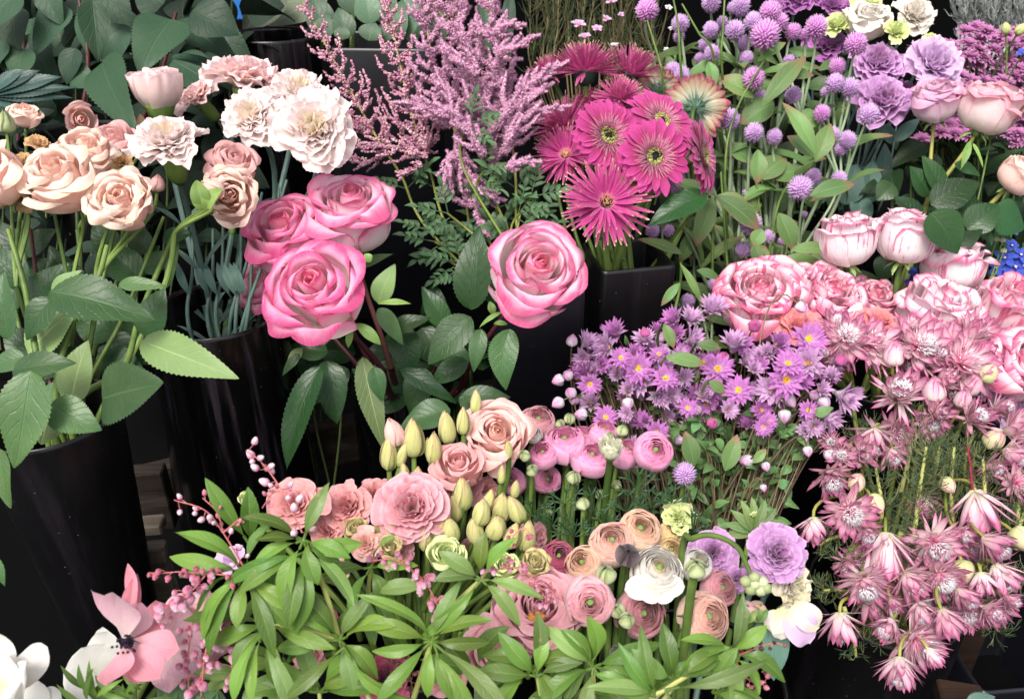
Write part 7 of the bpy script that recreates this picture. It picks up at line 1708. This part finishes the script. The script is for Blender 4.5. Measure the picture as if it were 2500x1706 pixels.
# ------------------------------------------------------------------ nodding pink and white proteas (right)
GSR = 'nodding pink and white protea branches'
ser = '''o 2129 838 115 0 .4 0|o 2066 824 112 -.2 .3 1|o 2246 845 125 .0 .2 0|o 2352 885 140 .05 .2 0|b 2182 872 56 0 .95 0|b 2322 818 50 .05 .95 1|c 2372 815 96 .2 .8 0|c 2197 962 128 -.3 .4 0|b 2280 960 58 -.1 .95 0|c 2304 925 76 .3 .5 0|b 2368 943 52 .2 .7 0|b 2349 978 44 -.1 .8 0|b 2409 917 46 .4 .8 2
c 2379 1019 88 .1 .3 1|c 2443 997 72 .4 .2 1|c 2477 1045 100 .4 .5 0|c 2133 1068 112 -.35 -.75 0|b 2424 1076 52 .2 .6 2|c 2103 1105 90 -.3 .1 1|c 2029 1165 94 -.1 -.5 1|o 2075 1250 110 -.1 -.1 1|b 2090 1180 44 .1 .8 2|b 2134 1224 48 .2 -.7 2|c 1987 1283 88 .0 -.98 0|c 2163 1338 158 -.1 -.95 0|o 2285 1329 112 -.1 -.3 0|c 2421 1325 98 .6 -.6 1
c 2388 1230 146 .1 -.98 0|b 2487 1310 60 .4 -.6 2|o 2113 1425 105 -.1 -.6 0|c 2220 1415 100 .1 -.5 0|o 2297 1410 104 .1 -.4 1|b 2350 1386 52 .1 -.98 2|c 2398 1415 80 .1 -.98 0|c 2444 1398 104 .5 -.8 0|c 2350 1452 84 .6 -.6 1|c 2052 1520 106 .0 -.98 0|c 2308 1509 98 .3 -.9 1|c 2248 1488 84 .0 -.7 0|o 2243 1566 128 .25 -.3 0
c 2170 1525 84 -.7 -.5 0|c 2197 1628 104 -.1 -.95 0|c 2275 1596 66 .5 -.8 0|c 2415 1490 68 .3 -.2 1|c 2465 1462 56 .5 -.2 1|c 2068 1378 62 -.3 -.3 1|c 2345 1300 66 .2 -.3 1|o 2040 790 70 .1 .5 1|o 2220 795 60 .1 .6 1|c 2010 870 60 -.3 .4 1|c 2290 870 60 .1 .4 1|c 2290 1010 70 0 .1 1|c 2420 1140 70 .3 -.2 1|c 2470 1108 90 .4 -.3 0|o 2488 1180 84 .2 .1 1|c 2180 1108 70 -.2 -.6 0|c 2052 1112 64 -.3 .2 1|c 2250 1225 84 .1 -.8 0|b 2310 1180 40 .2 -.6 2|c 2120 1300 70 -.3 -.4 1|c 2180 1470 60 .1 -.6 1|c 2030 1080 54 -.4 .2 1'''.replace('\n', '|').split('|')
rgs = np.random.default_rng(5)
for _ in range(16): ser.append('%s %d %d %d %.2f %.2f 1' % ('co'[rgs.integers(2)], rgs.integers(2010, 2480), rgs.integers(810, 1060), rgs.integers(66, 92), rgs.normal(0, .4), rgs.normal(.2, .4)))
for _ in range(20):
    y = rgs.integers(1300, 1500); ser.append('%s %d %d %d %.2f %.2f 1' % ('cco'[rgs.integers(3)], rgs.integers(2060 + (y-1300)//3, 2440), y, rgs.integers(70, 96), rgs.normal(0, .4), rgs.normal(-.5, .4)))
NS = len(ser)
S_ = [(r.split()[0],) + tuple(map(float, r.split()[1:])) for r in ser]
for idx in cluster([(s[1], s[2]) for s in S_], 26, 4):
    hs = []
    for i in idx:
        k, x, y, D, ax, ay, mm = S_[i]
        d = .80 - max(0, (y - 800))*.00017 + RG.normal(0, .006) + (.025 if i >= NS - 36 else 0)
        m = (M_SER, M_SERD, M_SERG)[int(mm)]
        if k == 'b': hs.append(('sbud', x, y, d, D, ax, ay, m))
        else: hs.append(('serr', x, y, d, D*(1.05 if k == 'o' else 1.12), ax, ay, m, dict(opt=dict(open=(.72 if k == 'o' else -.12 + .3*RG.random()), tuft=(i % 3 != 0)))))
    mx = np.mean([h[1] for h in hs]); my = np.mean([h[2] for h in hs]); md = np.mean([h[3] for h in hs])
    jx, jy = mx + (2230 - mx)*.25, my - 60 if my > 1150 else my + 90
    J = P(jx, jy, md + .035)
    n = len(hs)
    spray('protea_branch', 'pink white protea branch with ' + ('one head', 'two heads', 'three heads', 'four heads', 'five heads', 'six heads')[min(n, 6) - 1], 'protea', hs, dn(c9, .05, .02), J, M_STEMO, .0018, GSR, k=.35)
# fine thread leaves
def threads(label, spec, base):
    e, o = thing('protea_foliage', label, 'foliage', base); e['kind'] = 'stuff'
    mb = MB()
    for (x0, y0, x1, y1, d, n, L) in spec:
        a, b = P(x0, y0, d), P(x1, y1, d)
        q = smooth_path(np.array([a, (a+b)/2 + RG.normal(0, .004, 3), b]), 20)
        MB().tube(q, np.linspace(.0022, .0012, 20), 6, .5).build('stem', M_STEMY, e, o)
        ax = nrm(b - a); u = d/FPX
        for k in range(int(n*1.1)):
            p = q[RG.integers(0, 20)]; az = RG.random()*6.28; F = frame(ax)
            dv = nrm(F[:, 0]*math.cos(az) + F[:, 1]*math.sin(az) + ax*.45 + RG.normal(0, .25, 3))
            l = L*u*(.6 + .8*RG.random()); m = p + dv*l*.5; t = nrm(dv*.6 + RG.normal(0, .45, 3) + np.array([0, 0, .5]))
            pts = smooth_path(np.array([p, m, m + t*l*.5]), 7)
            mb.tube(pts, np.linspace(.0004, .00022, 7), 3, RG.random())
            for w in range(2):
                s = nrm(t + RG.normal(0, .5, 3)); mb.tube(np.array([m, m + s*l*.3, m + (s + np.array([0, 0, .3]))*l*.45]), .00026, 3, RG.random())
    mb.build('needles', M_NEED, e, o)
threads('fine thread like green leaves around the upper protea stems', [(2230, 1330, 2262, 1090, .735, 150, 70), (2140, 1330, 2138, 1140, .75, 90, 60), (2330, 1300, 2330, 1090, .75, 90, 60), (2400, 1300, 2400, 1120, .745, 90, 60), (2480, 1340, 2490, 1150, .74, 70, 60), (2060, 1180, 2110, 1040, .78, 60, 50), (2200, 1200, 2230, 1020, .79, 80, 60), (2290, 1250, 2300, 1050, .78, 80, 60), (2370, 1230, 2380, 1050, .78, 60, 60)], dn(c9, .05))
threads('fine thread like green leaves between the lower protea heads', [(2150, 1460, 2010, 1440, .71, 60, 55), (2100, 1480, 2060, 1360, .71, 60, 50), (2180, 1500, 2140, 1560, .70, 50, 45), (2330, 1450, 2440, 1540, .71, 70, 50), (2400, 1380, 2510, 1420, .71, 70, 60), (2080, 1300, 2000, 1330, .74, 60, 50), (2060, 1480, 2090, 1600, .70, 30, 40), (2250, 1380, 2300, 1500, .72, 60, 50), (2200, 1300, 2160, 1420, .73, 60, 50), (2440, 1330, 2500, 1250, .74, 50, 60)], dn(c9, .05))
e, o, _ = branch('red_twig', 'crimson young protea twig with short red needles', 'twig', [(2375, 1235, .735), (2372, 1170, .73), (2362, 1085, .73)], [], stemm('stem_crimson', '#6c1c2a', '#94384a'), M_LRHO, r=.0013)
tw = MB(); pp_ = np.array([P(2372 - k*.35, 1190 - k*3.4, .73) for k in range(30)])
tw.spikes(pp_, RG.normal(0, 1, (30, 3)) + np.array([0, 0, .8]), .007, .0005).build('needles', stemm('stem_crimson', '', ''), e, o)
e, o = thing('leafy_cutting', 'grey green toothed leaf at the bottom right edge', 'foliage', P(2390, 1760, .66))
LF(e, o, 2360, 1712, 2430, 1700, .66, 40, M_LLIS, serr=.15, fold=.2)
e, o = thing('leafy_cutting', 'small green leaf at the rim of the bottom vase', 'foliage', P(1850, 1720, .56))
LF(e, o, 1835, 1706, 1852, 1676, .56, 20, M_LPIE, serr=0, fold=.2)
LF(e, o, 1870, 1500, 1890, 1660, .60, 90, M_LLIS, serr=0, fold=.2)
# ------------------------------------------------------------------ labels: each says where its thing stands among the others
LM = [(785, 730, 'lowest clustered pink rose'), (860, 530, 'upper clustered pink rose'), (1302, 672, 'lone big pink rose'), (1483, 487, 'forward spidery gerbera'),
      (1600, 382, 'lowest dark eyed gerbera'), (1722, 382, 'gerbera in profile'), (1700, 262, 'striped gerbera back'), (1550, 168, 'top right spidery gerbera'), (1427, 158, 'top spidery gerbera'),
      (1532, 700, 'square black vase'), (2045, 500, 'lisianthus vase'), (2284, 250, 'lavender rose'), (2413, 272, 'large blush rose'), (2277, 151, 'ruffled lilac bloom'), (2152, 250, 'lowest mauve lisianthus'),
      (2072, 595, 'left upright striped rose'), (2208, 595, 'second upright striped rose'), (2318, 650, 'drooping striped rose'), (1857, 735, 'big open striped rose'), (2012, 730, 'ragged striped rose'), (2300, 755, 'flat striped rose'), (2475, 885, 'deep striped rose at the edge'),
      (1594, 1102, 'rightmost pink ranunculus'), (1442, 1121, 'middle pink ranunculus'), (1378, 1087, 'left pink ranunculus'), (1213, 1068, 'peach lisianthus rose'), (1009, 1241, 'big salmon ruffled bloom'), (845, 1241, 'salmon bloom'), (718, 1230, 'coral pink bloom at left'),
      (1437, 1463, 'green eyed blush ranunculus'), (1605, 1406, 'white ranunculus'), (1559, 1295, 'topmost peach ranunculus'), (1899, 1360, 'big purple lisianthus'), (1315, 1482, 'orange centred pink bloom'),
      (1741, 754, 'silvery upright daisy'), (1626, 921, 'yellow eyed daisy'), (1921, 928, 'vivid yellow eyed daisy'), (1978, 826, 'top yellow eyed daisy'), (1671, 1157, 'lone globe flower'), (1438, 940, 'leftmost yellow eye'), (2061, 966, 'rightmost big daisy'),
      (2163, 1344, 'cream topped nodding protea'), (2388, 1234, 'big nodding pink protea'), (2197, 962, 'spreading pink protea'), (2133, 1068, 'left nodding protea'), (2352, 883, 'fringed open protea'), (2052, 1524, 'lowest left protea'), (2243, 1570, 'bright fringed protea'), (1987, 1287, 'cream hanging protea'), (2075, 1253, 'dark pink protea'), (2197, 1631, 'lowest white tufted protea'),
      (1870, 87, 'largest globe flower'), (1953, 460, 'round globe flower by the leaves'), (306, 1562, 'pink anemone'), (768, 318, 'largest carnation'), (412, 350, 'front carnation')]
def rel(px, py, l):
    dx, dy = px - l[0], py - l[1]; dist = math.hypot(dx, dy)
    if dist < 14: return None
    near = 'just ' if dist < 75 else ('' if dist < 170 else 'well ')
    if abs(dx) > 2.2*abs(dy): w = 'right of' if dx > 0 else 'left of'
    elif abs(dy) > 2.2*abs(dx): w = 'below' if dy > 0 else 'above'
    else: w = ('lower' if dy > 0 else 'upper') + ' ' + ('right' if dx > 0 else 'left') + ' of'
    return near + w + ' the ' + l[2]
used = set(str(o['label']) for o in bpy.data.objects if 'label' in o.keys() and not any(o is r[0] for r in REG))
for (ob, base, px, py) in REG:
    L = sorted(LM, key=lambda l: math.hypot(px - l[0], py - l[1]))
    done = False
    for l in L[:7]:
        rr = rel(px, py, l)
        if rr and base + ' ' + rr not in used and len((base + ' ' + rr).split()) <= 16:
            ob['label'] = base + ' ' + rr; done = True; break
    if not done:
        for l in L[:4]:
            for l2 in L[:8]:
                r1 = rel(px, py, l)
                if r1 and l2 is not l:
                    s = base + ' between the ' + l[2] + ' and the ' + l2[2]
                    if s not in used and len(s.split()) <= 16: ob['label'] = s; done = True; break
            if done: break
    used.add(ob['label'])
